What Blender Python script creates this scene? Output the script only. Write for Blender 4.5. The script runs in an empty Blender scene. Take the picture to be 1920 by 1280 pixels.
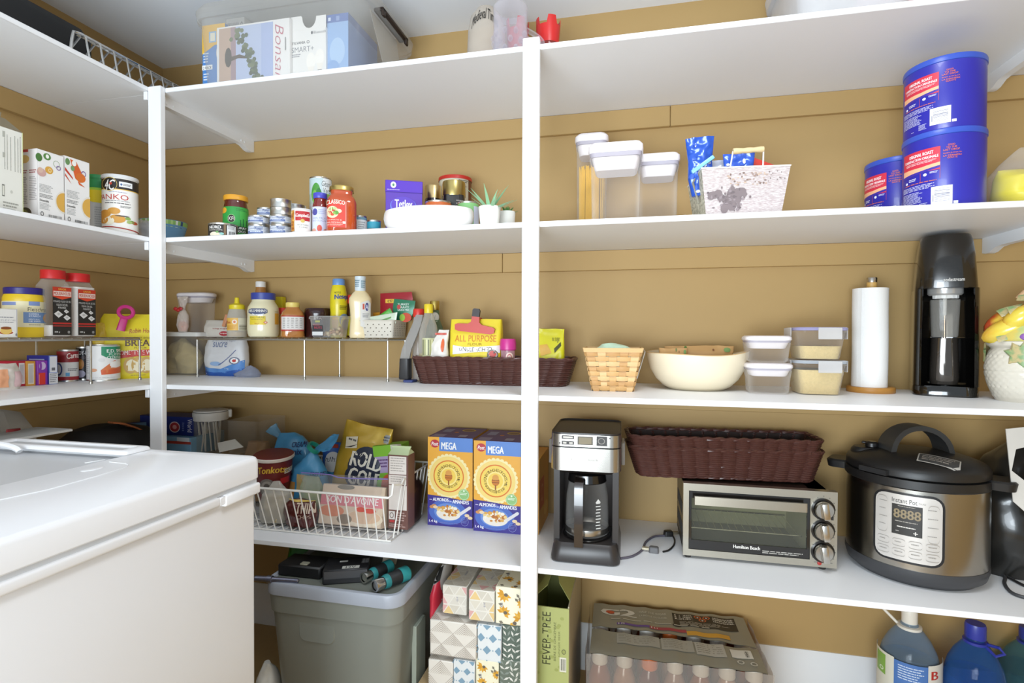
import bpy, bmesh, math, random
from math import sin, cos, pi, atan2, hypot, asin, sqrt, radians
from mathutils import Vector, Matrix, noise
# ------------------------------------------------------------------ camera, world, lights, exposure
SC = bpy.context.scene
FPX, YAW, PITCH, ROLL, CZ = 1008.28, 0.2238, -0.0137, 0.0039, 0.98
_f = Vector((-sin(YAW)*cos(PITCH), cos(YAW)*cos(PITCH), sin(PITCH)))
_r0 = Vector((cos(YAW), sin(YAW), 0)); _u0 = _r0.cross(_f)
_r = cos(ROLL)*_r0 + sin(ROLL)*_u0; _u = -sin(ROLL)*_r0 + cos(ROLL)*_u0
cam = bpy.data.cameras.new('camera'); cam.sensor_width = 36; cam.lens = FPX*36/1920; cam.clip_start = 0.02
camo = bpy.data.objects.new('camera', cam); SC.collection.objects.link(camo)
camo.matrix_world = Matrix.Translation((0, 0, CZ)) @ Matrix((_r, _u, -_f)).transposed().to_4x4()
SC.camera = camo
vs = SC.view_settings; vs.view_transform = 'Standard'; vs.look = 'None'; vs.gamma = 1; vs.use_curve_mapping = False
vs.exposure = 0.26
wd = bpy.data.worlds.new('world'); SC.world = wd; wd.use_nodes = True
bg = wd.node_tree.nodes['Background']; bg.inputs[0].default_value = (0.82, 0.92, 1.0, 1); bg.inputs[1].default_value = 0.62
def area(name, loc, target, sx, sy, power, col=(1, 0.97, 0.92)):
    l = bpy.data.lights.new(name, 'AREA'); l.shape = 'RECTANGLE'; l.size = sx; l.size_y = sy; l.energy = power; l.color = col
    o = bpy.data.objects.new(name, l); SC.collection.objects.link(o); o.location = loc
    o.rotation_euler = (Vector(target) - Vector(loc)).to_track_quat('-Z', 'Y').to_euler()
    return o
area('ceiling_lamp_light', (0.12, 0.62, 1.89), (0.12, 0.66, 0), 0.34, 0.34, 6.5, (0.90, 0.95, 1.0))
area('fill_light_left', (-0.62, -1.0, 0.72), (-0.2, 1.4, 1.25), 1.2, 0.8, 40, (0.82, 0.92, 1.0))  # added unseen fill, not a hall lamp; lifts shelf undersides and left side
area('fill_light_camera', (-0.05, -0.6, 0.86), (0.1, 1.4, 0.9), 0.6, 0.4, 8.5, (0.82, 0.92, 1.0))  # second added fill close to the camera, brightens the shelves from the front

# ------------------------------------------------------------------ pixel <-> place helpers (1920x1280 frame)
def ray(px, py):
    return _f + _r*((px-960)/FPX) - _u*((py-640)/FPX)
def oY(px, py, Y):
    d = ray(px, py); d = d*(Y/d.y); return Vector((d.x, d.y, d.z+CZ))
def oX(px, py, X):
    d = ray(px, py); d = d*(X/d.x); return Vector((d.x, d.y, d.z+CZ))
def oZ(px, py, Z):
    d = ray(px, py); d = d*((Z-CZ)/d.z); return Vector((d.x, d.y, Z))
def Ht(px, py, x, y, dr=0.0):
    d = ray(px, py); return CZ + d.z*(hypot(x, y)-dr)/hypot(d.x, d.y)
def cyl(pl, pr, Y=None, X=None, py=640):
    a, b = ray(pl, py), ray(pr, py); aL, aR = atan2(a.x, a.y), atan2(b.x, b.y)
    am, hf = (aL+aR)/2, (aR-aL)/2
    if Y is not None: hd = Y/cos(am)
    else: hd = X/sin(am)
    return hd*sin(am), hd*cos(am), hd*sin(hf)
def cylb(pl, pr, pb, z):
    a, b = ray(pl, pb), ray(pr, pb); aL, aR = atan2(a.x, a.y), atan2(b.x, b.y)
    am, hf = (aL+aR)/2, (aR-aL)/2
    p = oZ((pl+pr)/2, pb, z); hd = hypot(p.x, p.y)/(1-sin(hf))
    return hd*sin(am), hd*cos(am), hd*sin(hf)
def facing(x, y): return atan2(-x, y)
# ------------------------------------------------------------------ materials
def lin(c): return c/12.92 if c <= 0.04045 else ((c+0.055)/1.055)**2.4
def rgb(h):
    h = h.lstrip('#'); return tuple(lin(int(h[i:i+2], 16)/255) for i in (0, 2, 4))
MATS = {}
def mat(hexc, rough=0.5, metal=0.0, noise_amt=0.05, scale=30.0, bump=0.0, bscale=None, coat=0.0, sss=0.0, emit=0.0, aniso=None, hex2=None, spec=0.5):
    key = (hexc, rough, metal, noise_amt, scale, bump, bscale, coat, sss, emit, aniso, hex2, spec)
    if key in MATS: return MATS[key]
    m = bpy.data.materials.new('paint_'+hexc.lstrip('#')); m.use_nodes = True; nt = m.node_tree; p = nt.nodes['Principled BSDF']
    c = rgb(hexc)
    p.inputs['Roughness'].default_value = rough; p.inputs['Metallic'].default_value = metal
    p.inputs['Coat Weight'].default_value = coat; p.inputs['Specular IOR Level'].default_value = spec
    if sss: p.inputs['Subsurface Weight'].default_value = sss; p.inputs['Subsurface Radius'].default_value = (.01, .008, .006)
    tc = nt.nodes.new('ShaderNodeTexCoord'); nz = nt.nodes.new('ShaderNodeTexNoise'); nz.inputs['Scale'].default_value = scale; nz.inputs['Detail'].default_value = 3
    if aniso:
        mp = nt.nodes.new('ShaderNodeMapping'); mp.inputs['Scale'].default_value = aniso
        nt.links.new(tc.outputs['Object'], mp.inputs['Vector']); nt.links.new(mp.outputs[0], nz.inputs['Vector'])
    else: nt.links.new(tc.outputs['Object'], nz.inputs['Vector'])
    mx = nt.nodes.new('ShaderNodeMix'); mx.data_type = 'RGBA'
    lo = tuple(v*(1-noise_amt) for v in c) if hex2 is None else rgb(hex2)
    mx.inputs[6].default_value = (*lo, 1); mx.inputs[7].default_value = (*(min(1, v*(1+noise_amt)) if hex2 is None else v for v in c), 1)
    nt.links.new(nz.outputs['Fac'], mx.inputs[0]); nt.links.new(mx.outputs[2], p.inputs['Base Color'])
    if hex2:
        rp = nt.nodes.new('ShaderNodeValToRGB'); rp.color_ramp.elements[0].position = .42; rp.color_ramp.elements[1].position = .58
        nt.links.new(nz.outputs['Fac'], rp.inputs[0]); nt.links.new(rp.outputs[0], mx.inputs[0])
    if bump:
        bp = nt.nodes.new('ShaderNodeBump'); bp.inputs['Strength'].default_value = bump; bp.inputs['Distance'].default_value = 0.002
        n2 = nt.nodes.new('ShaderNodeTexNoise'); n2.inputs['Scale'].default_value = bscale or scale; n2.inputs['Detail'].default_value = 4
        nt.links.new(tc.outputs['Object'], n2.inputs['Vector']); nt.links.new(n2.outputs['Fac'], bp.inputs['Height']); nt.links.new(bp.outputs[0], p.inputs['Normal'])
    if emit:
        p.inputs['Emission Color'].default_value = (*c, 1); p.inputs['Emission Strength'].default_value = emit
    MATS[key] = m; return m
def clear(tint='f4f4f4', body='ffffff', base=0.08, edge=0.5, rough=0.08, blend=0.35):
    key = ('clear', tint, body, base, edge, rough, blend)
    if key in MATS: return MATS[key]
    m = bpy.data.materials.new('clear_'+tint); m.use_nodes = True; nt = m.node_tree; p = nt.nodes['Principled BSDF']; out = nt.nodes['Material Output']
    p.inputs['Base Color'].default_value = (*rgb(body), 1); p.inputs['Roughness'].default_value = rough
    tr = nt.nodes.new('ShaderNodeBsdfTransparent'); tr.inputs[0].default_value = (*rgb(tint), 1)
    lw = nt.nodes.new('ShaderNodeLayerWeight'); lw.inputs['Blend'].default_value = blend
    tc = nt.nodes.new('ShaderNodeTexCoord'); nz = nt.nodes.new('ShaderNodeTexNoise'); nz.inputs['Scale'].default_value = 18
    nt.links.new(tc.outputs['Object'], nz.inputs['Vector'])
    ma = nt.nodes.new('ShaderNodeMath'); ma.operation = 'MULTIPLY_ADD'; ma.inputs[1].default_value = edge; ma.inputs[2].default_value = base
    m2 = nt.nodes.new('ShaderNodeMath'); m2.operation = 'MULTIPLY_ADD'; m2.inputs[1].default_value = base*0.3
    nt.links.new(lw.outputs['Facing'], ma.inputs[0]); nt.links.new(nz.outputs['Fac'], m2.inputs[0]); nt.links.new(ma.outputs[0], m2.inputs[2]); m2.use_clamp = True
    mx = nt.nodes.new('ShaderNodeMixShader')
    nt.links.new(m2.outputs[0], mx.inputs[0]); nt.links.new(tr.outputs[0], mx.inputs[1]); nt.links.new(p.outputs[0], mx.inputs[2]); nt.links.new(mx.outputs[0], out.inputs[0])
    MATS[key] = m; return m
def metal(hexc='c8c8c6', rough=0.28, aniso=None, amt=0.12, scale=60): return mat(hexc, rough, 1.0, amt, scale, aniso=aniso)
def ink(hexc, rough=0.45): return mat(hexc, rough, 0, 0.03, 50)
# ------------------------------------------------------------------ objects
def thing(name, label, cat, x=0, y=0, z=0, rz=0, group=None):
    o = bpy.data.objects.new(name, None); o.empty_display_size = .05; SC.collection.objects.link(o)
    o.location = (x, y, z); o.rotation_euler = (0, 0, rz); o['label'] = label; o['category'] = cat
    if group: o['group'] = group
    return o
def tag(o, label, cat, group=None):
    o['label'] = label; o['category'] = cat
    if group: o['group'] = group
    return o
def dup(t, label=None, loc=None, rz=None):
    c = t.copy(); SC.collection.objects.link(c)
    if loc is not None: c.location = loc
    if rz is not None: c.rotation_euler = (0, 0, rz)
    if label: c['label'] = label
    for ch in t.children:
        d = ch.copy(); SC.collection.objects.link(d); d.parent = c
        for g2 in ch.children:
            e = g2.copy(); SC.collection.objects.link(e); e.parent = d
    return c
# ------------------------------------------------------------------ geometry builder
def rr(w, d, r, k=4, cx=0, cy=0):
    r = min(r, w/2-1e-5, d/2-1e-5); pts = []
    for (sx, sy, a0) in ((1, -1, -pi/2), (1, 1, 0), (-1, 1, pi/2), (-1, -1, pi)):
        for i in range(k+1):
            a = a0 + (pi/2)*i/k
            pts.append((cx+sx*(w/2-r)+r*cos(a), cy+sy*(d/2-r)+r*sin(a)))
    return pts
def sup(w, d, n=28, e=2.6, cx=0, cy=0):
    out = []
    for i in range(n):
        a = 2*pi*i/n - pi/2 + pi/n*0
        c, s = cos(a), sin(a)
        out.append((cx+w/2*math.copysign(abs(c)**(2/e), c), cy+d/2*math.copysign(abs(s)**(2/e), s)))
    return out
class G:
    def __init__(s): s.v = []; s.f = []; s.fm = []; s.fs = []; s.mats = []
    def mi(s, m):
        if m not in s.mats: s.mats.append(m)
        return s.mats.index(m)
    def add(s, vv, ff, m, smooth=True, M=None):
        b = len(s.v); k = s.mi(m)
        for p in vv:
            p = Vector(p)
            if M is not None: p = M @ p
            s.v.append(p)
        for f in ff: s.f.append([b+i for i in f]); s.fm.append(k); s.fs.append(smooth)
        return s
    def box(s, x0, y0, z0, x1, y1, z1, m, bev=0.0, seg=1, M=None):
        if bev <= 0:
            vv = [(x, y, z) for z in (z0, z1) for (x, y) in ((x0, y0), (x1, y0), (x1, y1), (x0, y1))]
            ff = [(3, 2, 1, 0), (4, 5, 6, 7), (0, 1, 5, 4), (1, 2, 6, 5), (2, 3, 7, 6), (3, 0, 4, 7)]
            return s.add(vv, ff, m, False, M)
        bm = bmesh.new(); bmesh.ops.create_cube(bm, size=1)
        for v in bm.verts: v.co = Vector(((x0+x1)/2+v.co.x*(x1-x0), (y0+y1)/2+v.co.y*(y1-y0), (z0+z1)/2+v.co.z*(z1-z0)))
        bmesh.ops.bevel(bm, geom=bm.edges[:], offset=bev, segments=seg, profile=.5, affect='EDGES')
        bm.verts.index_update(); vv = [v.co.copy() for v in bm.verts]; ff = [[v.index for v in f.verts] for f in bm.faces]; bm.free()
        return s.add(vv, ff, m, True, M)
    def loft(s, secs, m, cap0=True, cap1=True, smooth=True, M=None, closed=True):
        n = len(secs[0]); vv = [p for sec in secs for p in sec]; ff = []
        for j in range(len(secs)-1):
            for i in range(n if closed else n-1):
                a = j*n+i; b = j*n+(i+1) % n
                ff.append((a, b, b+n, a+n))
        if cap0: ff.append(tuple(range(n-1, -1, -1)))
        if cap1: ff.append(tuple((len(secs)-1)*n+i for i in range(n)))
        return s.add(vv, ff, m, smooth, M)
    def rbox(s, secs, m, k=4, cap0=True, cap1=True, M=None):
        # secs: (z, w, d, r[, cx, cy])
        L = []
        for q in secs:
            cx, cy = (q[4], q[5]) if len(q) > 4 else (0, 0)
            L.append([(x, y, q[0]) for x, y in rr(q[1], q[2], q[3], k, cx, cy)])
        return s.loft(L, m, cap0, cap1, True, M)
    def lathe(s, prof, m, n=32, M=None, sx=1, sy=1, cap0=True, cap1=True):
        secs = [[(sx*r*cos(2*pi*i/n), sy*r*sin(2*pi*i/n), z) for i in range(n)] for r, z in prof]
        return s.loft(secs, m, cap0, cap1, True, M)
    def tube(s, pts, r, m, n=6, closed=False, M=None):
        P = [Vector(p) for p in pts]; N = len(P); secs = []
        up = Vector((0, 0, 1)); prev = None
        for i in range(N):
            a = P[(i-1) % N] if closed or i else P[0]; b = P[(i+1) % N] if closed or i < N-1 else P[-1]
            t = (b-a).normalized()
            if prev is None: nx = t.cross(up if abs(t.z) < .95 else Vector((1, 0, 0))).normalized()
            else:
                nx = (prev - t*prev.dot(t))
                nx = nx.normalized() if nx.length > 1e-6 else t.cross(up).normalized()
            prev = nx; ny = t.cross(nx); rad = r[i] if isinstance(r, (list, tuple)) else r
            secs.append([P[i]+nx*rad*cos(2*pi*k/n)+ny*rad*sin(2*pi*k/n) for k in range(n)])
        if closed: secs.append(secs[0])
        return s.loft(secs, m, not closed, not closed, True, M)
    def prism(s, out, y0, y1, m, smooth=False, M=None):
        n = len(out); vv = [(x, y0, z) for x, z in out]+[(x, y1, z) for x, z in out]
        ff = [tuple(range(n)), tuple(range(2*n-1, n-1, -1))]+[(i, i+n, (i+1) % n+n, (i+1) % n) for i in range(n)]
        return s.add(vv, ff, m, smooth, M)
    def grid(s, fn, nu, nv, m, smooth=True, M=None):
        vv = [fn(i/nu, j/nv) for j in range(nv+1) for i in range(nu+1)]
        ff = [(j*(nu+1)+i, j*(nu+1)+i+1, (j+1)*(nu+1)+i+1, (j+1)*(nu+1)+i) for j in range(nv) for i in range(nu)]
        return s.add(vv, ff, m, smooth, M)
    def ball(s, c, rx, ry, rz, m, n=12, k=8, M=None):
        secs = [[(c[0]+rx*sin(pi*j/k)*cos(2*pi*i/n), c[1]+ry*sin(pi*j/k)*sin(2*pi*i/n), c[2]-rz*cos(pi*j/k)) for i in range(n)] for j in range(k+1)]
        return s.loft(secs, m, False, False, True, M)
    def obj(s, name, parent=None, ang=38, kind=None, label=None):
        me = bpy.data.meshes.new(name); me.from_pydata([tuple(v) for v in s.v], [], s.f)
        for m in s.mats: me.materials.append(m)
        me.polygons.foreach_set('material_index', s.fm); me.polygons.foreach_set('use_smooth', s.fs)
        bm = bmesh.new(); bm.from_mesh(me); bmesh.ops.remove_doubles(bm, verts=bm.verts, dist=1e-6); bmesh.ops.recalc_face_normals(bm, faces=bm.faces); bm.to_mesh(me); bm.free()
        me.set_sharp_from_angle(angle=radians(ang)); me.update()
        o = bpy.data.objects.new(name, me); SC.collection.objects.link(o)
        if parent is not None: o.parent = parent
        if kind: o['kind'] = kind
        if label: o['label'] = label
        return o
# ------------------------------------------------------------------ flat print (labels, lettering)
_TX = {}
def textmesh(t, bold):
    k = (t, round(max(-.02, bold), 4))
    if k not in _TX:
        cu = bpy.data.curves.new('t', 'FONT'); cu.body = t; cu.size = 1; cu.resolution_u = 2; cu.offset = min(0, bold); cu.fill_mode = 'FRONT'
        o = bpy.data.objects.new('t', cu); m = o.to_mesh()
        V = [(v.co.x, v.co.y) for v in m.vertices]; F = [tuple(p.vertices) for p in m.polygons]; nV, nF = len(V), list(F)
        if False:
            for dx, dy in ((bold, 0), (bold*.5, bold*.5), (bold*.5, -bold*.5)):
                F = F+[tuple(i+len(V) for i in f) for f in nF]; V = V+[(x+dx, y+dy) for x, y in V[:nV]]
        _TX[k] = (V, F)
        o.to_mesh_clear(); bpy.data.objects.remove(o); bpy.data.curves.remove(cu)
    return _TX[k]
class Print:
    """flat print on a surface; u runs 0..1 left to right, t runs 0..1 top to bottom"""
    def __init__(s, cu, cv, mp, step=None, rough=.45, off=3e-4):
        s.cu, s.cv, s.mp, s.step, s.rough, s.off = cu, (lambda t: cv(max(0.0, min(1.0, t)))), mp, step, rough, off; s.items = []; s.L = 0; s.hold = False
    def _add(s, vv, ff, col):
        s.items.append((vv, ff, col, s.L))
        if not s.hold: s.L += 1
        return s
    def _end(s): s.hold = False; s.L += 1; return s
    def rect(s, u0, t0, u1, t1, col):
        a, b, c, d = s.cu(u0), s.cu(u1), s.cv(t0), s.cv(t1)
        return s._add([(a, d), (b, d), (b, c), (a, c)], [(0, 1, 2, 3)], col)
    def poly(s, pts, col): return s._add([(s.cu(u), s.cv(t)) for u, t in pts], [tuple(range(len(pts)))], col)
    def ell(s, u, t, ru, rt, col, n=22, a0=0, a1=360):
        if a1-a0 >= 360: pts = [(u+ru*cos(2*pi*i/n), t+rt*sin(2*pi*i/n)) for i in range(n)]
        else: pts = [(u+ru*cos(radians(a0+(a1-a0)*i/n)), t+rt*sin(radians(a0+(a1-a0)*i/n))) for i in range(n+1)]
        return s.poly(pts, col)
    def ring(s, u, t, ru, rt, w, col, n=28):
        vv = []; ff = []
        for i in range(n):
            a = 2*pi*i/n
            for q in (1, 1-w): vv.append((s.cu(u+ru*q*cos(a)), s.cv(t+rt*q*sin(a))))
        for i in range(n): j = (i+1) % n; ff.append((2*i, 2*j, 2*j+1, 2*i+1))
        return s._add(vv, ff, col)
    def text(s, t, u0, t0, u1, t1, col, bold=0.0, rot=0, shear=0.0, curve=0.0):
        vv, ff = textmesh(t, min(bold*1.3, .05))
        if not vv: return s
        vv = [(x+shear*y, y) for x, y in vv]
        if rot:
            c, q = cos(radians(rot)), sin(radians(rot)); vv = [(x*c-y*q, x*q+y*c) for x, y in vv]
        x0, x1 = min(v[0] for v in vv), max(v[0] for v in vv); y0, y1 = min(v[1] for v in vv), max(v[1] for v in vv)
        a, b, lo, hi = s.cu(u0), s.cu(u1), s.cv(t1), s.cv(t0)
        kx, ky = (b-a)/max(1e-6, x1-x0), (hi-lo)/max(1e-6, y1-y0)
        out = []
        for x, y in vv:
            X = a+(x-x0)*kx; q = (x-x0)/max(1e-6, x1-x0)*2-1
            out.append((X, lo+(y-y0)*ky + curve*(hi-lo)*(1-q*q)))
        s._add(out, ff, col)
        if bold > .012:
            for dx in (bold*.9, -bold*.9): s._add([(X+dx*kx, Y) for X, Y in out], ff, col)
        return s
    def tlines(s, lst, u0, t0, u1, t1, col, bold=0.0, gap=.25, shear=0.0, fit=True):
        n = len(lst); h = (t1-t0)/n; mx = max(len(q) for q in lst)
        for i, q in enumerate(lst):
            w = (u1-u0)*(1 if fit else len(q)/mx); c = (u0+u1)/2
            s.text(q, c-w/2, t0+i*h, c+w/2, t0+(i+1)*h-h*gap, col, bold, 0, shear)
        return s
    def lines(s, u0, t0, u1, t1, n, col, seed=0, fill=.5, align='l'):
        R = random.Random(seed); h = (t1-t0)/n; s.hold = True
        for i in range(n):
            w = (u1-u0)*R.uniform(.72, 1); a = u0 if align == 'l' else (u0+u1-w)/2
            q = a
            while q < a+w-1e-6:
                e = min(a+w, q+(u1-u0)*R.uniform(.06, .2)); s.rect(q, t0+i*h, e, t0+i*h+h*fill, col); q = e+(u1-u0)*.022
        return s._end()
    def bars(s, u0, t0, u1, t1, col='222222', seed=1, vertical=True, n=16):
        R = random.Random(seed); s.hold = True
        for i in range(n):
            a = i/n; w = R.choice((.25, .45, .7))/n
            if vertical: s.rect(u0+(u1-u0)*a, t0, u0+(u1-u0)*(a+w), t1, col)
            else: s.rect(u0, t0+(t1-t0)*a, u1, t0+(t1-t0)*(a+w), col)
        return s._end()
    def arc(s, txt, u, t, ru, rt, a0, a1, h, col, bold=0.02, inward=False):
        # letters along an ellipse, angles in degrees clockwise from the top
        bold = min(bold*1.3, .05); ws = []; s.hold = True
        for ch in txt:
            q = textmesh(ch, bold)[0]; ws.append((max(v[0] for v in q)-min(v[0] for v in q)+.1) if q else .32)
        tot = sum(ws); pos = 0
        for ch, w_ in zip(txt, ws):
            c_ = pos+w_/2; pos += w_
            if ch == ' ': continue
            vv, ff = textmesh(ch, bold); a = radians(a0+(a1-a0)*c_/tot)
            xm = (min(v[0] for v in vv)+max(v[0] for v in vv))/2
            cx, cy = s.cu(u+ru*sin(a)), s.cv(t-rt*cos(a)); k = h; th = -a + (pi if inward else 0)
            out = [(cx+((x-xm)*cos(th)-(y-.35)*sin(th))*k, cy+((x-xm)*sin(th)+(y-.35)*cos(th))*k) for x, y in vv]
            s._add(out, ff, col)
        return s._end()
    def obj(s, name='printed_label', parent=None, label=None):
        g = G()
        for vv, ff, col, k in s.items:
            off = s.off + k*1.3e-5
            if s.step:
                bm = bmesh.new(); V = [bm.verts.new((x, y, 0)) for x, y in vv]
                for f in ff:
                    try: bm.faces.new([V[i] for i in f])
                    except ValueError: pass
                for ax in range(2):
                    st = s.step[ax]
                    if not st: continue
                    lo, hi = min(v[ax] for v in vv), max(v[ax] for v in vv)
                    q = math.floor(lo/st)+1
                    while q*st < hi-1e-7:
                        no = (1, 0, 0) if ax == 0 else (0, 1, 0)
                        bmesh.ops.bisect_plane(bm, geom=bm.verts[:]+bm.edges[:]+bm.faces[:], plane_co=Vector(no)*q*st, plane_no=no)
                        q += 1
                bm.verts.index_update(); vv = [(v.co.x, v.co.y) for v in bm.verts]; ff = [[v.index for v in f.verts] for f in bm.faces]; bm.free()
            g.add([s.mp(x, y, off) for x, y in vv], ff, ink(col, s.rough), s.step is not None)
        me = bpy.data.meshes.new(name); me.from_pydata([tuple(v) for v in g.v], [], g.f)
        for m in g.mats: me.materials.append(m)
        me.polygons.foreach_set('material_index', g.fm); me.polygons.foreach_set('use_smooth', g.fs); me.update()
        o = bpy.data.objects.new(name, me); SC.collection.objects.link(o); o.parent = parent
        if label: o['label'] = label
        return o
def pflat(W, H, y, z0=0, **k): return Print(lambda u: (u-.5)*W, lambda t: z0+H*(1-t), lambda a, b, o: (a, y-o, b), **k)
def pside(D, H, x, z0=0, sgn=1, yc=0, **k):    # a face looking to +x (sgn 1) or -x (sgn -1); u left to right as seen
    return Print(lambda u: (u-.5)*D, lambda t: z0+H*(1-t), lambda a, b, o: (x+sgn*o, yc+sgn*a, b), **k)
def ptop(W, D, z, **k): return Print(lambda u: (u-.5)*W, lambda t: (.5-t)*D, lambda a, b, o: (a, b, z+o), **k)
def pcyl(r, z0, z1, prof=None, st=.14, **k):
    cl = lambda q: max(-1, min(1, q))
    R = prof or (lambda z: r)
    return Print(lambda u: asin(cl(2*u-1))*r if 0 <= u <= 1 else (pi/2 if u > 1 else -pi/2)*r + (u-1 if u > 1 else u)*2*r, lambda t: z1-(z1-z0)*t,
                 lambda a, b, o: ((R(b)+o)*sin(a/r), -(R(b)+o)*cos(a/r), b), step=(r*st, (z1-z0)/10 if prof else None), **k)
class Bag:
    """soft bag: sections (z, w, d[, dx, dy]); wrinkles as a sideways displacement shared by its print"""
    def __init__(s, secs, e=3.0, amp=.004, fr=22, seed=1, n=56, sub=8):
        s.e, s.amp, s.fr, s.seed, s.n = e, amp, fr, seed, n
        s.secs = [tuple(q)+(0,)*(5-len(q)) for q in secs]; s.sub = sub
    def at(s, z):
        S = s.secs
        if z <= S[0][0]: return S[0]
        for a, b in zip(S, S[1:]):
            if z <= b[0]:
                k = (z-a[0])/(b[0]-a[0]); k2 = k
                return tuple(a[i]*(1-k2)+b[i]*k2 for i in range(5))
        return S[-1]
    def dis(s, x, z): return s.amp*noise.noise(Vector((x*s.fr, s.seed*7.3, z*s.fr*.7))) + s.amp*.5*noise.noise(Vector((x*s.fr*2.3, s.seed*3.1, z*s.fr*2)))
    def body(s, m, g=None):
        g = g or G(); L = []
        Z = []
        for a, b in zip(s.secs, s.secs[1:]): Z += [a[0]+(b[0]-a[0])*i/s.sub for i in range(s.sub)]
        Z.append(s.secs[-1][0])
        for z in Z:
            q = s.at(z); L.append([(x, y+s.dis(x, z), z+s.amp*.6*noise.noise(Vector((x*s.fr, 5.5+s.seed, 0)))*(z-Z[0])/(Z[-1]-Z[0])) for x, y in sup(q[1], q[2], s.n, s.e, q[3], q[4])])
        return g.loft(L, m)
    def front(s, x, z, o):
        q = s.at(z); k = min(.995, abs((x-q[3])/(q[1]/2)))
        return (x, q[4]-q[2]/2*(1-k**s.e)**(1/s.e)-o+s.dis(x, z), z)
    def pr(s, W, z0, z1, **k):
        H = z1-z0
        return Print(lambda u: (u-.5)*W, lambda t: z1-H*t, lambda a, b, o: s.front(a, b, o+.0009+s.amp*.13), step=(W/26, H/24), **k)
# ------------------------------------------------------------------ the setting
Z5, Z4, Z3, Z2, TH = 1.632, 1.2347, 0.8411, 0.4478, 0.0125
YF, YB, XF, XL, XR, ZC = 1.2, 1.581, -1.262, -1.621, 1.36, 1.9065
YT = YB-.014      # face of the painted battens
WALL = mat('b4945f', .62, 0, .035, 3.0, bump=.06, bscale=220)
WHITE = mat('eff0f2', .42, 0, .012, 6, bump=.03, bscale=90)
CEIL = mat('eff1f4', .8, 0, .01, 4)
FLOORM = mat('b3925f', .7, 0, .08, 14, bump=.2, bscale=300)
def structure(g, name, **k):
    o = g.obj(name, **k); o['kind'] = 'structure'; return o
structure(G().box(XL-.1, YB, -.05, XR+.1, YB+.1, ZC+.05, WALL), 'wall_back')
structure(G().box(XL-.1, -.6, -.05, XL, YB, ZC+.05, WALL), 'wall_left')
structure(G().box(XR, -.6, -.05, XR+.1, YB, ZC+.05, WALL), 'wall_right')
structure(G().box(XL-.1, -.3, -.1, XR+1.2, YB+.1, 0, FLOORM), 'floor')
structure(G().box(XL-.1, -.3, ZC, XR+1.2, YB+.1, ZC+.1, CEIL), 'ceiling')
bbm = mat('eeeeee', .35, 0, .01)
prof = [(0, 0), (-.014, 0), (-.014, .085), (-.0105, .092), (-.0105, .103), (-.006, .110), (-.006, .122), (-.003, .129), (-.003, .133), (0, .133)]
g = G(); g.loft([[(XL, YB+y, z) for y, z in prof], [(XR, YB+y, z) for y, z in prof]], bbm, smooth=False); structure(g, 'baseboard_back')
g = G(); g.loft([[(XL-y, -1.5, z) for y, z in prof], [(XL-y, YB-.014, z) for y, z in prof]], bbm, smooth=False); structure(g, 'baseboard_left')
# painted battens under every shelf, with the joints the photo shows
k = 0
J = {Z5: oY(1257, 205, YT).x, Z4: oY(942, 490, YT).x}
for zz in (Z5, Z4, Z3, Z2):
    z1 = zz-TH; z0 = z1-.0575
    segs = [(XL+.014, J[zz]-.0006), (J[zz]+.0006, XR)] if zz in J else [(XL+.014, XR)]
    for a, b in segs:
        k += 1; structure(G().box(a, YT, z0, b, YB, z1-.0005, WALL, .0012), 'trim_%d' % k)
    k += 1; structure(G().box(XL, -.6, z0, XL+.014, YB, z1-.0005, WALL, .0012), 'trim_%d' % k)
# shelves: boards with the support rails below them
names = {Z5: 'topmost', Z4: 'second', Z3: 'third', Z2: 'lowest'}
whats = {Z5: 'above the canned food', Z4: 'holding the jars and blue coffee tubs', Z3: 'holding the wire racks and the paper towel', Z2: 'holding the toaster oven and cereal boxes'}
whatl = {Z5: 'with a chrome rack lying on it', Z4: 'holding the soup cartons', Z3: 'holding the red-lidded salt jars', Z2: 'behind the big appliance'}
XRAIL = oY(1849, 450, YT).x
for zz in (Z5, Z4, Z3, Z2):
    t = thing('wall_shelf', 'white shelf board on the back wall, '+whats[zz], 'shelf', 0, YF, zz-TH, 0, 'shelf boards on the back wall')
    G().box(XL, 0, 0, XR, YB-YF-.0003, TH, WHITE, .0012).obj('board', t)
    for xr, w in ((-1.2505, .018), (XRAIL, .018)):
        L = YT-YF
        out = [(0, 0), (0, -.027), (L-.075, -.027), (L-.05, -.029), (L-.03, -.038), (L-.015, -.040), (L-.001, -.037), (L-.001, 0)]
        g = G(); g.prism([(y, z) for y, z in out], -w/2, w/2, WHITE, M=Matrix.Translation((xr, 0, 0)) @ Matrix.Rotation(pi/2, 4, 'Z'))
        for yy in (.02, .045, L-.06, L-.045): g.lathe([(.0035, 0), (.0035, .001), (.0015, .0016)], WHITE, 8, M=Matrix.Translation((xr+w/2, yy, -.018)) @ Matrix.Rotation(pi/2, 4, 'Y'))
        g.obj('support_rail', t)
    t = thing('wall_shelf', 'white shelf board on the left wall, '+whatl[zz], 'shelf', XF, 0, zz-TH, 0, 'shelf boards on the left wall')
    G().box(XL-XF+.0003, -.6, 0, 0, YF-.0003, TH, WHITE, .0012).obj('board', t)
    G().box(-.013, YF-.018, -.022, -.001, YF-.001, -.0003, WHITE, .001).obj('support_block', t)
t = thing('shelf_post', 'white painted wooden post at the inner corner of the shelves', 'post', XF+.02, YF-.008, 0)
G().box(-.02, -.0085, 0, .02, .0075, Z5, WHITE, .0015).obj('upright', t)
t = thing('shelf_post', 'white painted wooden post in front of the back shelves, left of the coffee maker', 'post', -.229, YF-.008, 0)
G().box(-.019, -.0075, 0, .019, .0075, Z5+.009, WHITE, .0015).obj('upright', t)
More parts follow.
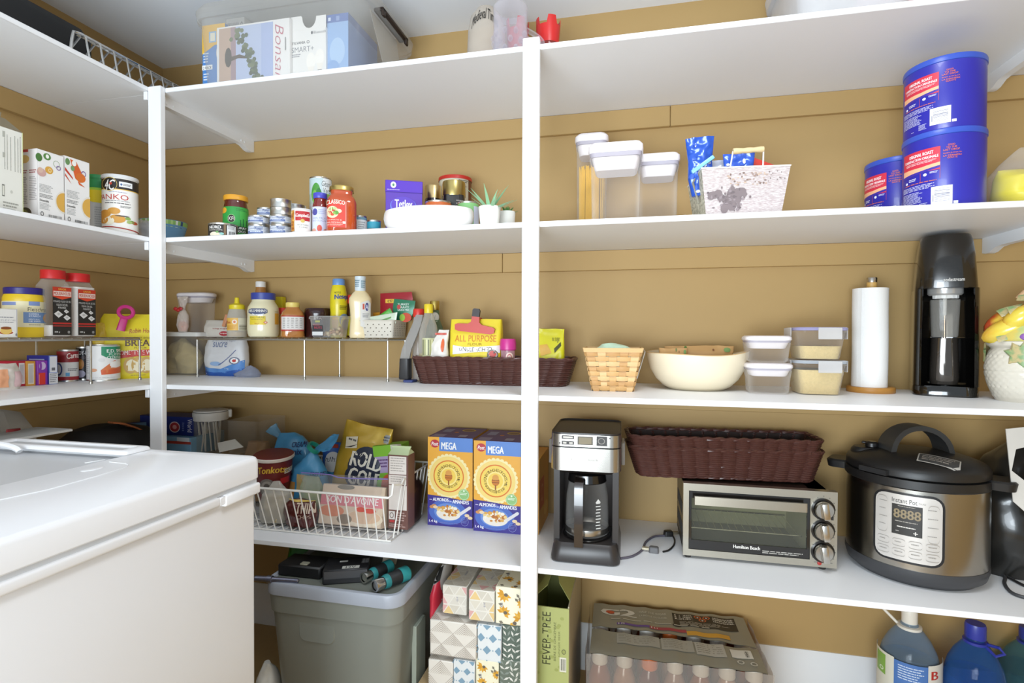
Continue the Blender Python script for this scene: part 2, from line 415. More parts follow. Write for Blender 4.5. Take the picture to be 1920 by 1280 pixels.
# ------------------------------------------------------------------ big white appliance
K = 1.55; cp = Vector((-.606, .781, 0)); ZW = oY(490, 853, cp.y).z
t = thing('white_appliance', 'large white top-opening appliance with a pale grey recessed lid, in front of the left shelves', 'appliance', cp.x, cp.y, 0)
WM = mat('e4e4e6', .3, 0, .008, 5); WG = mat('bfc0c2', .35, 0, .01, 5); GR = mat('9b9c9e', .5)
WX, WY = XF+.03-cp.x, -1.15     # extends to -x and -y from the far right top corner
g = G(); g.box(WX+.006, WY+.006, .03, -.007, -.007, ZW-.044, WM, .006, 2); g.obj('cabinet', t)
g = G(); g.box(WX+.012, WY+.012, ZW-.0445, -.0045, -.006, ZW-.034, mat('c4c5c7', .5), .001); g.obj('gasket', t)
g = G()
# lid top with recess cut out, built as a loft of rounded rectangles
lidx0, lidx1 = WX+.06, oZ(241, 852, ZW).x-cp.x
lidy1 = oZ(241, 849, ZW).y-cp.y; lidy0 = WY+.2
cxr, cyr, wr, dr = (lidx0+lidx1)/2, (lidy0+lidy1)/2, lidx1-lidx0, lidy1-lidy0
cxo, cyo, wo, do_ = WX/2, WY/2, -WX, -WY
g.rbox([(ZW-.037, wo-.004, do_-.004, .012, cxo, cyo), (ZW-.035, wo, do_, .014, cxo, cyo), (ZW-.008, wo, do_, .014, cxo, cyo), (ZW-.002, wo-.006, do_-.006, .012, cxo, cyo), (ZW, wo-.014, do_-.014, .01, cxo, cyo),
        (ZW, wr+.004, dr+.004, .022, cxr, cyr), (ZW-.001, wr, dr, .02, cxr, cyr), (ZW-.007, wr-.006, dr-.006, .018, cxr, cyr)], WM, 4, True, False); g.obj('top_panel', t)
g = G(); g.rbox([(ZW-.009, wr-.005, dr-.005, .018, cxr, cyr), (ZW-.0068, wr-.0065, dr-.0065, .018, cxr, cyr)], WG); lid = g.obj('lid', t)
Pp = oZ(178, 857, ZW); 
g = G(); g.box(-.014, -.0022, 0, .014, .0022, .0008, mat('f8f8f8', .2), .0004, M=Matrix.Translation((Pp.x-cp.x, Pp.y-cp.y, ZW-.0069)) @ Matrix.Rotation(radians(70), 4, 'Z')); g.obj('emblem', lid)
Pp = oZ(173, 879, ZW)
g = G(); g.lathe([(.0, .0009), (.010, .0009), (.0128, .0004), (.0135, 0)][::-1], WM, 22, sx=.7, sy=1.2, M=Matrix.Translation((Pp.x-cp.x, Pp.y-cp.y, ZW))); g.obj('push_spot', t)
# embossed outline beside the lid
pts = [oZ(x, y, ZW) for x, y in ((205, 866), (236, 869), (241, 872), (236, 876), (180, 893), (90, 918), (0, 937))]
g = G(); g.tube([(p.x-cp.x, p.y-cp.y, ZW) for p in pts], .0009, WM, 5); g.obj('embossed_line', t)
# rear strip with slot
a, b = oZ(284, 836, ZW+.006), oZ(118, 824, ZW+.02)
sx0, sx1 = WX+.1, a.x-cp.x; sy1 = -.006; sy0 = sy1-.052
g = G(); zb = ZW+.0005; zt = ZW+.0065
g.rbox([(zb, sx1-sx0, sy1-sy0, .006, (sx0+sx1)/2, (sy0+sy1)/2), (zt-.002, sx1-sx0-.002, sy1-sy0-.002, .006, (sx0+sx1)/2, (sy0+sy1)/2), (zt, sx1-sx0-.007, sy1-sy0-.007, .005, (sx0+sx1)/2, (sy0+sy1)/2),
        (zt, sx1-sx0-.036, sy1-sy0-.022, .003, (sx0+sx1)/2, (sy0+sy1)/2), (zt-.004, sx1-sx0-.04, sy1-sy0-.026, .003, (sx0+sx1)/2, (sy0+sy1)/2)], WM); strip = g.obj('rear_ledge', t)
g = G(); g.rbox([(zt-.0039, sx1-sx0-.041, sy1-sy0-.027, .003, (sx0+sx1)/2, (sy0+sy1)/2), (zt-.0034, sx1-sx0-.042, sy1-sy0-.028, .003, (sx0+sx1)/2, (sy0+sy1)/2)], mat('b4b5b7', .4)); g.obj('slot', strip)
g = G(); pts = []
q0 = oZ(0, 812, ZW+.02); 
for i in range(13):
    a_ = pi*i/12; pts.append((WX+.115+.085*cos(a_), sy0-.01-.03*0, ZW-.002+.012*sin(a_)))
g.tube(pts, .005, WM, 8); g.obj('hinge_cover', t)
# side rim strip with a joint
zs = ZW-.0615
yj = oX(418, 938, cp.x).y-cp.y
for y0, y1, h, off in ((WY+.01, yj-.004, .014, 0), (yj+.004, -.004, .018, .0012)):
    g = G(); g.box(-.009, y0, zs+.018-h, .0005+off, y1, zs+.018, WM, .0035, 3); g.obj('rim_strip', t)
g = G(); g.box(-.009, yj-.006, zs+.005, .0003, yj+.006, zs+.017, WM, .001); g.obj('rim_clip', t)
g = G(); [g.box(x, y, 0, x+.05, y+.05, .032, GR, .004) for x in (WX+.03, -.09) for y in (WY+.03, -.09)]; f_ = g.obj('foot', t); f_['kind'] = 'stuff'
# ------------------------------------------------------------------ builders for repeated kinds of goods
def carton(name, label, cat, A, B, dep, h, z, hexc, group=None, bev=.0012, part='carton', m=None, tilt=0):
    A, B = Vector(A[:2]), Vector(B[:2]); W = (B-A).length; ax = (B-A)/W; n = Vector((-ax.y, ax.x)); c = (A+B)/2+n*dep/2
    t = thing(name, label, cat, c.x, c.y, z, atan2(ax.y, ax.x), group)
    if tilt: t.rotation_euler = (0, tilt, t.rotation_euler[2])
    G().box(-W/2, -dep/2, 0, W/2, dep/2, h, m or mat(hexc, .45, 0, .015, 20), bev).obj(part, t)
    return t, W, dep
def bbox(name, label, cat, pl, pr, pt, Y, dep, z, hexc, **k):
    a, b = oY(pl, pt, Y), oY(pr, pt, Y); h = a.z-z
    t, W, D = carton(name, label, cat, a, b, dep, h, z, hexc, **k); return t, W, h, D
def lbox(name, label, cat, pl, pr, pt, X, dep, z, hexc, **k):
    a, b = oX(pl, pt, X), oX(pr, pt, X); h = a.z-z
    t, W, D = carton(name, label, cat, a, b, dep, h, z, hexc, **k); return t, W, h, D
TIN = metal('cfcfcb', .3)
def can(name, label, cat, x, y, r, z, h, hexc, group=None, paper=True, rz=0, lid=None):
    t = thing(name, label, cat, x, y, z, facing(x, y)+rz, group)
    R = r*.985
    G().lathe([(r*.93, .001), (r, 0), (r, .0028), (R, .004), (R, h-.004), (r, h-.0028), (r, h-.0004), (r*.96, h), (r*.94, h-.0025), (r*.3, h-.0025), (.0005, h-.0022)], TIN, 40).obj('tin', t)
    if paper: G().lathe([(R+.0002, .0045), (R+.0002, h-.0045)], mat(hexc, .4, 0, .02), 40, cap0=False, cap1=False).obj('paper_wrap', t)
    if lid: G().lathe([(r+.0012, h-.009), (r+.0014, h-.001), (r+.0005, h+.0012), (.0005, h+.0012)], mat(lid, .4), 40, cap0=False).obj('lid', t)
    return t, pcyl(R+.0003, .0045, h-.0045)
def jar(name, label, cat, x, y, z, prof, m, lidprof=None, lidm=None, fill=None, fillm=None, group=None, rz=0, n=36, body='glass', shape=None):
    t = thing(name, label, cat, x, y, z, facing(x, y)+rz, group)
    def lat(p, mm):
        g = G()
        if shape: g.loft([[(a, b, zz) for a, b in sup(2*r, 2*r*shape[1], n, shape[0])] for r, zz in p], mm)
        else: g.lathe(p, mm, n)
        return g
    lat(prof, m).obj(body, t)
    if fill: lat(fill, fillm).obj('contents', t)
    if lidprof: G().lathe(lidprof, lidm, n).obj('lid', t)
    return t
CLEAR = clear('faf9f8', 'ffffff', .04, .36, .06)

# ================================================================== top shelf
# black case on the left shelf
t = thing('black_case', 'long flat black case lying on the top left shelf behind the chrome rack', 'case', -1.47, .5, Z5, pi/2)
a = oX(175, 60, -1.40)
L1 = a.y-.5
BK = mat('1b1b1c', .6, 0, .2, 40)
G().rbox([(0, L1+.5, .15, .02, (L1-.5)/2, 0), (.004, L1+.5+.004, .155, .022, (L1-.5)/2, 0), (a.z-Z5-.03, L1+.5, .15, .02, (L1-.5)/2, 0), (a.z-Z5-.008, L1+.47, .13, .02, (L1-.5)/2, 0), (a.z-Z5, L1+.45, .10, .02, (L1-.5)/2, 0)], BK).obj('shell', t)
g = G(); g.tube([(-.3, -.079, .05), (L1-.02, -.079, .05)], .002, mat('2c2c2d', .5), 6); g.obj('zipper', t)
# chrome rack
a, b = oX(141, 61, -1.30), oX(330, 158, -1.30); zr = (a.z+b.z)/2-Z5
t = thing('chrome_rack', 'chrome wire rack lying along the edge of the top left shelf', 'rack', -1.30, a.y, Z5, 0)
CH = metal('dcdad6', .2); Lr = b.y-a.y+.03
g = G(); g.tube([(.018, -.025, .0025), (.012, -.018, zr*.5), (0, -.004, zr-.004), (0, .012, zr), (0, Lr, zr)], .0036, CH, 8); g.tube([(-.012, .012, zr), (-.012, Lr, zr)], .003, CH, 6); g.obj('rail', t)['kind'] = 'stuff'
g = G(); g.tube([(-.085, -.02, .0035), (-.085, Lr, .0035)], .003, CH, 6); g.obj('rail', t)
g = G(); g.tube([(.022, -.02, .0035), (.022, Lr, .0035)], .003, CH, 6); g.obj('rail', t)
for i in range(9):
    y = .022+i*(Lr-.03)/8
    g = G(); g.tube([(.020, y-.004, .0055), (.014, y-.003, zr*.4), (.003, y, zr-.001), (-.012, y, zr), (-.05, y, zr*.5), (-.085, y, .006)], .0026, CH, 6); g.obj('wire', t)
# big storage tote with printed boxes inside
def tote(name, label, pl0, pr0, pl1, pr1, Y, dep, H, m, lipm, latch):
    a, b = oY(pl0, 150, Y), oY(pr0, 120, Y); W = b.x-a.x; w1 = W*1.09
    t = thing(name, label, 'storage bin', (a.x+b.x)/2, Y+dep/2, Z5)
    g = G(); g.rbox([(.0005, W-.03, dep-.05, .03), (.003, W-.012, dep-.03, .035), (.012, W, dep-.02, .04), (H-.03, w1-.01, dep-.004, .045), (H-.03, w1+.012, dep+.006, .05), (H-.018, w1+.016, dep+.008, .05)], m, 5, True, False); g.obj('tub', t)
    g = G(); g.rbox([(H-.0175, w1+.014, dep+.006, .05), (H-.006, w1+.02, dep+.01, .05), (H+.012, w1, dep-.01, .05), (H+.015, w1-.03, dep-.04, .05)], m, 5, False, True); g.obj('lid', t)
    if latch:
        g = G(); g.box(w1/2-.012, -.085, H-.028, w1/2+.016, .075, H-.018, lipm, .003, 2); g.box(w1/2+.009, -.085, H-.04, w1/2+.016, -.068, H-.02, lipm, .002); g.box(w1/2+.009, .058, H-.04, w1/2+.016, .075, H-.02, lipm, .002); g.obj('latch', t)
        g = G(); g.prism([(-.10, H-.03), (.06, H-.03), (.12, .02), (.02, .02)], 0, .0012, clear('eceae6', 'f2f0ea', .25, .4, .2), M=Matrix.Translation((w1/2-.014, 0, 0)) @ Matrix.Rotation(pi/2, 4, 'Z')); g.obj('side_panel', t)
    return t
TUB = clear('f6f5f3', 'ebe8e2', .15, .22, .2)
tote('storage_tote', 'large clear plastic storage tote with printed boxes inside, on the top back shelf', 371, 668, 352, 702, 1.225, .315, .216, TUB, mat('2a1c14', .5), True)
zb = Z5+.0035
t, W, h, D = bbox('bulb_box', 'yellow and blue light bulb box at the left end inside the clear tote', 'box', 379, 422, 49, 1.262, .07, zb, '4f86c8')
p = pflat(W, h, -D/2); p.rect(0, 0, 1, .3, 'e8b740').poly([(0, .3), (0, .42), (.55, .3)], 'e8b740').rect(.3, .1, .62, .26, '8fb4dc').rect(.36, .12, .56, .24, 'e9e4d0')
p.ell(.82, .42, .2, .14, 'f2e6d2').rect(.7, .5, .95, .66, 'f0e2c8').rect(.76, .66, .94, .76, '8a8f96').rect(0, .58, .45, .65, 'f2f2f2').text('2 PACK', .04, .6, .42, .64, '333333', .02)
p.lines(.06, .4, .3, .56, 4, 'dfe8f4').rect(.0, .86, .34, .98, 'f1efe8').rect(.4, .86, .72, .98, '3e5a78').lines(.06, .7, .3, .82, 3, 'dfe8f4').obj(parent=t)
a, b = oY(406, 51, 1.25), oY(543, 48, 1.25); h = oY(406, 52, 1.25).z-zb
t, W, D = carton('photo_box', 'white box with a sideways bonsai tree photograph and red script, inside the tote', 'box', a, b, .011, h, zb, 'f1efee')
p = pflat(W, h, -D/2); p.rect(.035, .03, .78, .97, 'b9c6e6').rect(.035, .03, .24, .97, 'c5a794').rect(.2, .03, .27, .97, 'a58a92').rect(.62, .03, .78, .97, 'a9b9e2')
R = random.Random(4)
p.poly([(.18, .5), (.32, .47), (.42, .52), (.42, .55), (.3, .53), (.18, .57)], '4b3a2c').ell(.165, .5, .05, .16, '3c332b', 9)
for i in range(70):
    q = R.random(); u = .3+.3*q+R.gauss(0, .035); v = .1+.8*q+R.gauss(0, .07)
    if v < .95: p.ell(u, max(.06, v), .028, .038, R.choice(('4d5c3e', '5d6b4a', '3c4b33', '6c7854')), 6)
p.text('Bonsai', .81, .08, .92, .9, 'c4607a', -0.012, rot=-90, shear=.35).lines(.94, .3, .955, .7, 1, '8a8a8a').ell(.9, .96, .006, .01, '444444', 8).obj(parent=t)
t, W, h, D = bbox('bulb_box', 'white light bulb box with a rounded cut-out in its top, inside the clear tote', 'box', 545, 611, 58, 1.262, .06, zb, 'f0eeec')
hh = oY(545, 33, 1.262).z-zb
c0, c1 = -W/2+W*.33, -W/2+W*.73
g = G(); g.prism([(-W/2, h-.001), (W/2, h-.001), (W/2, hh-.005), (c1+.003, hh-.005)]+[((c0+c1)/2+(c1-c0)/2*cos(a_), hh-.004-(hh-h-.005)*sin(a_)) for a_ in [pi*i/8 for i in range(9)]]+[(c0-.003, hh), (-W/2, hh)], -D/2, -D/2+.0015, mat('f0eeec', .45, 0, .015, 20)); g.obj('front_flap', t)
p = pflat(W, h, -D/2); p.text('SYLVANIA', .04, .22, .42, .27, '5a5a62', .02).ring(.5, .245, .04, .03, .35, '5a5a62').text('SMART+', .03, .32, .66, .42, '8b8d95').text('Bluetooth', .66, .06, 1, .11, '70727a').ell(.61, .085, .03, .03, '5a5a62').lines(.04, .45, .3, .52, 2, '9a9aa2')
for u, t0 in ((.58, .55), (.83, .5)): p.ell(u, t0+.06, .13, .16, 'fbf6f0').poly([(u-.09, t0+.16), (u+.09, t0+.16), (u+.06, t0+.28), (u-.06, t0+.28)], 'f6efe6').rect(u-.06, t0+.28, u+.06, t0+.36, '8c8a88').poly([(u-.05, t0+.36), (u+.05, t0+.36), (u, t0+.42)], '4a4a4c')
p.lines(.03, .93, .28, .97, 1, '7a7a80').obj(parent=t)
t, W, h, D = bbox('blue_box', 'tall sky blue box at the right end inside the clear tote', 'box', 612, 653, 29, 1.27, .16, zb, '8db3e4')
p = pflat(W, h, -D/2); p.rect(0, 0, 1, .12, '4468b0').rect(.08, .04, .2, .09, 'cfdcf2').rect(.45, .03, .6, .1, '7f98cc').ell(.5, .55, .35, .2, 'a9c9ee').ell(.3, .8, .3, .12, '7fa8de').obj(parent=t)
p = pside(D, h, W/2); p.rect(0, 0, 1, 1, '5c7fbe').rect(0, 0, 1, .12, '3c5ea6').obj('side_print', parent=t)
t, W, h, D = bbox('bulb_box', 'pale bulb box mostly hidden behind the bonsai picture box in the tote', 'box', 424, 458, 36, 1.36, .06, zb, 'd9d6d2')
p = pflat(W, h, -D/2); p.text('SYLVANIA', .08, .05, .72, .13, '6a6a70', .02).ring(.86, .09, .07, .04, .35, '6a6a70').obj(parent=t)
# frosted beaker
x, y, r = cyl(876, 948, Y=1.40, py=60); h = Ht(915, 17, x, y)-Z5
FR = clear('efe8de', 'd9d0c4', .45, .25, .35)
t = jar('frosted_cup', 'frosted white rounded plastic cup with black lettering, upside down on the top shelf', 'cup', x, y, Z5, [(r*.9, .012), (r*.99, .02), (r, h*.45), (r*.96, h*.7), (r*.82, h*.88), (r*.5, h*.98), (r*.001, h)], FR, body='bowl')
G().lathe([(r*.85, 0), (r*1.0, .002), (r*1.0, .01), (r*.8, .0125)], FR, 36).obj('base', t)
p = pcyl(r*1.0, 0, h, prof=lambda z: .0015+r*(1 if z < h*.45 else 1-.04*(z/h-.45)/.25 if z < h*.7 else .96-.14*(z/h-.7)/.18)); p.text('Medieval Times', .12, .2, .8, .34, '222222', .015, shear=.2, curve=.7).obj('lettering', parent=t)
# stein
x, y, r = cyl(924, 990, Y=1.275, py=60); h = Ht(957, 16, x, y)-Z5
STC = clear('f4f2f4', 'f4f2f8', .05, .4, .05)
t = jar('beer_stein', 'clear plastic beer stein with a loop handle beside the top of the post', 'mug', x, y, Z5, [(r*.95, 0), (r, .004), (r*1.03, h*.1), (r*.98, h*.3), (r*1.02, h*.45), (r*.97, h*.58), (r*.95, h*.64), (r*.97, h*.66), (r*.98, h), (r*.93, h), (r*.92, h*.66), (r*.93, h*.08), (.001, h*.06)], STC, body='glass_wall')
g = G()
for k_ in range(3):
    for j in range(10):
        a_ = 2*pi*(j+.5*(k_ % 2))/10; g.ball((r*.98*cos(a_), r*.98*sin(a_), h*(.15+.15*k_)), r*.14, r*.14, h*.06, STC, 8, 5)
g.obj('dimples', t)['kind'] = 'stuff'
g = G(); g.tube([(r*.9+.042*sin(pi*i/10)*(.95), 0, h*.12+h*.5*(i/10)) for i in range(11)], .006, STC, 8); g.obj('handle', t)
# red castle goblets
RED = clear('e03028', 'c8201c', .75, .25, .15)
def goblet(x, y, r, h, label):
    t = thing('red_goblet', label, 'goblet', x, y, Z5, facing(x, y), 'red castle goblets')
    G().lathe([(r*.7, 0), (r*.72, .003), (r*.2, .008), (r*.2, h*.2), (r*.6, h*.3), (r*.88, h*.45), (r*.9, h*.6)], clear('b8584c', 'a04038', .45, .4, .08), 30).obj('cup', t)
    g = G(); n = 48; top = lambda i: h if (i//6) % 2 == 0 else h*.86
    secs = []
    for R_, zf in ((r*.9, .56), (r*.97, .7), (r*1.04, 1)): secs.append([(R_*cos(2*pi*i/n), R_*sin(2*pi*i/n), h*zf if zf < 1 else top(i)) for i in range(n)])
    for R_, zf in ((r*.99, 1), (r*.92, .7), (r*.86, .58)): secs.append([(R_*cos(2*pi*i/n), R_*sin(2*pi*i/n), h*zf if zf < 1 else top(i)) for i in range(n)])
    g.loft(secs, mat('c8221f', .3, 0, .05), False, False); g.obj('crown_rim', t)
    return t
x, y, r = cyl(1006, 1050, Y=1.36, py=50); goblet(x, y, r, Ht(1030, 26, x, y, r)-Z5, 'red plastic goblet with a notched castle rim right of the post on the top shelf')
x, y, r = cyl(950, 991, Y=1.44, py=50); goblet(x, y, r, Ht(985, 29, x, y, r)-Z5, 'red plastic goblet hidden behind the clear beer stein')
tote('storage_tote', 'pale translucent storage tote at the right end of the top shelf', 1505, 1720, 1490, 1750, 1.235, .3, .2, clear('e9e8ea', 'e2e1e2', .5, .3, .25), WHITE, False)
t = thing('pink_folder', 'pale pink item inside the translucent tote at the right end', 'folder', oY(1690, 10, 1.3).x, 1.3, Z5+.003); G().box(-.09, -.02, 0, .06, .02, .06, mat('d9b9bd', .5), .004).obj('cover', t)
# ================================================================== second shelf, left wall
t, W, h, D = lbox('tall_carton', 'tall cream carton with small grey text and an open top flap, far left', 'carton', -40, 42, 222, -1.30, .07, Z4, 'e6e5dc')
p = pflat(W, h, -D/2)
for i, u in enumerate((.56, .62, .7, .8, .87, .93)): p.lines(u, .06+.02*i % .05, u+.022, .5, 26, '9a9a92', i, .7)
p.rect(.52, .05, .58, .12, 'b3b3a8').rect(.52, .3, .58, .36, 'b3b3a8').rect(.5, .68, .56, .82, '777770').rect(.51, .695, .55, .805, 'e0dfd2').lines(.52, .88, .9, .99, 3, 'a5a59c').ell(.72, .75, .03, .02, 'c9c8be').rect(.985, 0, 1, 1, 'dfe5a8').obj(parent=t)
g = G(); g.add([(-W/2, -D/2, h), (W/2, -D/2, h), (W/2, D*.2, h+.035), (-W/2, D*.2, h+.035)], [(0, 1, 2, 3)], mat('8d8168', .7)); g.add([(-W/2, D/2, h), (W/2, D/2, h), (W/2, D*.35, h+.05), (-W/2, D*.35, h+.05)], [(0, 1, 2, 3)], mat('8d8168', .7)); g.obj('top_flap', t)['kind'] = 'stuff'
def broth(t, W, h, D, seed, veg, bowl):
    p = pflat(W, h, -D/2); R = random.Random(seed)
    veg(p)
    p.lines(.06, .5, .62, .62, 6, 'b5b5b5', seed).lines(.06, .64, .55, .7, 3, '8a8a8a', seed+1).text('Ensemble', .07, .715, .4, .75, '444444', .02).lines(.06, .77, .5, .87, 5, 'b9b9b9', seed+2)
    p.ell(1, .7, .36, .17, 'e3ddd2', 26, 90, 270).ell(1, .7, .32, .145, bowl, 26, 90, 270).ring(.15, .93, .06, .035, .4, '777777').bars(.38, .92, .9, .965, '666666', seed).obj(parent=t)
    q = pside(D, h, -W/2, sgn=-1); q.rect(0, 0, 1, 1, 'e4ddd9').rect(0, 0, .5, .04, 'b82f2c').ell(.3, .14, .26, .06, 'd9b36a').ell(.1, .2, .12, .05, '8d4a4a').lines(.1, .3, .45, .36, 2, '9c3c3c').lines(.55, .3, .95, .36, 2, '9c3c3c').lines(.08, .4, .45, .8, 16, 'a39b98', 3).lines(.55, .4, .95, .75, 14, 'a39b98', 4).ell(.3, .93, .36, .09, '4a4230').ell(.25, .92, .2, .05, '7c7a3a').obj('side_print', parent=t)
def vegA(p):
    p.ell(.05, .12, .12, .06, '4c7a3c').ell(.35, .08, .14, .05, '5b8a4a').ell(.36, .075, .06, .03, 'f4f4f0').ring(.7, .15, .12, .05, .12, '7c9c68').ring(.78, .2, .09, .035, .35, '8b6fa0').ell(.42, .27, .15, .055, 'd9a548').ring(.45, .27, .06, .03, .4, 'f0d8a0').ell(.14, .33, .17, .06, 'cfa6a0').ell(.1, .3, .1, .04, 'd8b8a8')
def vegB(p):
    p.poly([(.2, .03), (.45, .05), (.75, .25), (.6, .35), (.4, .3)], 'd9622e').ell(.36, .08, .09, .04, 'f4f4f0').ring(.74, .2, .1, .045, .35, '8b6fa0').ell(.62, .27, .2, .07, 'd9722e').poly([(.0, .17), (.3, .3), (.32, .33), (0, .22)], 'c8402a').poly([(0, .26), (.25, .4), (0, .3)], 'd05a3a').ell(.1, .08, .09, .05, '6a8f5a').poly([(.55, .38), (.8, .4), (.5, .33)], 'd9622e').ell(.3, .16, .08, .04, '7a9c68')
t, W, h, D = lbox('soup_carton', 'white soup carton with onion and herb pictures, beside the tall cream carton', 'carton', 70, 120, 278, -1.295, .052, Z4, 'eeecea', group='soup cartons'); broth(t, W, h, D, 1, vegA, 'd9a94e')
t, W, h, D = lbox('soup_carton', 'white soup carton with a carrot picture, left of the green lidded canister', 'carton', 121.5, 168, 291, -1.295, .052, Z4, 'eeecea', group='soup cartons'); broth(t, W, h, D, 5, vegB, 'd9a94e')
x, y, r = cyl(165, 205, X=-1.405, py=380); h = Ht(185, 328, x, y, r)-Z4
t, p = can('canister', 'grey and yellow canister with a green lid, half hidden by the breadcrumb can', 'canister', x, y, r, Z4, h, 'c9cacb', lid='1f8a4a')
p.rect(-.2, .02, 1.2, .19, '1f8a4a').rect(-.2, .19, 1.2, .23, 'a8d43a').rect(-.2, .23, 1.2, .36, 'ecd21e').poly([(-.2, .36), (1.2, .36), (1, .42), (.6, .45), (.2, .44)], 'ecd21e').lines(.3, .52, .9, .92, 10, 'aeb0b2', 4).obj(parent=t)
x, y, r = cyl(190, 260, X=-1.328, py=380); h = Ht(225, 328, x, y, r)-Z4
t, p = can('breadcrumb_can', 'white breadcrumb can with a black top band and red lettering on the left shelf', 'can', x, y, r, Z4, h, 'f1eee8')
G().lathe([(r+.0012, h-.007), (r+.0014, h-.001), (r+.0005, h+.0015), (.0005, h+.0015)], mat('d8d8d8', .4), 40, cap0=False).obj('lid', t)
p.rect(-.2, .035, 1.2, .22, '26211f').rect(-.2, .22, 1.2, .235, 'e3b84a').ell(.22, .14, .2, .125, 'd9bb62').ell(.22, .14, .19, .115, '1d1a19').text('4C', .1, .06, .36, .25, 'f4f2ee', .02, shear=.3).ell(.25, .13, .035, .025, 'c8402a')
p.rect(.47, .085, .82, .18, 'e9e9e9').ell(.53, .135, .03, .02, '4a6a9a').lines(.58, .12, .8, .16, 2, '555555').lines(.2, .275, .7, .29, 1, '6a6aa0').text('PANKO', .0, .32, .72, .415, 'c4453c', .0).lines(.12, .43, .78, .45, 1, '8a8a90').lines(.1, .47, .8, .5, 1, '666666').lines(.5, .52, .8, .56, 2, '777777')
for u, v, a_, b_, c_ in ((.33, .62, .17, .06, 'd59a42'), (.1, .67, .15, .07, 'cf8f38'), (.42, .76, .22, .075, 'd79d45'), (.2, .8, .14, .07, 'f3ead0'), (.08, .78, .1, .07, 'd08e36')): p.ell(u, v, a_, b_, c_)
for u, v, c_ in ((.7, .74, '8fae5a'), (.8, .79, '6f9a48'), (.88, .8, 'b8502f'), (.74, .8, 'a6bd74')): p.ell(u, v, .08, .03, c_, 8)
p.ell(.55, .705, .2, .012, '5a5450').poly([(0, .895), (.3, .9), (1, .955), (1, .975), (.3, .92), (0, .905)], 'a9302c').obj(parent=t)
# blue bowl
x, y, r = cyl(258, 352, Y=1.43, py=420); zt = Ht(330, 412, x, y, r)-Z4
t = thing('blue_bowl', 'blue ceramic bowl with a green and navy striped rim behind the corner post', 'bowl', x, y, Z4, facing(x, y))
BB = mat('6f9fc6', .25, 0, .04)
G().lathe([(r*.5, 0), (r*.55, .002), (r*.8, zt*.4), (r*.97, zt*.85), (r, zt), (r*.96, zt), (r*.76, zt*.4), (.001, .006)], BB, 44).obj('body', t)
p = pcyl(r, zt*.78, zt*.985, prof=lambda z: r*(.97-.03*(1-(z-zt*.78)/(zt*.22)) if z < zt*.85 else .97+.03*(z/zt-.85)/.15)); p.rect(-.2, 0, 1.2, 1, '8fc06a'); R = random.Random(2)
for i in range(9): p.rect(.05+i*.1, 0, .05+i*.1+.045, 1, R.choice(('d7e3d0', '35507e', 'b7d78a', '35507e', 'e9efe6')))
p.obj('rim_print', parent=t)
t = thing('plastic_wrap', 'crumpled clear plastic wrap standing behind the breadcrumb can', 'plastic wrap', *oX(272, 400, -1.36).xy, Z4, facing(-1.36, 1.4)); Bag([(0, .03, .02), (.04, .035, .02), (.065, .03, .004)], 2.4, .004, 60, 3).body(clear('ece8e6', 'f4f0ee', .25, .5, .2)).obj('film', t)
# ================================================================== second shelf, back wall, left part
def ccan(name, label, cat, pl, pr, pt, Y, hexc, z=None, group=None, **k):
    z = Z4 if z is None else z
    x, y, r = cyl(pl, pr, Y=Y, py=pt+20); h = Ht((pl+pr)/2, pt, x, y, r)-z
    t, p = can(name, label, cat, x, y, r, z, h, hexc, group, **k); return t, p, h
t, p, h = ccan('mushroom_can', 'short black can with white lettering and mushroom picture, leftmost can on the second shelf', 'can', 390, 446, 417, 1.262, '2c2723')
p.text('NÜRD', .06, .08, .43, .38, 'f3f1ec', .03).text('MUSHROOMS', .05, .44, .48, .54, 'd9d5cc', .01).ell(.2, .85, .13, .2, 'e8dcc6').ell(.36, .88, .1, .16, 'e2d2ba').ell(.3, .66, .05, .08, '6fa05a').ell(.45, .8, .08, .1, '8cc0b8').rect(.52, 0, .6, 1, '7a6248').rect(.63, .05, .93, 1, 'e6e6e4').lines(.66, .1, .9, .4, 3, '9a9a9a').bars(.68, .55, .9, .98, '333333', 3, n=9).obj(parent=t)
# curry jar
x, y, r = cyl(418, 466, Y=1.335, py=400); h = Ht(442, 364, x, y, r)-Z4
GLR = mat('5a1d12', .08, 0, .1, 20, coat=.6)
t = jar('curry_jar', 'jar of dark curry paste with a bright green label and orange lid', 'jar', x, y, Z4, [(r*.9, 0), (r, .004), (r, h*.62), (r*.99, h*.72), (r*.93, h*.8), (r*.88, h*.85), (r*.88, h*.9)], GLR,
        [(r*.95, h*.895), (r*.985, h*.905), (r*.985, h*.985), (r*.95, h), (.001, h)], mat('e2a02c', .35, 0, .06))
p = pcyl(r+.0004, .006, h*.8, prof=lambda z: (r if z < h*.62 else r*(1-.02*(z-h*.62)/(h*.1)) if z < h*.72 else r*(.98-.04*(z-h*.72)/(h*.08)))+.0006)
p.rect(-.1, .07, 1.02, 1, '2f9a42').rect(.65, .1, 1.02, .6, '4aac48').ell(.06, .17, .09, .08, 'e3a22e').ell(.33, .4, .15, .115, '8cc07a').ell(.33, .4, .135, .1, '241c18').text('KFI', .23, .35, .44, .45, 'f0ece2', .01).lines(.5, .12, .95, .2, 2, '1f7a38', 3)
for u, a_ in ((.68, .1), (.78, .13), (.9, .1)): p.rect(u-.02, .52-a_, u+.02, .6, '1c6a34').rect(u-.028, .52, u+.028, .6, '1c6a34')
p.rect(-.1, .6, 1.02, .78, '1c3a1e').text('BUT. CURRY', .1, .62, .9, .68, 'f2f0e8', .02).text('COCO', .5, .71, .86, .77, 'f2f0e8', .02).rect(-.1, .78, 1.02, 1, '3d9a3e').obj(parent=t)
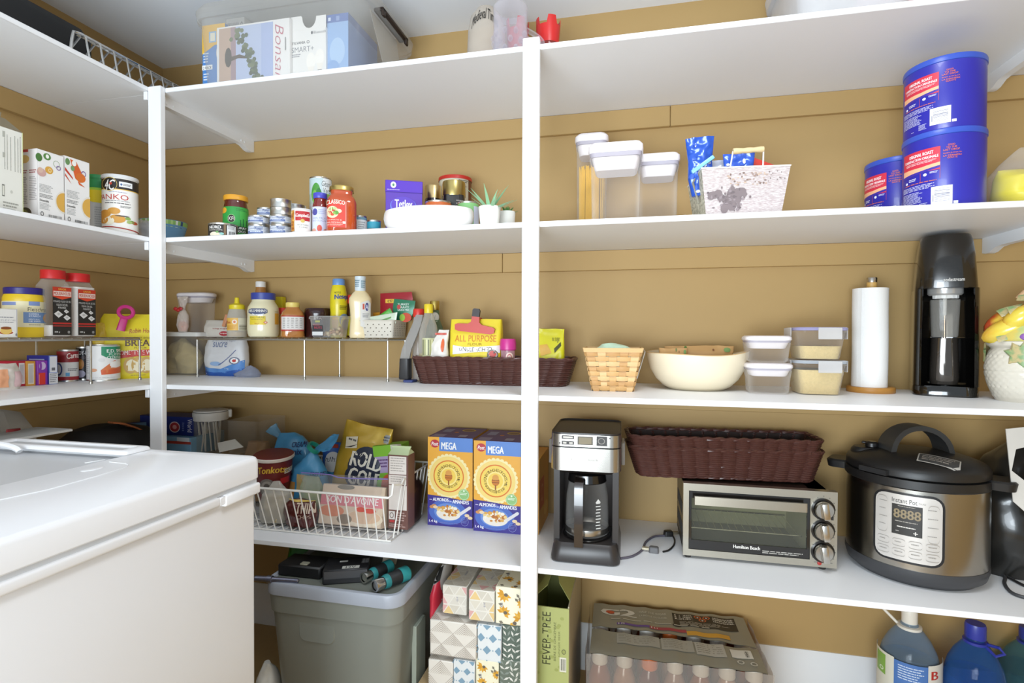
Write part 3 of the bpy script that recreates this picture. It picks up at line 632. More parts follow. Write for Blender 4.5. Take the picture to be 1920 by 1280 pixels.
# tuna cans
def tunastack(pl, pr, tops, Y, labels, kinds, g_):
    x, y, r = cyl(pl, pr, Y=Y, py=415); zs = [Ht((pl+pr)/2, q, x, y, r) for q in tops]; z = Z4
    for i, zt in enumerate(zs):
        h = zt-z-.0004
        t, p = can('tuna_can', labels[i], 'can', x, y, r, z+.0002, h, 'aab0c2', g_, paper=kinds[i])
        if kinds[i]:
            p.rect(-.2, .0, 1.2, .5, '9fa6b8').rect(-.2, .5, 1.2, .78, '6678a8').rect(-.2, .36, 1.2, .5, 'd4d8e0').lines(.05, .08, .3, .3, 2, 'e6e8ec', i).text('Tuna', .3, .1, .62, .45, '46548a', .02, shear=.2).lines(.1, .56, .6, .72, 1, 'dfe3ee', i+2).rect(.7, .05, .98, .85, 'd9dade').lines(.73, .12, .95, .75, 4, 'a6a9b4', i).obj(parent=t)
        z = zt
tunastack(465, 505, [420, 402.5], 1.268, ['silver and blue tuna can, bottom of the left stack beside the green curry jar', 'silver and blue tuna can, top of the left stack beside the green curry jar'], [1, 1], 'tuna cans on the second shelf')
tunastack(506, 547, [419.5, 401, 387, 371], 1.265, ['silver and blue tuna can, bottom of the stack left of the red soup cup', 'silver and blue tuna can with two plain tins on top of it', 'plain tin can, third up in the stack left of the red soup cup', 'plain tin can, topmost of the stack left of the red soup cup'], [1, 1, 0, 0], 'tuna cans on the second shelf')
tunastack(482, 516, [424, 406, 388], 1.345, ['tuna can at the back, bottom of the hidden stack behind the tuna cans', 'tuna can at the back, middle of the hidden stack behind the tuna cans', 'dark labelled tuna can peeking over the left tuna stack'], [1, 1, 1], 'tuna cans on the second shelf')
tunastack(533, 574, [400, 381], 1.36, ['plain tin behind the red soup cup, lower of two', 'plain tin behind the red soup cup, upper of two'], [0, 0], 'tuna cans on the second shelf')
# soup cup
x, y, r = cyl(546.5, 585.5, Y=1.252, py=410); h = Ht(566, 390, x, y, r)-Z4
t = jar('soup_cup', 'white soup cup with a red banner and a noodle picture at its side', 'cup', x, y, Z4, [(r*.86, 0), (r*.92, .004), (r*.98, h*.3), (r, h*.7), (r*.98, h*.93)], mat('efeae4', .4, 0, .02), [(r*.99, h*.925), (r*1.01, h*.94), (r*1.01, h), (.001, h)], mat('dcd8d2', .35), body='cup_wall')
p = pcyl(r+.0004, .002, h*.92, prof=lambda z: r*(.98+.02*min(1, z/(h*.7)))+.0006)
p.rect(-.1, .0, .14, .9, 'c98a36')
R = random.Random(3)
for i in range(14): p.ell(R.uniform(-.02, .12), R.uniform(.05, .85), .05, .05, R.choice(('e2a94e', 'b8722a', 'dfc078', 'a65a20')), 8)
p.rect(.2, .04, .86, .45, 'b72a30').rect(.2, .24, .86, .29, 'd9b0a8').text('Campbell\'s', .22, .14, .84, .32, 'f6f2ee', .02, shear=.25).ell(.53, .46, .1, .08, 'cdb25e').text('VEGETABLE', .27, .6, .8, .66, '8a8a84', .01).text('LEGUMES', .32, .7, .75, .76, '8a8a84', .01).obj(parent=t)
# peas can pair
x, y, r = cyl(580, 622, Y=1.44, py=350); ht = Ht(601, 330, x, y, r); zm = Z4+(ht-Z4)*.5
for i, (z0, z1, lb) in enumerate(((Z4, zm, 'green vegetable can standing under another one behind the jam jar'), (zm+.0004, ht, 'green and white vegetable can on top of another can behind the jam jar'))):
    t, p = can('vegetable_can', lb, 'can', x, y, r, z0, z1-z0-.0002, 'b9cfc0', 'vegetable cans'); p.rect(-.2, 0, 1.2, .5, 'c4d6d8').ell(.78, .2, .22, .26, 'e6e9e9').text('Géant', .55, .08, .92, .26, '3a4a48', .01, shear=.2).text('Vert', .62, .3, .9, .46, '3a4a48', .01, shear=.2).ell(.3, .5, .2, .34, '4f9a3e').ell(.42, .6, .14, .28, '2f7a34').ell(.24, .6, .1, .22, '7ab84a').poly([(.5, .5), (1.1, .45), (1.1, .75), (.5, .85)], '8ab54a').rect(-.2, .82, 1.2, 1, 'd4d0cc').obj(parent=t)
# jam jar
x, y, r = cyl(586, 615, Y=1.262, py=410); h = Ht(600, 360, x, y, r)-Z4
t = jar('jam_jar', 'narrow jar of red jam with a violet blue lid and pale label', 'jar', x, y, Z4, [(r*.9, 0), (r, .004), (r, h*.66), (r*.95, h*.74), (r*.82, h*.8), (r*.82, h*.88)], mat('7a2420', .08, 0, .1, 20, coat=.5), [(r*.88, h*.87), (r*.92, h*.88), (r*.92, h*.985), (r*.89, h), (.001, h)], mat('4a4cb8', .35))
p = pcyl(r+.0004, .004, h*.66); p.rect(-.1, 0, 1.1, 1, 'cfd6ea').ell(.17, .2, .15, .13, '4f4f9a').lines(.38, .1, .95, .3, 3, 'aab6da').text('100% FRUIT', .05, .4, .9, .47, '8288a8', .01).text('NO SUGAR', .05, .5, .9, .56, '8288a8', .01).ell(.45, .82, .16, .13, 'cf5a4a').ell(.1, .92, .14, .1, 'dca08a').ell(.85, .92, .16, .1, 'dca08a').obj(parent=t)
# pasta sauce jar
x, y, r = cyl(612, 669, Y=1.258, py=400); h = Ht(642, 345, x, y, r)-Z4
t = jar('sauce_jar', 'large jar of tomato sauce with a gold lid and red label', 'jar', x, y, Z4, [(r*.92, 0), (r, .004), (r*1.0, h*.62), (r*.98, h*.68), (r*.9, h*.75), (r*.76, h*.8), (r*.73, h*.83), (r*.73, h*.9)], mat('b5481c', .06, 0, .14, 60, coat=.7), [(r*.78, h*.895), (r*.81, h*.9), (r*.81, h*.98), (r*.78, h), (.001, h)], metal('c9b06a', .3), shape=(3.4, 1), n=44)
FS = lambda a_, rr_: rr_*(abs(cos(a_))**3.4+abs(sin(a_))**3.4)**(-1/3.4)
p = Print(lambda u: (u-.5)*2*r, lambda t: h*.67*(1-t)+.006*t, lambda a, b, o: (a, -(r*(1-min(.999, abs(a/r))**3.4)**(1/3.4))-o-.0006, b), step=(r*.15, None))
p.rect(.0, .05, .65, .93, 'd24538').rect(.62, .05, .65, .93, 'e08a7a').text('CLASSICO', .0, .03, .6, .17, 'f6efdc', .02, curve=.2).ell(.2, .42, .2, .2, 'f0d9b4').ell(.4, .38, .1, .07, 'f0d9b4').ell(.22, .4, .17, .17, 'e8c9a0')
for u, v, a_, c_ in ((.17, .32, .08, '7aa84a'), (.12, .44, .07, 'c03a28'), (.24, .36, .06, 'b8402c'), (.32, .44, .09, '5c9a3c'), (.2, .5, .06, 'd04a30'), (.26, .46, .05, '8ab04c'), (.28, .3, .06, 'b4c48a')): p.ell(u, v, a_, a_*.8, c_, 9)
p.text('TOMATO &', .04, .66, .5, .7, 'f3dfd0').text('BASIL PASTA SAUCE', .02, .74, .5, .79, 'f3dfd0').lines(.02, .82, .56, .88, 2, 'e6b8a8').rect(.53, .72, .62, .8, 'f1e9e0').obj(parent=t)
t, p, h = ccan('small_can', 'small can with a pale blue label right of the tomato sauce jar', 'can', 660, 688, 403, 1.32, '9db9c8'); p.rect(.35, .15, 1, .95, 'dfe0de').lines(.42, .25, .9, .85, 5, 'a0a4a6').rect(-.2, 0, 1.2, .12, '6f93a6').obj(parent=t)
t, p, h = ccan('small_can', 'small teal can at the left tip of the white oval dish', 'can', 688, 714, 411.5, 1.29, '2d8aa0'); p.rect(-.2, .6, 1.2, 1, '5a4632').text('MED', .15, .68, .75, .9, 'ece6dc', .02).obj(parent=t)
# oval dish
x, y, r = cyl(711, 893, Y=1.262, py=405); zt = Ht(800, 386.5, x, y-.055, 0)-Z4
t = thing('oval_dish', 'white glossy oval serving dish in front of the tea box and coffee jars', 'dish', x, y, Z4)
SY = .56; r *= .985
G().lathe([(r*.8, 0), (r*.86, .003), (r*.97, zt*.35), (r*1.0, zt*.62), (r*.99, zt*.86), (r*.965, zt*.985), (r*.95, zt), (r*.935, zt*.97), (r*.93, zt*.6), (r*.8, zt*.15), (.001, .004)], mat('ece8e4', .12, 0, .01, coat=.4), 56, sx=1, sy=SY).obj('body', t)
# tea box
h = oY(757, 339, 1.345).z-Z4; t, W, D = carton('tea_box', 'purple tea box with a white and blue oval logo behind the oval dish', 'box', oY(723, 360, 1.325), oY(792, 360, 1.365), .062, h, Z4, '5a38a8')
hl = h*.205
G().box(-W/2-.0009, -D/2-.0009, h-hl, W/2+.0009, D/2+.0009, h+.0006, mat('5630b4', .4, 0, .02), .0015).obj('lid', t)
p = pflat(W, h, -D/2-.001); p.rect(0, .2, 1, .205, '2a1a6a').ell(.21, .08, .075, .055, 'eceaf2').ell(.21, .08, .03, .025, '4a8a5a').lines(.04, .155, .4, .18, 1, 'b9a8dc').ell(.48, .44, .36, .16, '6a78d8', 30).ell(.48, .42, .33, .145, '5b3fb6', 30).text('Tetley', .25, .33, .72, .52, 'f4f2fa', .03).lines(.3, .52, .52, .535, 1, '2c1c70').ring(.26, .68, .06, .04, .3, 'b9a0dc').obj(parent=t)
# coffee jars and tubs behind the dish
x, y, r = cyl(796, 829, Y=1.45, py=365); h = Ht(813, 345, x, y, r)-Z4
DG = mat('241812', .08, 0, .2, 20, coat=.6); GOLD = metal('cdb482', .32)
t = jar('coffee_jar', 'small instant coffee jar with a gold cap next to the purple tea box', 'jar', x, y, Z4, [(r*.9, 0), (r, .004), (r, h*.72), (r*.95, h*.775)], DG, [(r*.94, h*.77), (r*.94, h*.985), (r*.9, h), (.001, h)], GOLD)
p = pcyl(r+.0003, h*.1, h*.72); p.rect(.05, .1, .6, .9, '6a4a2c').rect(.4, .2, .55, .45, 'cfc4b0').lines(.55, .1, .95, .3, 2, 'a8925a').rect(.3, .02, .5, .08, 'd9d2c6').obj(parent=t)
x, y, r = cyl(829, 873, Y=1.42, py=365); h = Ht(851, 336, x, y, r)-Z4
t = jar('coffee_jar', 'black coffee jar with a wide brass coloured lid in front of the red-lidded can', 'jar', x, y, Z4, [(r*.9, 0), (r, .004), (r*.98, h*.62), (r*.93, h*.76)], mat('1a1715', .08, 0, .2, 20, coat=.6), [(r*.985, h*.75), (r*1.0, h*.76), (r*.98, h*.97), (r*.95, h), (.001, h)], metal('b7a468', .3), shape=(3.2, 1))
p = Print(lambda u: (u-.5)*2*r, lambda t: h*.72*(1-t), lambda a, b, o: (a, -(r*(1-min(.999, abs(a/r))**3.2)**(1/3.2))-o-.0008, b), step=(r*.15, None)); p.ell(.3, .4, .16, .2, '8a9070').ell(.3, .4, .1, .14, 'b0a890').lines(.6, .08, .92, .4, 5, '8c8680').text('E', .42, .55, .5, .68, 'e6e0d8', .03).lines(.62, .5, .9, .62, 2, 'b04a40').obj(parent=t)
x, y, r = cyl(823, 884, Y=1.515, py=350); h = Ht(853, 327.5, x, y, r)-Z4
t, p = can('drink_mix_can', 'large pale can with a red plastic lid behind the coffee jars', 'can', x, y, r, Z4, h, 'cfc5ae', lid='b8281c'); p.lines(.6, .04, .9, .09, 2, '6a6458').rect(.9, .0, 1.2, 1, '6a3a1c').lines(.62, .12, .85, .3, 4, '9c948a').obj(parent=t)
x, y, r = cyl(797, 847, Y=1.37, py=385); h = Ht(822, 374, x, y, r)-Z4
t, p = can('dip_tub', 'orange round tub half hidden behind the oval dish', 'tub', x, y, r, Z4, h, 'd06a34', paper=True); p.rect(.05, .3, .6, .5, '3a4aa0').text('Dips', .14, .33, .5, .46, 'f0eef6', .03).rect(.72, .1, 1, 1, 'e0c8a8').obj(parent=t)
x, y, r = cyl(858, 898, Y=1.355, py=385); h = Ht(878, 376, x, y, r)-Z4
t, p = can('dip_tub', 'light green round tub between the oval dish and the succulent', 'tub', x, y, r, Z4, h, '86c07a'); p.rect(.15, .3, .55, .5, '2a4a80').rect(.75, .1, 1, .9, 'c4c8d8').obj(parent=t)
# succulents
POT = mat('e9e7e0', .35, 0, .015); LEAF = mat('8fbf94', .5, 0, .12, 60); LEAF2 = mat('5c8a48', .5, 0, .2, 60)
def leafblade(g, base, az, el, L, w, m, bend=.3):
    pts = []; d = Vector((cos(az)*cos(el), sin(az)*cos(el), sin(el))); s_ = Vector((-sin(az), cos(az), 0)); n_ = s_.cross(d)
    secs = []
    for i in range(6):
        q = i/5; c = Vector(base)+d*L*q+Vector((cos(az), sin(az), -.3))*L*bend*q*q*.5
        ww = w*(1-q**1.6)*(.75+.5*q*(1-q))+.0003; th = ww*.22+.0002
        secs.append([c-s_*ww, c+n_*th*-1, c+s_*ww, c+n_*th*.5])
    g.loft(secs, m)
x, y, r = cyl(897, 939, Y=1.243, py=400); zt = Ht(917, 383.5, x, y, r)-Z4
t = thing('potted_succulent', 'spiky pale green succulent in a white pot at the edge of the second shelf', 'plant', x, y, Z4, 0, 'potted succulents')
G().lathe([(r*.78, 0), (r*.82, .002), (r*1.0, zt-.001), (r*.99, zt), (r*.93, zt-.001), (r*.9, zt-.006), (.001, zt-.006)], POT, 36).obj('pot', t)
R = random.Random(7); topz = Ht(922, 335, x, y)-Z4
for i in range(15):
    az = 2*pi*i/15*2.4+R.uniform(-.2, .2); el = R.uniform(.55, 1.45) if i > 6 else R.uniform(.25, .8)
    g = G(); leafblade(g, (0.003*cos(az), .003*sin(az), zt-.008), az, el, (topz-zt)*R.uniform(.8, 1.08), .0056, LEAF, R.uniform(.05, .4)); g.obj('leaf', t)
x, y, r = cyl(935, 966.5, Y=1.32, py=400); zt = Ht(951, 394, x, y, r)-Z4
t = thing('potted_succulent', 'small rosette succulent in a white pot behind the spiky one', 'plant', x, y, Z4, 0, 'potted succulents')
G().lathe([(r*.84, 0), (r*.86, .002), (r*1.0, zt-.001), (r*.99, zt), (r*.93, zt-.001), (r*.9, zt-.006), (.001, zt-.006)], POT, 36).obj('pot', t)
for i in range(16):
    az = i*2.4; el = .35+.07*i
    g = G(); leafblade(g, (0, 0, zt-.008), az, min(1.35, el), .03-.0006*i, .0075, LEAF2, .1); g.obj('leaf', t)
# ================================================================== second shelf, right part
GASK = mat('a9a3ad', .4)
def popbox(name, label, cat, x, yf, z, W, D, h, rz=0, fill=None, group=None, lidh=None, plug=True, rad=.014):
    lidh = lidh or min(.03, h*.16)
    c = Vector((x, yf+D/2))
    t = thing(name, label, cat, c.x, c.y, z, rz, group); hb = h-lidh
    wb, db = W*.93, D*.93
    G().rbox([(.0005, wb*.84, db*.84, rad*.8), (.003, wb*.9, db*.9, rad), (h*.08, wb*.96, db*.96, rad), (hb-.02, wb, db, rad), (hb-.006, W*.985, D*.985, rad*1.1), (hb, W, D, rad*1.1)], CLEAR, 5, True, False).obj('body', t)
    g = G(); g.rbox([(hb+lidh*.3, W, D, rad*1.15), (hb+lidh*.45, W+.004, D+.004, rad*1.2), (h-lidh*.2, W+.003, D+.003, rad*1.2), (h, W-.008, D-.008, rad)], mat('ece6e8', .3, 0, .01), 5); g.obj('lid', t)
    g = G(); g.rbox([(hb+lidh*.02, W*.97, D*.97, rad), (hb+lidh*.3, W*.99, D*.99, rad)], GASK, 5); g.obj('gasket', t)
    if plug:
        g = G(); g.rbox([(hb-lidh*.85, W*.74, D*.74, rad*.8), (hb-lidh*.75, W*.8, D*.8, rad), (hb+.0005, W*.9, D*.9, rad)], mat('eae3e4', .35, 0, .01), 5); g.obj('plug', t)
    if fill: fill(t, wb*.9, db*.9, hb)
    return t
def spag(t, w, d, hb):
    g = G(); R = random.Random(5); m = mat('e0b64c', .5, 0, .12, 40); fy = .76
    for i in range(150):
        a_ = R.uniform(-w*.45, w*.45); b_ = R.choice((-1, 1))*d*.45 if R.random() < .6 else R.uniform(-d*.45, d*.45)
        zz = hb*R.uniform(.72, .79); g.tube([(a_, b_, .004), (a_+R.uniform(-.002, .002), b_*.98, zz)], .0014, m, 4)
    g.obj('spaghetti', t, kind='stuff')
def popfit(pl, pr, pt, Y):   # front face of the lid
    a, b = oY(pl, pt, Y), oY(pr, pt, Y); return (a.x+b.x)/2, b.x-a.x, a.z
x, W, z = popfit(1078, 1139, 250, 1.42); popbox('food_container', 'tall clear container of spaghetti with a white lid', 'container', x, 1.42, Z4, W, .08, z-Z4, fill=spag, group='clear lidded containers', rad=.018)
def sed(hexc, f):
    def fn(t, w, d, hb):
        G().rbox([(.003, w*.9, d*.9, .01), (hb*f, w, d, .012)], mat(hexc, .7, 0, .15, 90, bump=.3, bscale=300), 4).obj('contents', t)
    return fn
x, W, z = popfit(1104, 1205, 268, 1.275); popbox('food_container', 'clear container with a white lid in front of the spaghetti one', 'container', x, 1.275, Z4, W, .085, z-Z4, group='clear lidded containers', lidh=.034)
x, W, z = popfit(1196, 1275, 288, 1.375); popbox('food_container', 'clear container with a white lid, right of and behind the two others', 'container', x, 1.375, Z4, W, .085, z-Z4, group='clear lidded containers', lidh=.03)
t = thing('silver_packet', 'small silver packet lying between the clear containers and the metal pail', 'packet', oY(1283, 402, 1.26).x, 1.26, Z4); Bag([(0, .024, .016), (.006, .028, .02), (.012, .016, .008)], 2.2, .002, 80, 4).body(mat('cfd2d8', .3, .3)).obj('wrapper', t)
# pail with candy
Y0 = 1.25
tl, tr, br, bl = oY(1308, 316, Y0), oY(1480, 305.5, Y0), oY(1465, 392, Y0+.012), oY(1322, 399, Y0+.012)
zt = (tl.z+tr.z)/2-Z4; Wt = tr.x-tl.x; Wb = Wt*.84; cx = (tl.x+tr.x)/2
t = thing('metal_pail', 'whitewashed metal trough with a dark animal stencil and a wooden grip', 'pail', cx, Y0+.082, Z4, .1)
PM = mat('d9d2d2', .55, 0, .06, 14, aniso=(6, 6, 40)); PM = mat('cdc4c2', .55, 0, 0, 16, aniso=(8, 8, 60), hex2='ae9f9e')
SP = mat('cfc9b4', .6, 0, 0, 160, hex2='9c9884')
D0, D1 = .15, .12
def q4(w, d, z): return [(-w/2, -d/2, z), (w/2, -d/2, z), (w/2, d/2, z), (-w/2, d/2, z)]
g = G(); A = q4(Wb, D1, 0); B_ = q4(Wt, D0, zt); 
g.add(A+B_, [(0, 1, 5, 4)], PM, False); g.add(A+B_, [(1, 2, 6, 5), (3, 0, 4, 7)], SP, False); g.add(A+B_, [(2, 3, 7, 6), (3, 2, 1, 0)], PM, False)
A2 = q4(Wb-.004, D1-.004, .002); B2 = q4(Wt-.004, D0-.004, zt); g.add(A2+B2, [(4, 5, 1, 0), (5, 6, 2, 1), (6, 7, 3, 2), (7, 4, 0, 3), (0, 1, 2, 3)], PM, False); g.obj('trough', t)
g = G(); g.tube([(-Wt/2, -D0/2, zt), (Wt/2, -D0/2, zt), (Wt/2, D0/2, zt), (-Wt/2, D0/2, zt)], .0017, mat('e9e6e2', .4), 6, closed=True); g.obj('rim', t)
def fmap(a, b, o): q = b/zt; return (a, -(D1/2+(D0/2-D1/2)*q)-o, b)
p = Print(lambda u: (u-.5)*Wt, lambda t: zt*(1-t), fmap, rough=.6); R = random.Random(6)
for i in range(46): p.ell(R.uniform(.3, .75), R.uniform(.08, .34), R.uniform(.006, .02), R.uniform(.01, .022), R.choice(('9a8276', '7f6a62', 'b49c8c', 'c2ab98')), 7)
for i in range(14): p.ell(R.uniform(.75, .95), R.uniform(.1, .3), .006, .01, R.choice(('6f6462', '8a7a74')), 7)
for (u, v, a_, b_) in ((.15, .52, .07, .07), (.2, .5, .05, .08), (.3, .62, .05, .09), (.34, .52, .04, .12), (.42, .5, .07, .1), (.36, .7, .06, .13), (.28, .78, .045, .1), (.46, .46, .06, .07), (.5, .52, .03, .05), (.42, .6, .05, .1), (.44, .75, .02, .07), (.12, .57, .04, .04), (.24, .58, .05, .06), (.36, .42, .03, .06)):
    p.ell(u, v, a_, b_, '7c6f70', 14)
for i in range(60): p.ell(.3+R.gauss(0, .1), .6+R.gauss(0, .11), R.uniform(.006, .02), R.uniform(.01, .03), R.choice(('6a5e60', '8d8082', '76696a')), 7)
p.obj('stencil', parent=t)
for s in (-1, 1):
    g = G(); g.tube([(s*Wt/2, -.035, zt-.003), (s*(Wt/2+.010), -.034, zt-.02), (s*(Wt/2-.004), -.03, zt-.066)] if s < 0 else [(s*Wt/2, -.03, zt-.003), (s*(Wt/2+.004), -.03, zt-.02), (s*(Wt/2-.012), -.03, zt-.05)], .0025, mat('8b8676', .5), 6); g.obj('side_lug', t)
a, b = oY(1363, 312, Y0), oY(1426, 308, Y0); c_, d_ = oY(1368, 283, Y0), oY(1427, 277, Y0)
L = lambda v: (v.x-cx, -D0/2, v.z-Z4)
g = G(); g.tube([L(a), L(a+(c_-a)*.5), L(c_)], .0017, mat('dcdad6', .35), 6); g.obj('handle_wire', t); g = G(); g.tube([L(b), L(b+(d_-b)*.5), L(d_)], .0017, mat('dcdad6', .35), 6); g.obj('handle_wire', t)
g = G(); n_ = 9; g.tube([tuple(Vector(L(c_))*(1-i/n_)+Vector(L(d_))*(i/n_)) for i in range(n_+1)], [.0062, .0068, .0062, .0054, .0062, .0062, .0054, .006, .0066, .0062], mat('d9c193', .55, 0, .12, 60), 12); g.obj('handle_grip', t)
def candybag(name, label, px, py, Y, w, h, d, z, hexc, hex2, seed, group=None, tilt=0):
    q = oY(px, py, Y); t = thing(name, label, 'candy bag', q.x, Y, z, 0, group); t.rotation_euler = (0, tilt, 0)
    b = Bag([(0, w*.7, d*.6), (h*.3, w, d), (h*.6, w*.95, d*.7), (h*.8, w*1.05, d*.4), (h, w*1.15, .004)], 2.4, .006, 40, seed); b.body(mat(hexc, .22, .15, .15, 50, coat=.3)).obj('wrapper', t)
    p = b.pr(w, 0, h); R = random.Random(seed)
    for i in range(16): p.ell(R.uniform(.1, .9), R.uniform(.1, .95), R.uniform(.03, .1), R.uniform(.02, .06), R.choice((hex2, 'cfd6e6', '2b56b8')), 8)
    p.obj(parent=t); return t
zi = Z4+.012
candybag('candy_bag', 'blue and silver candy bag standing up at the left end of the pail', 1314, 300, Y0+.05, .055, oY(1312, 258, Y0+.05).z-zi-.05, .03, zi+.05, '1f4fb4', '8f8aa0', 2, tilt=-.02)
candybag('candy_bag', 'striped white and blue candy bag in the middle of the pail', 1346, 300, Y0+.085, .05, oY(1350, 299, Y0+.08).z-zi, .03, zi, 'b8bac6', '3a4a80', 4)
candybag('candy_bag', 'blue dotted candy bag under the wooden grip of the pail', 1385, 300, Y0+.07, .06, oY(1385, 288, Y0+.07).z-zi, .035, zi, '2f58c0', 'dfe4f4', 9)
t = thing('bag_clip', 'light blue plastic bag clip across the candy bag', 'clip', oY(1318, 308, Y0+.01).x, Y0+.012, oY(1318, 308, Y0+.01).z, 0); t.rotation_euler = (0, radians(-35), 0)
g = G(); g.box(-.028, -.004, -.0045, .028, .0, .0045, mat('7fc0e2', .35), .002, 2); g.obj('upper_jaw', t); g = G(); g.box(-.028, .0002, -.004, .026, .004, .004, mat('7fc0e2', .35), .002, 2); g.obj('lower_jaw', t)
t = thing('red_packet', 'red packet with a pointed corner inside the pail', 'packet', oY(1424, 305, Y0+.09).x, Y0+.10, zi, 0)
hr = oY(1412, 294, Y0+.09).z-zi
g = G(); g.prism([(-.03, 0), (.04, 0), (.045, hr*.82), (-.012, hr), (-.018, hr*.98)], -.006, .006, mat('c8301f', .4, 0, .1, 30)); g.obj('sleeve', t)
# coffee tubs
BLU = mat('2b2aa0', .32, 0, .05, 8, coat=.15); BLL = mat('3553b8', .32, 0, .03)
def coffeetub(label, x, y, r, z, h, rz):
    t = thing('coffee_tub', label, 'tub', x, y, z, facing(x, y)+rz, 'blue coffee tubs')
    G().lathe([(r*.97, 0), (r*.985, .002), (r*.985, h-.012)], BLU, 56).obj('tub', t)
    G().lathe([(r*.985, h-.0125), (r*1.005, h-.0115), (r*1.01, h-.004), (r*.995, h-.0004), (r*.95, h), (r*.93, h-.003), (.001, h-.003)], BLL, 56).obj('lid', t)
    p = pcyl(r*.985+.0002, 0, h)
    p.rect(.06, .21, .52, .49, 'cf2f46').poly([(.06, .42), (.3, .425), (.52, .4), (.52, .44), (.3, .47), (.06, .49)], 'f0b48c').poly([(.06, .49), (.3, .47), (.52, .44), (.52, .47), (.3, .5), (.06, .53)], '3a2a9a')
    p.text('ORIGINAL ROAST', .14, .245, .44, .285, 'f6f0f0', .035).text('TORRÉFACTION ORIGINALE', .08, .295, .5, .335, 'f6f0f0', .03).rect(.1, .35, .48, .354, 'f0c8c8').lines(.1, .362, .48, .385, 2, 'f0c8c8')
    p.rect(.285, .5, .29, .62, 'c8503a').rect(.517, .44, .521, .6, 'c8503a').ell(.11, .585, .014, .016, 'e8e8f6').lines(.14, .545, .24, .585, 2, 'dcdcf2').ell(.345, .53, .022, .018, 'e8e8f6').lines(.4, .505, .5, .53, 2, 'dcdcf2').lines(.09, .61, .5, .63, 1, 'c86a5a')
    p.lines(.06, .645, .46, .71, 4, 'b9b9e0', 2).lines(.06, .725, .33, .87, 9, 'b9b9e0', 3)
    p.tlines(['GOOD', 'TO THE', 'LAST DROP'], .555, .2, .73, .29, 'e0702c', .02, fit=False).tlines(['BON JUSQU\'À', 'LA DERNIÈRE', 'GOUTTE'], .555, .3, .75, .385, 'e0702c', .02, fit=False)
    p.rect(.42, .7, .66, .93, 'e6e4ee').bars(.46, .73, .63, .9, '8a8a96', 4, False, 9).rect(.44, .8, .45, .88, '8a8a96').rect(.67, .895, .72, .93, 'd9d8ea').lines(.28, .88, .39, .96, 5, 'b9b9e0', 5).lines(.18, .945, .22, .96, 1, 'b9b9e0')
    p.obj(parent=t); return t
x1, y1, r1 = cyl(1690, 1852, Y=1.325, py=330); zt1 = Ht(1771, 239, x1, y1, r1); zt2 = Ht(1768, 102.5, x1, y1, r1)
h1 = zt1-Z4
coffeetub('blue coffee tub at the bottom of the two stacked ones on the second shelf', x1, y1, r1, Z4, h1-.0005, radians(-6))
coffeetub('blue coffee tub stacked on top of another blue tub', x1, y1+.001, r1*.985, Z4+h1, zt2-Z4-h1, radians(-9))
yb3 = YT-r1-.002
aL = atan2(ray(1619.5, 330).x, ray(1619.5, 330).y)
# axis such that the left tangent passes the measured edge
xb3 = yb3*math.tan(aL)+r1/cos(aL)
xb3 = min(xb3, x1-sqrt(max(1e-4, (2*r1+.002)**2-(yb3-y1)**2))) if (yb3-y1) < 2*r1 else xb3
coffeetub('blue coffee tub on its own, half hidden behind the stacked pair', xb3, yb3, r1*.985, Z4, h1-.0005, radians(-22))
# clear bag with yellow packet
q = oY(1905, 340, 1.315)
t = thing('clear_bag', 'crumpled clear plastic bag holding a yellow packet beside the stacked coffee tubs', 'plastic bag', q.x+.04, 1.335, Z4); hb = oY(1905, 268, 1.3).z-Z4
Bag([(0, .12, .11), (hb*.3, .155, .13), (hb*.6, .15, .11), (hb*.82, .10, .05), (hb, .05, .008)], 2.3, .012, 26, 8).body(clear('faf8f4', 'f0eeea', .06, .4, .1)).obj('film', t)
h2 = oY(1880, 312, 1.3).z-Z4; b = Bag([(0.004, .10, .08), (h2*.4, .135, .10), (h2*.8, .125, .08), (h2, .12, .01)], 2.6, .006, 22, 3); b.body(mat('e6d800', .35, 0, .05, 20)).obj('packet', t)
p = b.pr(.14, 0, h2); p.rect(.7, .12, .95, .24, '6a6a3a').poly([(.35, 1), (.7, .62), (1, .55), (1, 1)], 'd9d0c4').obj(parent=t)
# ================================================================== third shelf: wire helper racks
STEEL = metal('b9b8b2', .32)
def helper_rack(name, label, near, far, zt, legs_n, legs_f, lean=None):
    # near/far: polyline ends of the two long rails (world xy); legs at given world xy
    t = thing(name, label, 'rack', near[0][0], near[0][1], Z3); o = Vector((near[0][0], near[0][1], 0))
    P = lambda v, z: (v[0]-o.x, v[1]-o.y, z)
    H = zt-Z3
    for a, b in (near, far):
        g = G(); g.tube([P(a, H-.003), P(b, H-.003)], .0028, STEEL, 8); g.obj('rail', t)
    for ln, lf in zip(legs_n, legs_f):
        for l in (ln, lf):
            g = G(); g.tube([P(l, 0), P(l, H-.004)], .0026, STEEL, 8); g.lathe([(.0045, 0), (.0045, .006), (.003, .0075)], STEEL, 10, M=Matrix.Translation(P(l, .0003))); g.obj('leg', t)
    A, B = Vector(near[0]), Vector(near[1]); C, D = Vector(far[0]), Vector(far[1])
    n = int((B-A).length/.024)
    for i in range(n+1):
        q = i/n; a = A+(B-A)*q; c = C+(D-C)*q
        g = G(); g.tube([P(a, H-.001), P(a, H+.0015), P(c, H+.0015), P(c, H-.001)], .0016, STEEL, 5); g.obj('cross_wire', t)
    return t
ZR = Z3+.1225
lA, lB = oX(170, 640, -1.43), oX(262, 640, -1.42); lC, lD = oX(68, 640, -1.585), oX(154, 640, -1.585)
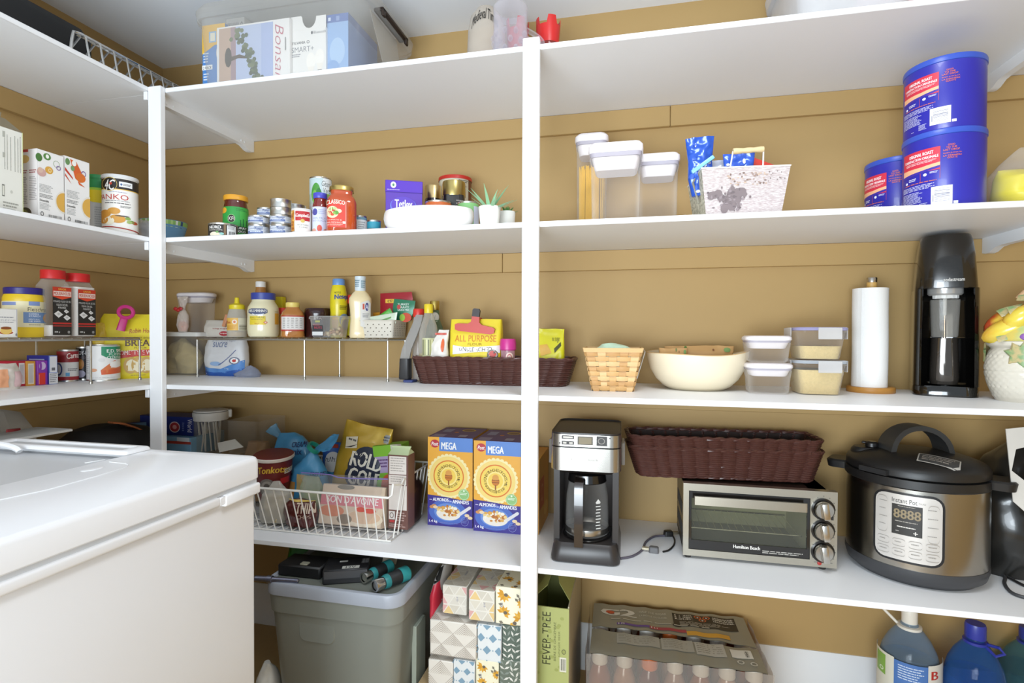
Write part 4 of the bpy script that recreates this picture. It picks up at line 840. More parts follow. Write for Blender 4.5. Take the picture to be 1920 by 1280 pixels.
helper_rack('wire_rack', 'grey wire helper rack standing on the third shelf along the left wall', ((-1.43, .55), (-1.42, lB.y)), ((-1.585, .52), (-1.585, lB.y-.03)), ZR, [(-1.43, .6), lA.xy, lB.xy], [(-1.585, .6), lC.xy, (-1.585, lB.y-.03)])
yb_ = 1.435; L1, L2, L3_ = oY(370, 640, yb_).x, oY(571, 640, yb_).x, oY(727, 640, yb_).x
m1, m2 = oY(457, 640, 1.555).x, oY(637, 640, 1.555).x
helper_rack('wire_rack', 'grey wire helper rack standing on the third shelf against the back wall', ((L1, yb_), (L3_, yb_)), ((L1, 1.555), (L3_, 1.555)), ZR, [(L1, yb_), (L2, yb_), (L3_, yb_)], [(m1, 1.555), (m2, 1.555), (L3_, 1.555)])
ZT = ZR+.0035
# ------------------------------------------------------------------ on the left rack
t, W, h, D = lbox('pudding_box', 'white pudding mix box with a caramel custard picture on the left wire rack', 'box', -25, 32, 577, -1.452, .03, ZT, 'e9e7e2')
p = pflat(W, h, -D/2); p.lines(.25, .28, .9, .34, 1, '9a9aa0').text('CRÈME', .3, .36, .95, .42, 'b4b4b8').lines(.3, .46, .9, .5, 1, 'a0a0a6').ell(.62, .82, .3, .09, 'f4f0ea').ell(.62, .83, .24, .06, 'a8442c').ell(.62, .76, .2, .13, 'e6c26a').ell(.62, .67, .18, .05, '8a4a20').ell(.96, .9, .03, .05, '8a8a8a').obj(parent=t)
q = pside(D, h, W/2); q.rect(0, 0, 1, 1, 'd6d4dc').text('CARAMEL', .3, .2, .75, .85, '55508a', .02, rot=-90).obj('side_print', parent=t)
x, y, r = cyl(3, 86, X=-1.535, py=585); h = Ht(45, 538, x, y, r)-ZT
YEL = mat('e8c62a', .4, 0, .04)
t = jar('starch_jar', 'wide yellow plastic jar with a dark blue lid on the left wire rack', 'jar', x, y, ZT, [(r*.94, 0), (r, .005), (r, h*.62), (r*.97, h*.68), (r*1.0, h*.74), (r*.99, h*.8), (r*.92, h*.86), (r*.9, h*.88)], YEL, [(r*.91, h*.86), (r*.95, h*.87), (r*.95, h*.985), (r*.91, h), (.001, h)], mat('2b2478', .35), body='tub')
p = pcyl(r+.0003, h*.12, h*.72); p.rect(-.1, .0, 1.1, .86, 'e4dcb6').rect(.02, .03, .32, .14, '8090c0').rect(.6, .0, .85, .14, '7f94c6').text('Fleischmann\'s', .58, .19, 1.05, .33, '3c3a34', .01).rect(.48, .36, 1.0, .72, '6f8fbe').text('CORN', .6, .39, .82, .45, 'e2e8f2', .02).text('STARCH', .6, .46, .86, .52, 'e2e8f2', .02).text('FÉCULE', .6, .57, .84, .62, 'e2e8f2', .02).text('DE MAÏS', .6, .63, .86, .69, 'e2e8f2', .02).lines(.6, .77, .88, .81, 1, '9a9480').ell(1.02, .55, .1, .16, 'e0a23a').obj(parent=t)
SALTF = mat('e9e6e2', .8, 0, .05, 120, bump=.5, bscale=500)
def saltjar(label, pl, ps, pr, ptop, lidt, fillf):
    # +x facing label side spans pl..pr at X plane
    X = -1.475; a, b = oX(ps, 570, X), oX(pr, 570, X); W = b.y-a.y; D = W*1.0; h = oX((ps+pr)/2, ptop, X-.02).z-ZT; hl = h*.11
    t = thing('salt_jar', label, 'jar', X-D/2, (a.y+b.y)/2, ZT, pi/2, 'red-lidded salt jars'); hb = h-hl
    G().rbox([(.0005, W-.012, D-.012, .01), (.004, W, D, .012), (hb*.8, W, D, .012), (hb*.86, W*.97, D*.97, .014), (hb*.93, W*.84, D*.84, .018), (hb*.99, W*.74, D*.74, .02)], clear('f8f6f4', 'f4f2f0', .06, .35, .06), 5, True, False).obj('body', t)
    G().rbox([(.003, W*.94, D*.94, .012), (hb*fillf, W*.95, D*.95, .012)], SALTF, 4).obj('salt', t)
    G().lathe([(W*.42, hb*.975), (W*.445, hb*.98), (W*.445, h-.002), (W*.43, h), (.001, h)], mat('d3282a', .35, 0, .04), 32).obj('lid', t)
    p = pflat(W*.8, hb*.8, -D/2-.0002, 0); p.rect(0, .06, 1, 1, '262423').rect(0, .06, 1, .2, 'c23a24').rect(0, .0, 1, .08, 'c23a24').poly([(0, .2), (.5, .26), (1, .2)], 'd9472a').text('SAVOR', .3, .025, .72, .065, 'e8b84a', .02).rect(.04, .085, .98, .185, 'e9d6cc').text('MOULIN HOUSE', .07, .1, .95, .17, 'b8321f', .04)
    p.text('PYRAMID FLEUR DE SEL', .04, .28, .97, .32, 'c9c7c4', .01).text('FLEUR DE SEL', .2, .35, .8, .39, 'd9d7d4', .01).text('PYRAMIDE', .28, .41, .7, .45, 'd9d7d4', .01)
    for u, v, a_ in ((.3, .56, .24), (.72, .5, .14), (.75, .63, .2)): p.poly([(u-a_, v), (u-.02, v-a_*.28), (u+a_, v+.01), (u-.0, v+a_*.34)], 'dcdad8').poly([(u-a_*.4, v), (u, v-a_*.1), (u+a_*.5, v), (u, v+a_*.14)], 'b9b7b5')
    p.rect(.0, .74, 1, .775, 'b5302a').rect(0, .8, 1, .82, 'b5302a').text('300 g', .08, .92, .36, .96, 'e6e4e2', .02).ell(.84, .94, .07, .03, '8f8d8b')
    o = p.obj(parent=t); o.location = (0, 0, hb*.0+.006)
    return t
saltjar('clear salt jar with a red lid and black label, right behind the yellow starch jar', 66, 94, 138, 508, 0, .2)
saltjar('clear salt jar with a red lid and black label, filled high, right of its twin', 130, 142, 183, 514.5, 0, .88)
# ------------------------------------------------------------------ under the left rack
X1 = -1.515
t = thing('foil_packet', 'crumpled clear packet with an orange content at the far left under the rack', 'packet', X1+.03, oX(12, 700, X1+.03).y, Z3, pi/2)
hq = oX(12, 682, X1+.03).z-Z3; b = Bag([(0, .05, .03), (hq*.5, .06, .035), (hq*.8, .05, .02), (hq, .04, .004)], 2.2, .005, 40, 6); b.body(mat('cfc6bc', .3, .1, .2, 30)).obj('wrapper', t); b.pr(.06, 0, hq).rect(.05, .2, .4, .9, 'd99a72').rect(.6, .3, .95, .9, 'c9a8a8').obj(parent=t)
def teabox(label, pl, pr, pt, hexc, dep=.075, X=X1, z=Z3):
    t, W, h, D = lbox('tea_box', label, 'box', pl, pr, pt, X, dep, z, hexc, group='small boxes under the left wire rack'); return t, W, h, D
t, W, h, D = teabox('crimson box with a white rounded panel under the left wire rack', 29, 49, 677, 'b3203a', X=-1.53); pflat(W, h, -D/2).rect(.3, .08, .85, .9, 'e6e2e4').rect(.4, .14, .78, .85, 'c2bec4').obj(parent=t)
pside(D, h, -W/2, sgn=-1).rect(.3, .1, .8, .2, 'd9cfcf').lines(.3, .28, .8, .5, 4, 'd9b8bc').obj('side_print', parent=t)
t, W, h, D = teabox('orange box with a pale panel between the crimson and purple boxes', 50, 67, 677, 'd99a3a', X=-1.525); pflat(W, h, -D/2).rect(.12, .1, .78, .93, 'e9dfc8').rect(.22, .16, .7, .88, 'c9c6c4').obj(parent=t)
t, W, h, D = teabox('purple box with a red panel under the left wire rack', 70, 91, 676, '8a3aa8', X=-1.52); pflat(W, h, -D/2).ell(.45, .22, .3, .16, 'cdb6d8').ell(.3, .22, .1, .16, '8a3aa8').rect(.1, .5, .7, .98, 'd8382a').rect(.12, .56, .16, .95, 'f0b8b0').obj(parent=t)
t, W, h, D = teabox('blue box with a nutrition panel, right end of the small boxes', 91.5, 108, 666.5, '6f86cc', X=-1.515); pflat(W, h, -D/2).rect(.1, .03, .9, .58, 'd9d9de').rect(.3, .42, .7, .52, '6a6a70').rect(.0, .6, 1, .98, 'd4d4d8').lines(.08, .63, .92, .95, 5, '77777c', 2, .4).obj(parent=t)
pside(D, h, -W/2, sgn=-1).rect(0, 0, 1, 1, '2a2f8a').rect(.1, .12, .8, .3, 'a9adc8').obj('side_print', parent=t)
t, p = None, None
x, y, r = cyl(106, 148, X=-1.572, py=690); h = Ht(128, 655.5, x, y, r)-Z3
t, p = can('soup_can', 'dark red and white evaporated milk can under the left wire rack', 'can', x, y, r, Z3, h, 'd9d6d2'); p.rect(-.2, 0, 1.2, .38, '8e1d22').text('Carnation', .45, .08, 1.2, .27, 'eadfd8', .02, curve=.2).ell(.1, .62, .16, .22, '3a4a80').ell(.08, .62, .12, .17, 'd9d6d2').rect(.4, .74, .58, .86, '5aa0cc').rect(-.2, .88, 1.2, 1, '9a2228').lines(.5, .6, .95, .7, 2, '55555a').obj(parent=t)
x, y, r = cyl(142, 172, X=-1.575, py=690); h = Ht(152, 650, x, y, r)-Z3
t, p = can('coconut_can', 'black coconut milk can behind the pumpkin can', 'can', x, y, r, Z3, h, '171520'); p.text('AROY-D', .02, .08, .75, .22, 'f0eef0', .03).text('COCO', .1, .27, .6, .34, '8a6a6a', .01).ell(.28, .52, .24, .17, 'b87832').ell(.26, .5, .14, .1, 'cf9448').ell(.3, .84, .3, .12, 'b8b4cc').obj(parent=t)
x, y, r = cyl(161, 226, X=-1.512, py=680); h = Ht(193, 645.5, x, y, r)-Z3
t, p = can('pumpkin_can', 'large white pumpkin can with a green shield and a slice of pie', 'can', x, y, r, Z3, h, 'ebe9e6'); p.rect(.44, .02, 1.2, .27, '2f8f68').poly([(.44, .27), (1.2, .27), (1.2, .38), (.9, .4), (.62, .36)], '2f8f68').text('E.D. SMITH', .6, .1, 1.08, .2, 'f4f4f2', .03).text('PUMPKIN', .66, .22, 1.05, .29, 'e6f0ea', .01).text('CITROUILLE', .6, .31, 1.05, .38, 'f0f4f0', .02)
p.lines(.0, .1, .1, .85, 12, 'c4c2c0', 3).ell(.45, .42, .1, .06, 'e2e0de').poly([(.42, .72), (.62, .57), (.8, .44), (.86, .44), (.7, .66), (1.0, .62), (1.02, .82), (.44, .86)], 'd97a4a').poly([(.42, .73), (1.02, .66), (1.02, .82), (.44, .86)], 'd8623a').ell(.84, .56, .16, .1, 'f4f1ec').ell(.22, .72, .1, .05, 'e0a884').lines(.1, .94, .9, .96, 1, 'bcbab8').obj(parent=t)
# bread flour bag with pink clip
q = oX(238, 650, -1.50); rzb = radians(44)
wB = .158; hB = Ht(262, 589, -1.5, q.y)-Z3
t = thing('flour_bag', 'yellow bread flour bag folded at the top, in the left corner of the third shelf', 'bag', -1.497, q.y+.012, Z3, rzb)
FB = mat('e3cf22', .5, 0, .05, 18)
b = Bag([(0, wB, .05), (.006, wB+.004, .056), (hB*.5, wB*1.02, .055), (hB*.75, wB, .045), (hB*.92, wB*.94, .022), (hB, wB*.84, .010)], 4, .0035, 26, 4); b.body(FB).obj('bag_body', t)
p = b.pr(wB, 0, hB)
p.text('Robin Hood', .48, .235, .88, .305, 'b04a28', .01, shear=.15, curve=.25).text('BEST FOR', .56, .355, .82, .385, '8a7a1e').text('BREAD', .42, .395, .92, .495, '5a3a1c', .02, curve=-.0).text('FLOUR', .56, .51, .76, .535, '8a7a1e', .01)
p.poly([(.25, .585), (.6, .555), (1, .54), (1, .635), (.6, .655), (.25, .69)], 'c43a34').text('HOMESTYLE WHITE', .28, .565, 1.0, .635, 'ead9cf', .02, curve=.1)
for u in (.5, .62, .75): p.ell(u, .79, .11, .13, 'c9a256').ell(u+.012, .8, .085, .1, 'ece2c4')
p.ell(.93, .76, .09, .06, '3a2a24').ell(.93, .755, .04, .03, 'b83a34').rect(.86, .93, 1, .96, '8a8a5c').lines(.5, .94, .75, .96, 1, 'a8981e').obj(parent=t)
g = G()
b2 = Bag([(hB*.4, .03, .02), (hB*.62, .04, .03), (hB*.8, .035, .02), (hB*.86, .02, .004)], 2.5, .004, 60, 7); g = b2.body(mat('d9b83a', .4, 0, .1, 30)); o = g.obj('folded_corner', t); o.location = (-wB*.47, -.012, 0)
qq = (.01, -.035)
cz = Ht(238, 574, -1.48, q.y)-Z3
t2 = thing('bag_clip', 'magenta spoon shaped clip gripping the top of the bread flour bag', 'clip', -1.487, q.y-.032, Z3+hB*.74, rzb); t2.rotation_euler = (0, radians(14), rzb)
g = G(); hh_ = cz-hB*.74; g.tube([(.018*sin(a_), -.002, hh_-.017+.017*cos(a_)) for a_ in [2*pi*i/16 for i in range(16)]], .0055, mat('c22a78', .35), 8, closed=True); g.obj('loop', t2)
g = G(); g.rbox([(0, .022, .010, .004), (hh_*.45, .020, .010, .004), (hh_-.032, .014, .008, .004)], mat('c22a78', .35), 3); g.obj('arm', t2)
# ------------------------------------------------------------------ corner goods, back wall, left
t = thing('storage_tub', 'clear tub with a white lid and crumpled paper inside, behind the corner post', 'tub', (oY(280, 660, 1.49).x+oY(384, 660, 1.49).x)/2, 1.515, Z3)
Wt_ = oY(384, 660, 1.465).x-oY(280, 660, 1.465).x; Ht_ = oY(350, 622, 1.465).z-Z3
G().rbox([(.001, Wt_*.86, .086, .012), (.004, Wt_*.9, .09, .014), (Ht_-.014, Wt_*.97, .098, .014)], clear('f2eee6', 'e6e0d6', .1, .3, .1), 4, True, False).obj('body', t)
G().rbox([(Ht_-.0145, Wt_, .102, .014), (Ht_-.003, Wt_+.003, .104, .014), (Ht_, Wt_-.006, .096, .012)], mat('dedcd8', .4), 4).obj('lid', t)
Bag([(.004, Wt_*.5, .05), (Ht_*.4, Wt_*.7, .07), (Ht_*.75, Wt_*.3, .04), (Ht_*.85, .02, .01)], 2.2, .012, 40, 5).body(mat('c9b98a', .8, 0, .2, 30)).obj('crumpled_paper', t)
zl = Z3+Ht_+.0003
x, W_, zt_ = popfit(331, 392, 549, 1.505); popbox('food_container', 'clear container with a thick white lid standing on the tub behind the corner post', 'container', x, 1.487, zl, W_, .07, zt_-zl, rad=.03, lidh=.018)
q = oY(338, 700, 1.462); hg = oY(340, 556, 1.462).z-zl
t = thing('sweet_bag', 'small tied gift bag with orange sweets, on the tub behind the post', 'bag', q.x, 1.474, zl)
Bag([(0, .030, .016), (hg*.2, .042, .022), (hg*.48, .036, .019), (hg*.64, .016, .012), (hg*.7, .016, .012), (hg*.88, .034, .012), (hg, .042, .004)], 2.3, .004, 60, 2).body(clear('f2e8e0', 'efe6de', .4, .3, .15)).obj('film', t)
Bag([(.002, .026, .013), (hg*.15, .036, .019), (hg*.26, .034, .016), (hg*.3, .02, .01)], 2.3, .001, 60, 2).body(mat('d9743a', .6, 0, .15, 200)).obj('sweets', t)
g = G(); [g.ball((s*.009-.008, -.012, hg*.62+.004*abs(s)), .009, .004, .006, mat('b52a2c', .4), 8, 6) for s in (-1, 0, 1)]; g.obj('bow', t)['kind'] = 'stuff'
# sugar bag below, smaller bag above
q0, q1 = oY(381, 703, 1.49), oY(456, 703, 1.49); w_ = q1.x-q0.x; hS = ZR-.006-Z3
t = thing('sugar_bag', 'white and blue bag of sugar standing under the back wire rack', 'bag', (q0.x+q1.x)/2, 1.508, Z3, 0)
b = Bag([(0, w_*.86, .045), (.006, w_*.92, .052), (hS*.4, w_, .058), (hS*.8, w_*.95, .055), (hS, w_*.9, .04)], 3.2, .004, 24, 9); b.body(mat('dcdcde', .5, 0, .03)).obj('bag_body', t)
p = b.pr(w_, 0, hS); p.poly([(0, .72), (.2, .78), (.5, .8), (.75, .68), (1, .55), (1, 1), (0, 1)], '5b8fd0').poly([(0, .86), (.3, .9), (.6, .88), (1, .78), (1, 1), (0, 1)], '2c5cae').ell(.38, .66, .14, .06, '9ab8de').text('sucre', .3, .06, .64, .2, '7a86a8', 0).text('granulated sugar', .26, .0, .84, .05, 'a8aebc').ell(.83, .57, .11, .1, '6a7088').ell(.83, .57, .08, .075, 'f0f0f0').ell(.83, .57, .04, .04, 'c03a34')
for i in range(9): a_ = i/9; p.poly([(.45+.4*a_, .68-.42*a_**1.4), (.45+.4*a_+.05, .68-.42*(a_+.1)**1.4), (.45+.4*a_+.05, .7-.42*(a_+.1)**1.4), (.45+.4*a_, .7-.42*a_**1.4)], '4a5a9a')
p.text('2 kg', .58, .76, .7, .82, 'c9d8ee', .01).rect(.02, .8, .12, .93, '2f5aa8').rect(.04, .93, .11, .98, 'e6e6ea').obj(parent=t)
q0, q1 = oY(380, 628, 1.50), oY(430, 628, 1.50); h_ = oY(400, 600, 1.5).z-ZT
t = thing('baking_bag', 'cream paper bag with a small red logo on the back wire rack', 'bag', (q0.x+q1.x)/2, 1.515, ZT, 0)
b = Bag([(0, q1.x-q0.x, .034), (h_*.6, q1.x-q0.x, .036), (h_*.95, (q1.x-q0.x)*.98, .012), (h_, (q1.x-q0.x)*.98, .006)], 4, .003, 40, 3); b.body(mat('ddd6cb', .6, 0, .03)).obj('bag_body', t)
b.pr(q1.x-q0.x, 0, h_).text('icing sugar', .42, .46, .98, .56, 'a83a40', .01).ell(.82, .8, .16, .14, 'b5323c').text('Redpath', .7, .75, .94, .84, 'f0e6e0', .02).obj(parent=t)
q = oY(420, 600, 1.485)
t = thing('bag_clip', 'salmon orange bag clip standing on the cream paper bag', 'clip', q.x, 1.486, q.z-.012); t.rotation_euler = (0, radians(20), 0); g = G(); g.box(-.006, -.003, -.01, .006, .001, .032, mat('dd9a72', .4), .002); g.obj('upper_jaw', t); G().box(-.0055, .0012, -.01, .0055, .004, .026, mat('d58f68', .4), .001).obj('lower_jaw', t)
q = oY(462, 702, 1.475)
t = thing('plastic_bag', 'crumpled empty plastic bag lying beside the sugar bag', 'plastic bag', q.x, 1.478, Z3)
b = Bag([(0, .085, .05), (.010, .09, .055), (.022, .05, .03, .012, 0), (.036, .018, .008, .008, 0)], 2.2, .006, 45, 11); b.body(clear('c6cad6', 'aab0c4', .4, .4, .12)).obj('film', t)
# ------------------------------------------------------------------ on the back rack
def rk(pl, pr, pt, Y, base=None):
    x, y, r = cyl(pl, pr, Y=Y, py=600); return x, y, r, Ht((pl+pr)/2, pt, x, y, 0)-ZT
x, y, r, h = rk(425, 463.5, 557.5, 1.468)
t = jar('honey_bottle', 'squeeze bottle with a yellow nozzle cap and honey left in the bottom', 'bottle', x, y, ZT, [(r*.94, 0), (r, .004), (r, h*.42), (r*.98, h*.5), (r*.86, h*.62), (r*.76, h*.71)], clear('e6e2d6', 'efece2', .35, .4, .12),
        [(r*.78, h*.70), (r*.8, h*.71), (r*.8, h*.8), (r*.6, h*.835), (r*.3, h*.85), (r*.25, h*.9), (r*.22, h*.99), (r*.15, h), (.001, h)], mat('ead42c', .35), fill=[(r*.9, .002), (r*.96, .005), (r*.96, h*.13)], fillm=mat('c9a25c', .2, 0, .1, 30))
p = pcyl(r+.0005, h*.17, h*.48); p.rect(.02, 0, .55, 1, 'e8b85a').rect(.55, 0, 1.1, 1, 'd8d2bc').text('Bee', .03, .22, .2, .46, 'b84a2a', .02).ell(.38, .32, .12, .18, 'f0e0d0').ell(.38, .32, .06, .1, 'd87a4a').lines(.06, .6, .5, .9, 4, 'd99a3a').bars(.6, .55, .95, .95, '77705c', 3, False, 6).obj(parent=t)
x, y, r, h = rk(463, 524, 549.5, 1.474)
t = jar('mayonnaise_jar', 'large mayonnaise jar with a blue lid and yellow label on the back wire rack', 'jar', x, y, ZT, [(r*.8, 0), (r*.92, .004), (r*.98, h*.1), (r, h*.2), (r*.985, h*.5), (r, h*.58), (r*.95, h*.68), (r*.78, h*.78), (r*.72, h*.81), (r*.72, h*.86)], mat('ebe3bf', .22, 0, .02, coat=.4),
        [(r*.74, h*.845), (r*.765, h*.85), (r*.765, h*.99), (r*.74, h), (.001, h)], mat('3a4a9e', .35))
p = pcyl(r+.0006, h*.14, h*.64, prof=lambda z: r*(1.0 if z < h*.58 else 1-.05*(z-h*.58)/(h*.1))+.0008)
p.poly([(.06, .05), (.14, .0), (.54, .0), (.62, .05), (.62, .19), (.5, .26), (.34, .3), (.18, .26), (.06, .19)], '4a5274').text('HELLMANN\'S', .08, .05, .6, .17, 'f0eee8', .03, curve=.12).poly([(.16, .22), (.34, .26), (.52, .22), (.5, .27), (.34, .3), (.18, .27)], 'dfe3ee').rect(.1, .34, .56, .72, 'e6cc3a').text('REAL / VRAIE', .11, .36, .54, .44, '6a7a44', .0).lines(.14, .48, .5, .52, 1, 'a8963a').text('890 mL', .24, .64, .38, .69, 'b84a2c', .01).ell(.56, .62, .055, .05, 'd86a5a').ell(.56, .62, .03, .025, 'f0d8c8').rect(.84, .2, .96, .7, 'e0a83a').lines(.84, .1, .96, .18, 2, 'c9b87a').obj(parent=t)
x, y, r, h = rk(475, 503, 528, 1.55)
t = jar('glass_bottle', 'bottle with a white cap standing behind the mayonnaise jar', 'bottle', x, y, ZT, [(r*1.0, 0), (r*1.0, h*.6), (r*.9, h*.72), (r*.7, h*.85), (r*.66, h*.92)], mat('a8743c', .1, 0, .1, coat=.5), [(r*.68, h*.9), (r*.7, h*.91), (r*.7, h*.99), (r*.66, h), (.001, h)], mat('e9e6e2', .4))
q0, q1 = oY(512, 600, 1.555), oY(529, 600, 1.555); h = oY(520, 556, 1.555).z-ZT
t, W, D = carton('mustard_box', 'narrow yellow box behind the mayonnaise jar', 'box', q0, q1, .02, h, ZT, 'd9c81e')
x, y, r, h = rk(522, 540, 577, 1.53)
t = jar('red_cap_jar', 'small jar with a red cap between the mayonnaise and the amber jar', 'jar', x, y, ZT, [(r, 0), (r, h*.8)], mat('c9a05a', .2), [(r*1.02, h*.78), (r*1.04, h*.98), (r*.96, h), (.001, h)], mat('d43a2c', .35))
x, y, r, h = rk(526, 571.5, 567, 1.476)
t = jar('amber_jar', 'amber jar with a pale yellow cap and a white label edged in red', 'jar', x, y, ZT, [(r*.92, 0), (r, .004), (r*.98, h*.2), (r, h*.32), (r*.99, h*.62), (r*.88, h*.72), (r*.6, h*.82), (r*.58, h*.86)], mat('b5773a', .12, 0, .08, 20, coat=.5), [(r*.56, h*.85), (r*.58, h*.86), (r*.58, h*.985), (r*.54, h), (.001, h)], mat('e6cf72', .4), shape=(3.4, 1))
p = Print(lambda u: (u-.5)*2*r, lambda t: h*.62-h*.44*t, lambda a, b, o: (a, -(r*(1-min(.998, abs(a/r))**3.4)**(1/3.4))-o-.0008, b), step=(r*.15, None)); p.rect(.02, 0, .98, 1, 'b03a2c').rect(.04, .08, .96, .9, 'd9d4d0'); [p.lines(.1+.17*i, .16, .1+.17*i+.11, .84, 6, 'a29c98', i) for i in range(5)]; p.obj(parent=t)
x, y, r = cyl(570, 624, Y=1.532, py=600); h = Ht(590, 577, x, y, r)-ZT
t = thing('brown_canister', 'dark brown canister with a rounded lid behind the clear nut box', 'canister', x, y, ZT, facing(x, y)); CB = mat('3a1a18', .25, 0, .1, coat=.4); s_ = .95
G().lathe([(r*.94, 0), (r*.97, .003), (r*.97, h*.78)], CB, 40).obj('body', t); G().lathe([(r*1.0, h*.775), (r*1.01, h*.83), (r*.97, h*.96), (r*.9, h), (.001, h)], mat('32151a', .2, 0, .1, coat=.5), 40).obj('lid', t)
p = pcyl(r*.97+.0003, 0, h*.78); p.ring(.56, .26, .05, .12, .25, 'd6c8c4').lines(.3, .22, .48, .28, 1, 'a89490').obj(parent=t)
# clear clamshell with nuts
q0, q1 = oY(581, 600, 1.452), oY(640, 600, 1.452); w_ = q1.x-q0.x; h = oY(600, 594, 1.452).z-ZT
t = thing('nut_box', 'clear plastic box half full of nuts with a dark label on the rack', 'box', (q0.x+q1.x)/2, 1.475, ZT)
CLM = clear('f1efec', 'f2f0ee', .1, .5, .08)
G().rbox([(.0005, w_*.84, .042, .006), (.003, w_*.88, .044, .008), (h*.9, w_, .054, .008), (h*.9, w_+.006, .06, .009), (h, w_+.006, .06, .009)], CLM, 4, True, False).obj('tray', t)
G().rbox([(h+.0002, w_+.004, .058, .009), (h+.003, w_+.002, .056, .008)], clear('f1efec', 'f2f0ee', .22, .5, .08), 4).obj('lid', t)
R = random.Random(12); NM = [mat('c9a878', .6, 0, .1, 60), mat('a9805a', .6, 0, .1, 60), mat('dcc8a0', .6, 0, .1, 60)]
for i in range(26):
    g = G(); a_ = R.random(); xx = w_*(-.38+.76*i/25+R.uniform(-.02, .02)); xx = -w_*.08+abs(xx)*1.1 if i % 3 else xx; zz = .008+R.random()*.030*(.5+.5*max(0, xx/w_*2))
    g.ball((0, 0, 0), .0065, .0055, .005, NM[i % 3], 7, 5); o = g.obj('nut', t); o.location = (min(w_*.36, max(-w_*.36, xx)), R.uniform(-.012, .014), zz); o.rotation_euler = (R.random()*3, R.random()*3, 0)
p = pflat(w_*.34, h*.8, -.0245); p.rect(0, 0, 1, 1, '37363a').rect(.28, .04, .72, .16, 'b5b83a').text('MIXED', .1, .24, .7, .36, 'b04050', .02).text('NUTS', .2, .4, .9, .54, 'b04050', .02).rect(0, .72, 1, .95, 'dcdcdc').obj(parent=t).location = (-w_*.24, -.0005, .004)
# chocolate syrup bottle
x, y, r, h = rk(618, 652, 523, 1.53)
t = jar('syrup_bottle', 'yellow chocolate syrup bottle with a blue cap on the back rack', 'bottle', x, y, ZT, [(r*.9, 0), (r*.95, .004), (r, h*.2), (r*.92, h*.42), (r*.98, h*.55), (r*.96, h*.7), (r*.78, h*.86), (r*.66, h*.9)], mat('e6d424', .3, 0, .04, coat=.2), [(r*.68, h*.89), (r*.7, h*.9), (r*.68, h*.985), (r*.6, h), (.001, h)], mat('6f9ad4', .35))
pf = lambda z: r*(.98 if z < h*.7 else max(.7, .98-.2*(z-h*.7)/(h*.16)))+.0006
p = pcyl(r, h*.1, h*.86, prof=pf); p.text('NESTLÉ', .24, .1, .62, .15, '5a5a20', .01).text('Nesquik', .28, .18, 1.06, .32, '3a4a9a', .04, curve=.15).lines(.55, .42, .98, .52, 3, '7a701c').ell(.8, .74, .26, .14, '8aa4c0').ell(.8, .78, .2, .1, 'e6d424').ell(.88, .84, .2, .12, '6a3a1c').ell(.3, .8, .18, .16, 'd9b46a').obj(parent=t)
# dressing bottle
x, y, r, h = rk(654, 697, 518, 1.474)
t = jar('dressing_bottle', 'tall cream salad dressing bottle with a pale blue cap', 'bottle', x, y, ZT, [(r*.9, 0), (r*.96, .004), (r*.94, h*.1), (r*.86, h*.3), (r*.9, h*.45), (r*1.0, h*.58), (r*.98, h*.64), (r*.7, h*.72), (r*.48, h*.76), (r*.46, h*.79)], mat('ecd9ae', .25, 0, .03, coat=.3), [(r*.46, h*.76), (r*.49, h*.77), (r*.47, h*.95), (r*.49, h*.955), (r*.49, h*.995), (r*.45, h), (.001, h)], mat('d3dfe6', .4), shape=(2.6, .8))
p = Print(lambda u: (u-.5)*2*r, lambda t: h*.62-h*.6*t, lambda a, b, o: (a, -.8*r*.95*(1-min(.998, abs(a/r))**2.6)**(1/2.6)-o-.0026, b), step=(r*.15, None)); p.poly([(.5, .1), (.85, .02), (.95, .1), (.95, .6), (.85, .78), (.5, .72)], 'd9d6d0').rect(.6, .12, .68, .27, 'c04a3a').ell(.79, .2, .08, .11, '3a3a7c').text('AI', .74, .14, .84, .26, 'e6e6f0', .02).lines(.6, .38, .9, .5, 3, '8a8a8c').obj(parent=t)
q = pcyl(r*.49+.0004, h*.78, h*.94); q.lines(.05, .05, .45, .8, 4, '6a8a9a').lines(.55, .1, .95, .9, 4, '7a9aa8').obj('cap_print', parent=t)
x, y, r, h = rk(651, 669, 553, 1.55)
t = jar('sauce_bottle', 'dark bottle with a red cap behind the cream dressing bottle', 'bottle', x, y, ZT, [(r, 0), (r, h*.6), (r*.8, h*.8)], mat('3a1a14', .15, coat=.5), [(r*.9, h*.8), (r*.92, h*.98), (r*.85, h), (.001, h)], mat('cf3a30', .35))
pcyl(r+.0004, h*.05, h*.5).rect(-.1, 0, 1.1, 1, 'd8cf3a').obj(parent=t)
# white plastic basket with packets
Yb0 = 1.455; q0, q1 = oY(668, 620, Yb0), oY(737, 620, Yb0); w_ = q1.x-q0.x; h = oY(700, 601, Yb0).z-ZT; dB = .105
t = thing('white_basket', 'white woven plastic basket full of packets at the right end of the rack', 'basket', (q0.x+q1.x)/2, Yb0+dB/2, ZT)
PW = mat('d9d2c4', .5, 0, .03); 
G().rbox([(.0005, w_*.9, dB*.9, .008), (.003, w_*.93, dB*.93, .01), (h, w_, dB, .012), (h, w_-.005, dB-.005, .01), (.004, w_*.9, dB*.9, .008)], PW, 4, True, True).obj('body', t)
g = G(); g.tube([(a, b, h) for a, b in rr(w_+.001, dB+.001, .012, 4)], .0022, PW, 6, closed=True); g.obj('rim', t)
g = G(); R = random.Random(2)
HM = mat('4a4234', .8)
for i in range(6):
    for j in range(4):
        u = -.42+.84*(i+.5*(j % 2))/5.5; zz = h*(.18+.2*j); yy = -dB/2*(.93+.07*zz/h)-.0003
        g.add([(u*w_-.0022, yy, zz), (u*w_, yy, zz-.0018), (u*w_+.0022, yy, zz), (u*w_, yy, zz+.0018)], [(0, 1, 2, 3)], HM, False)
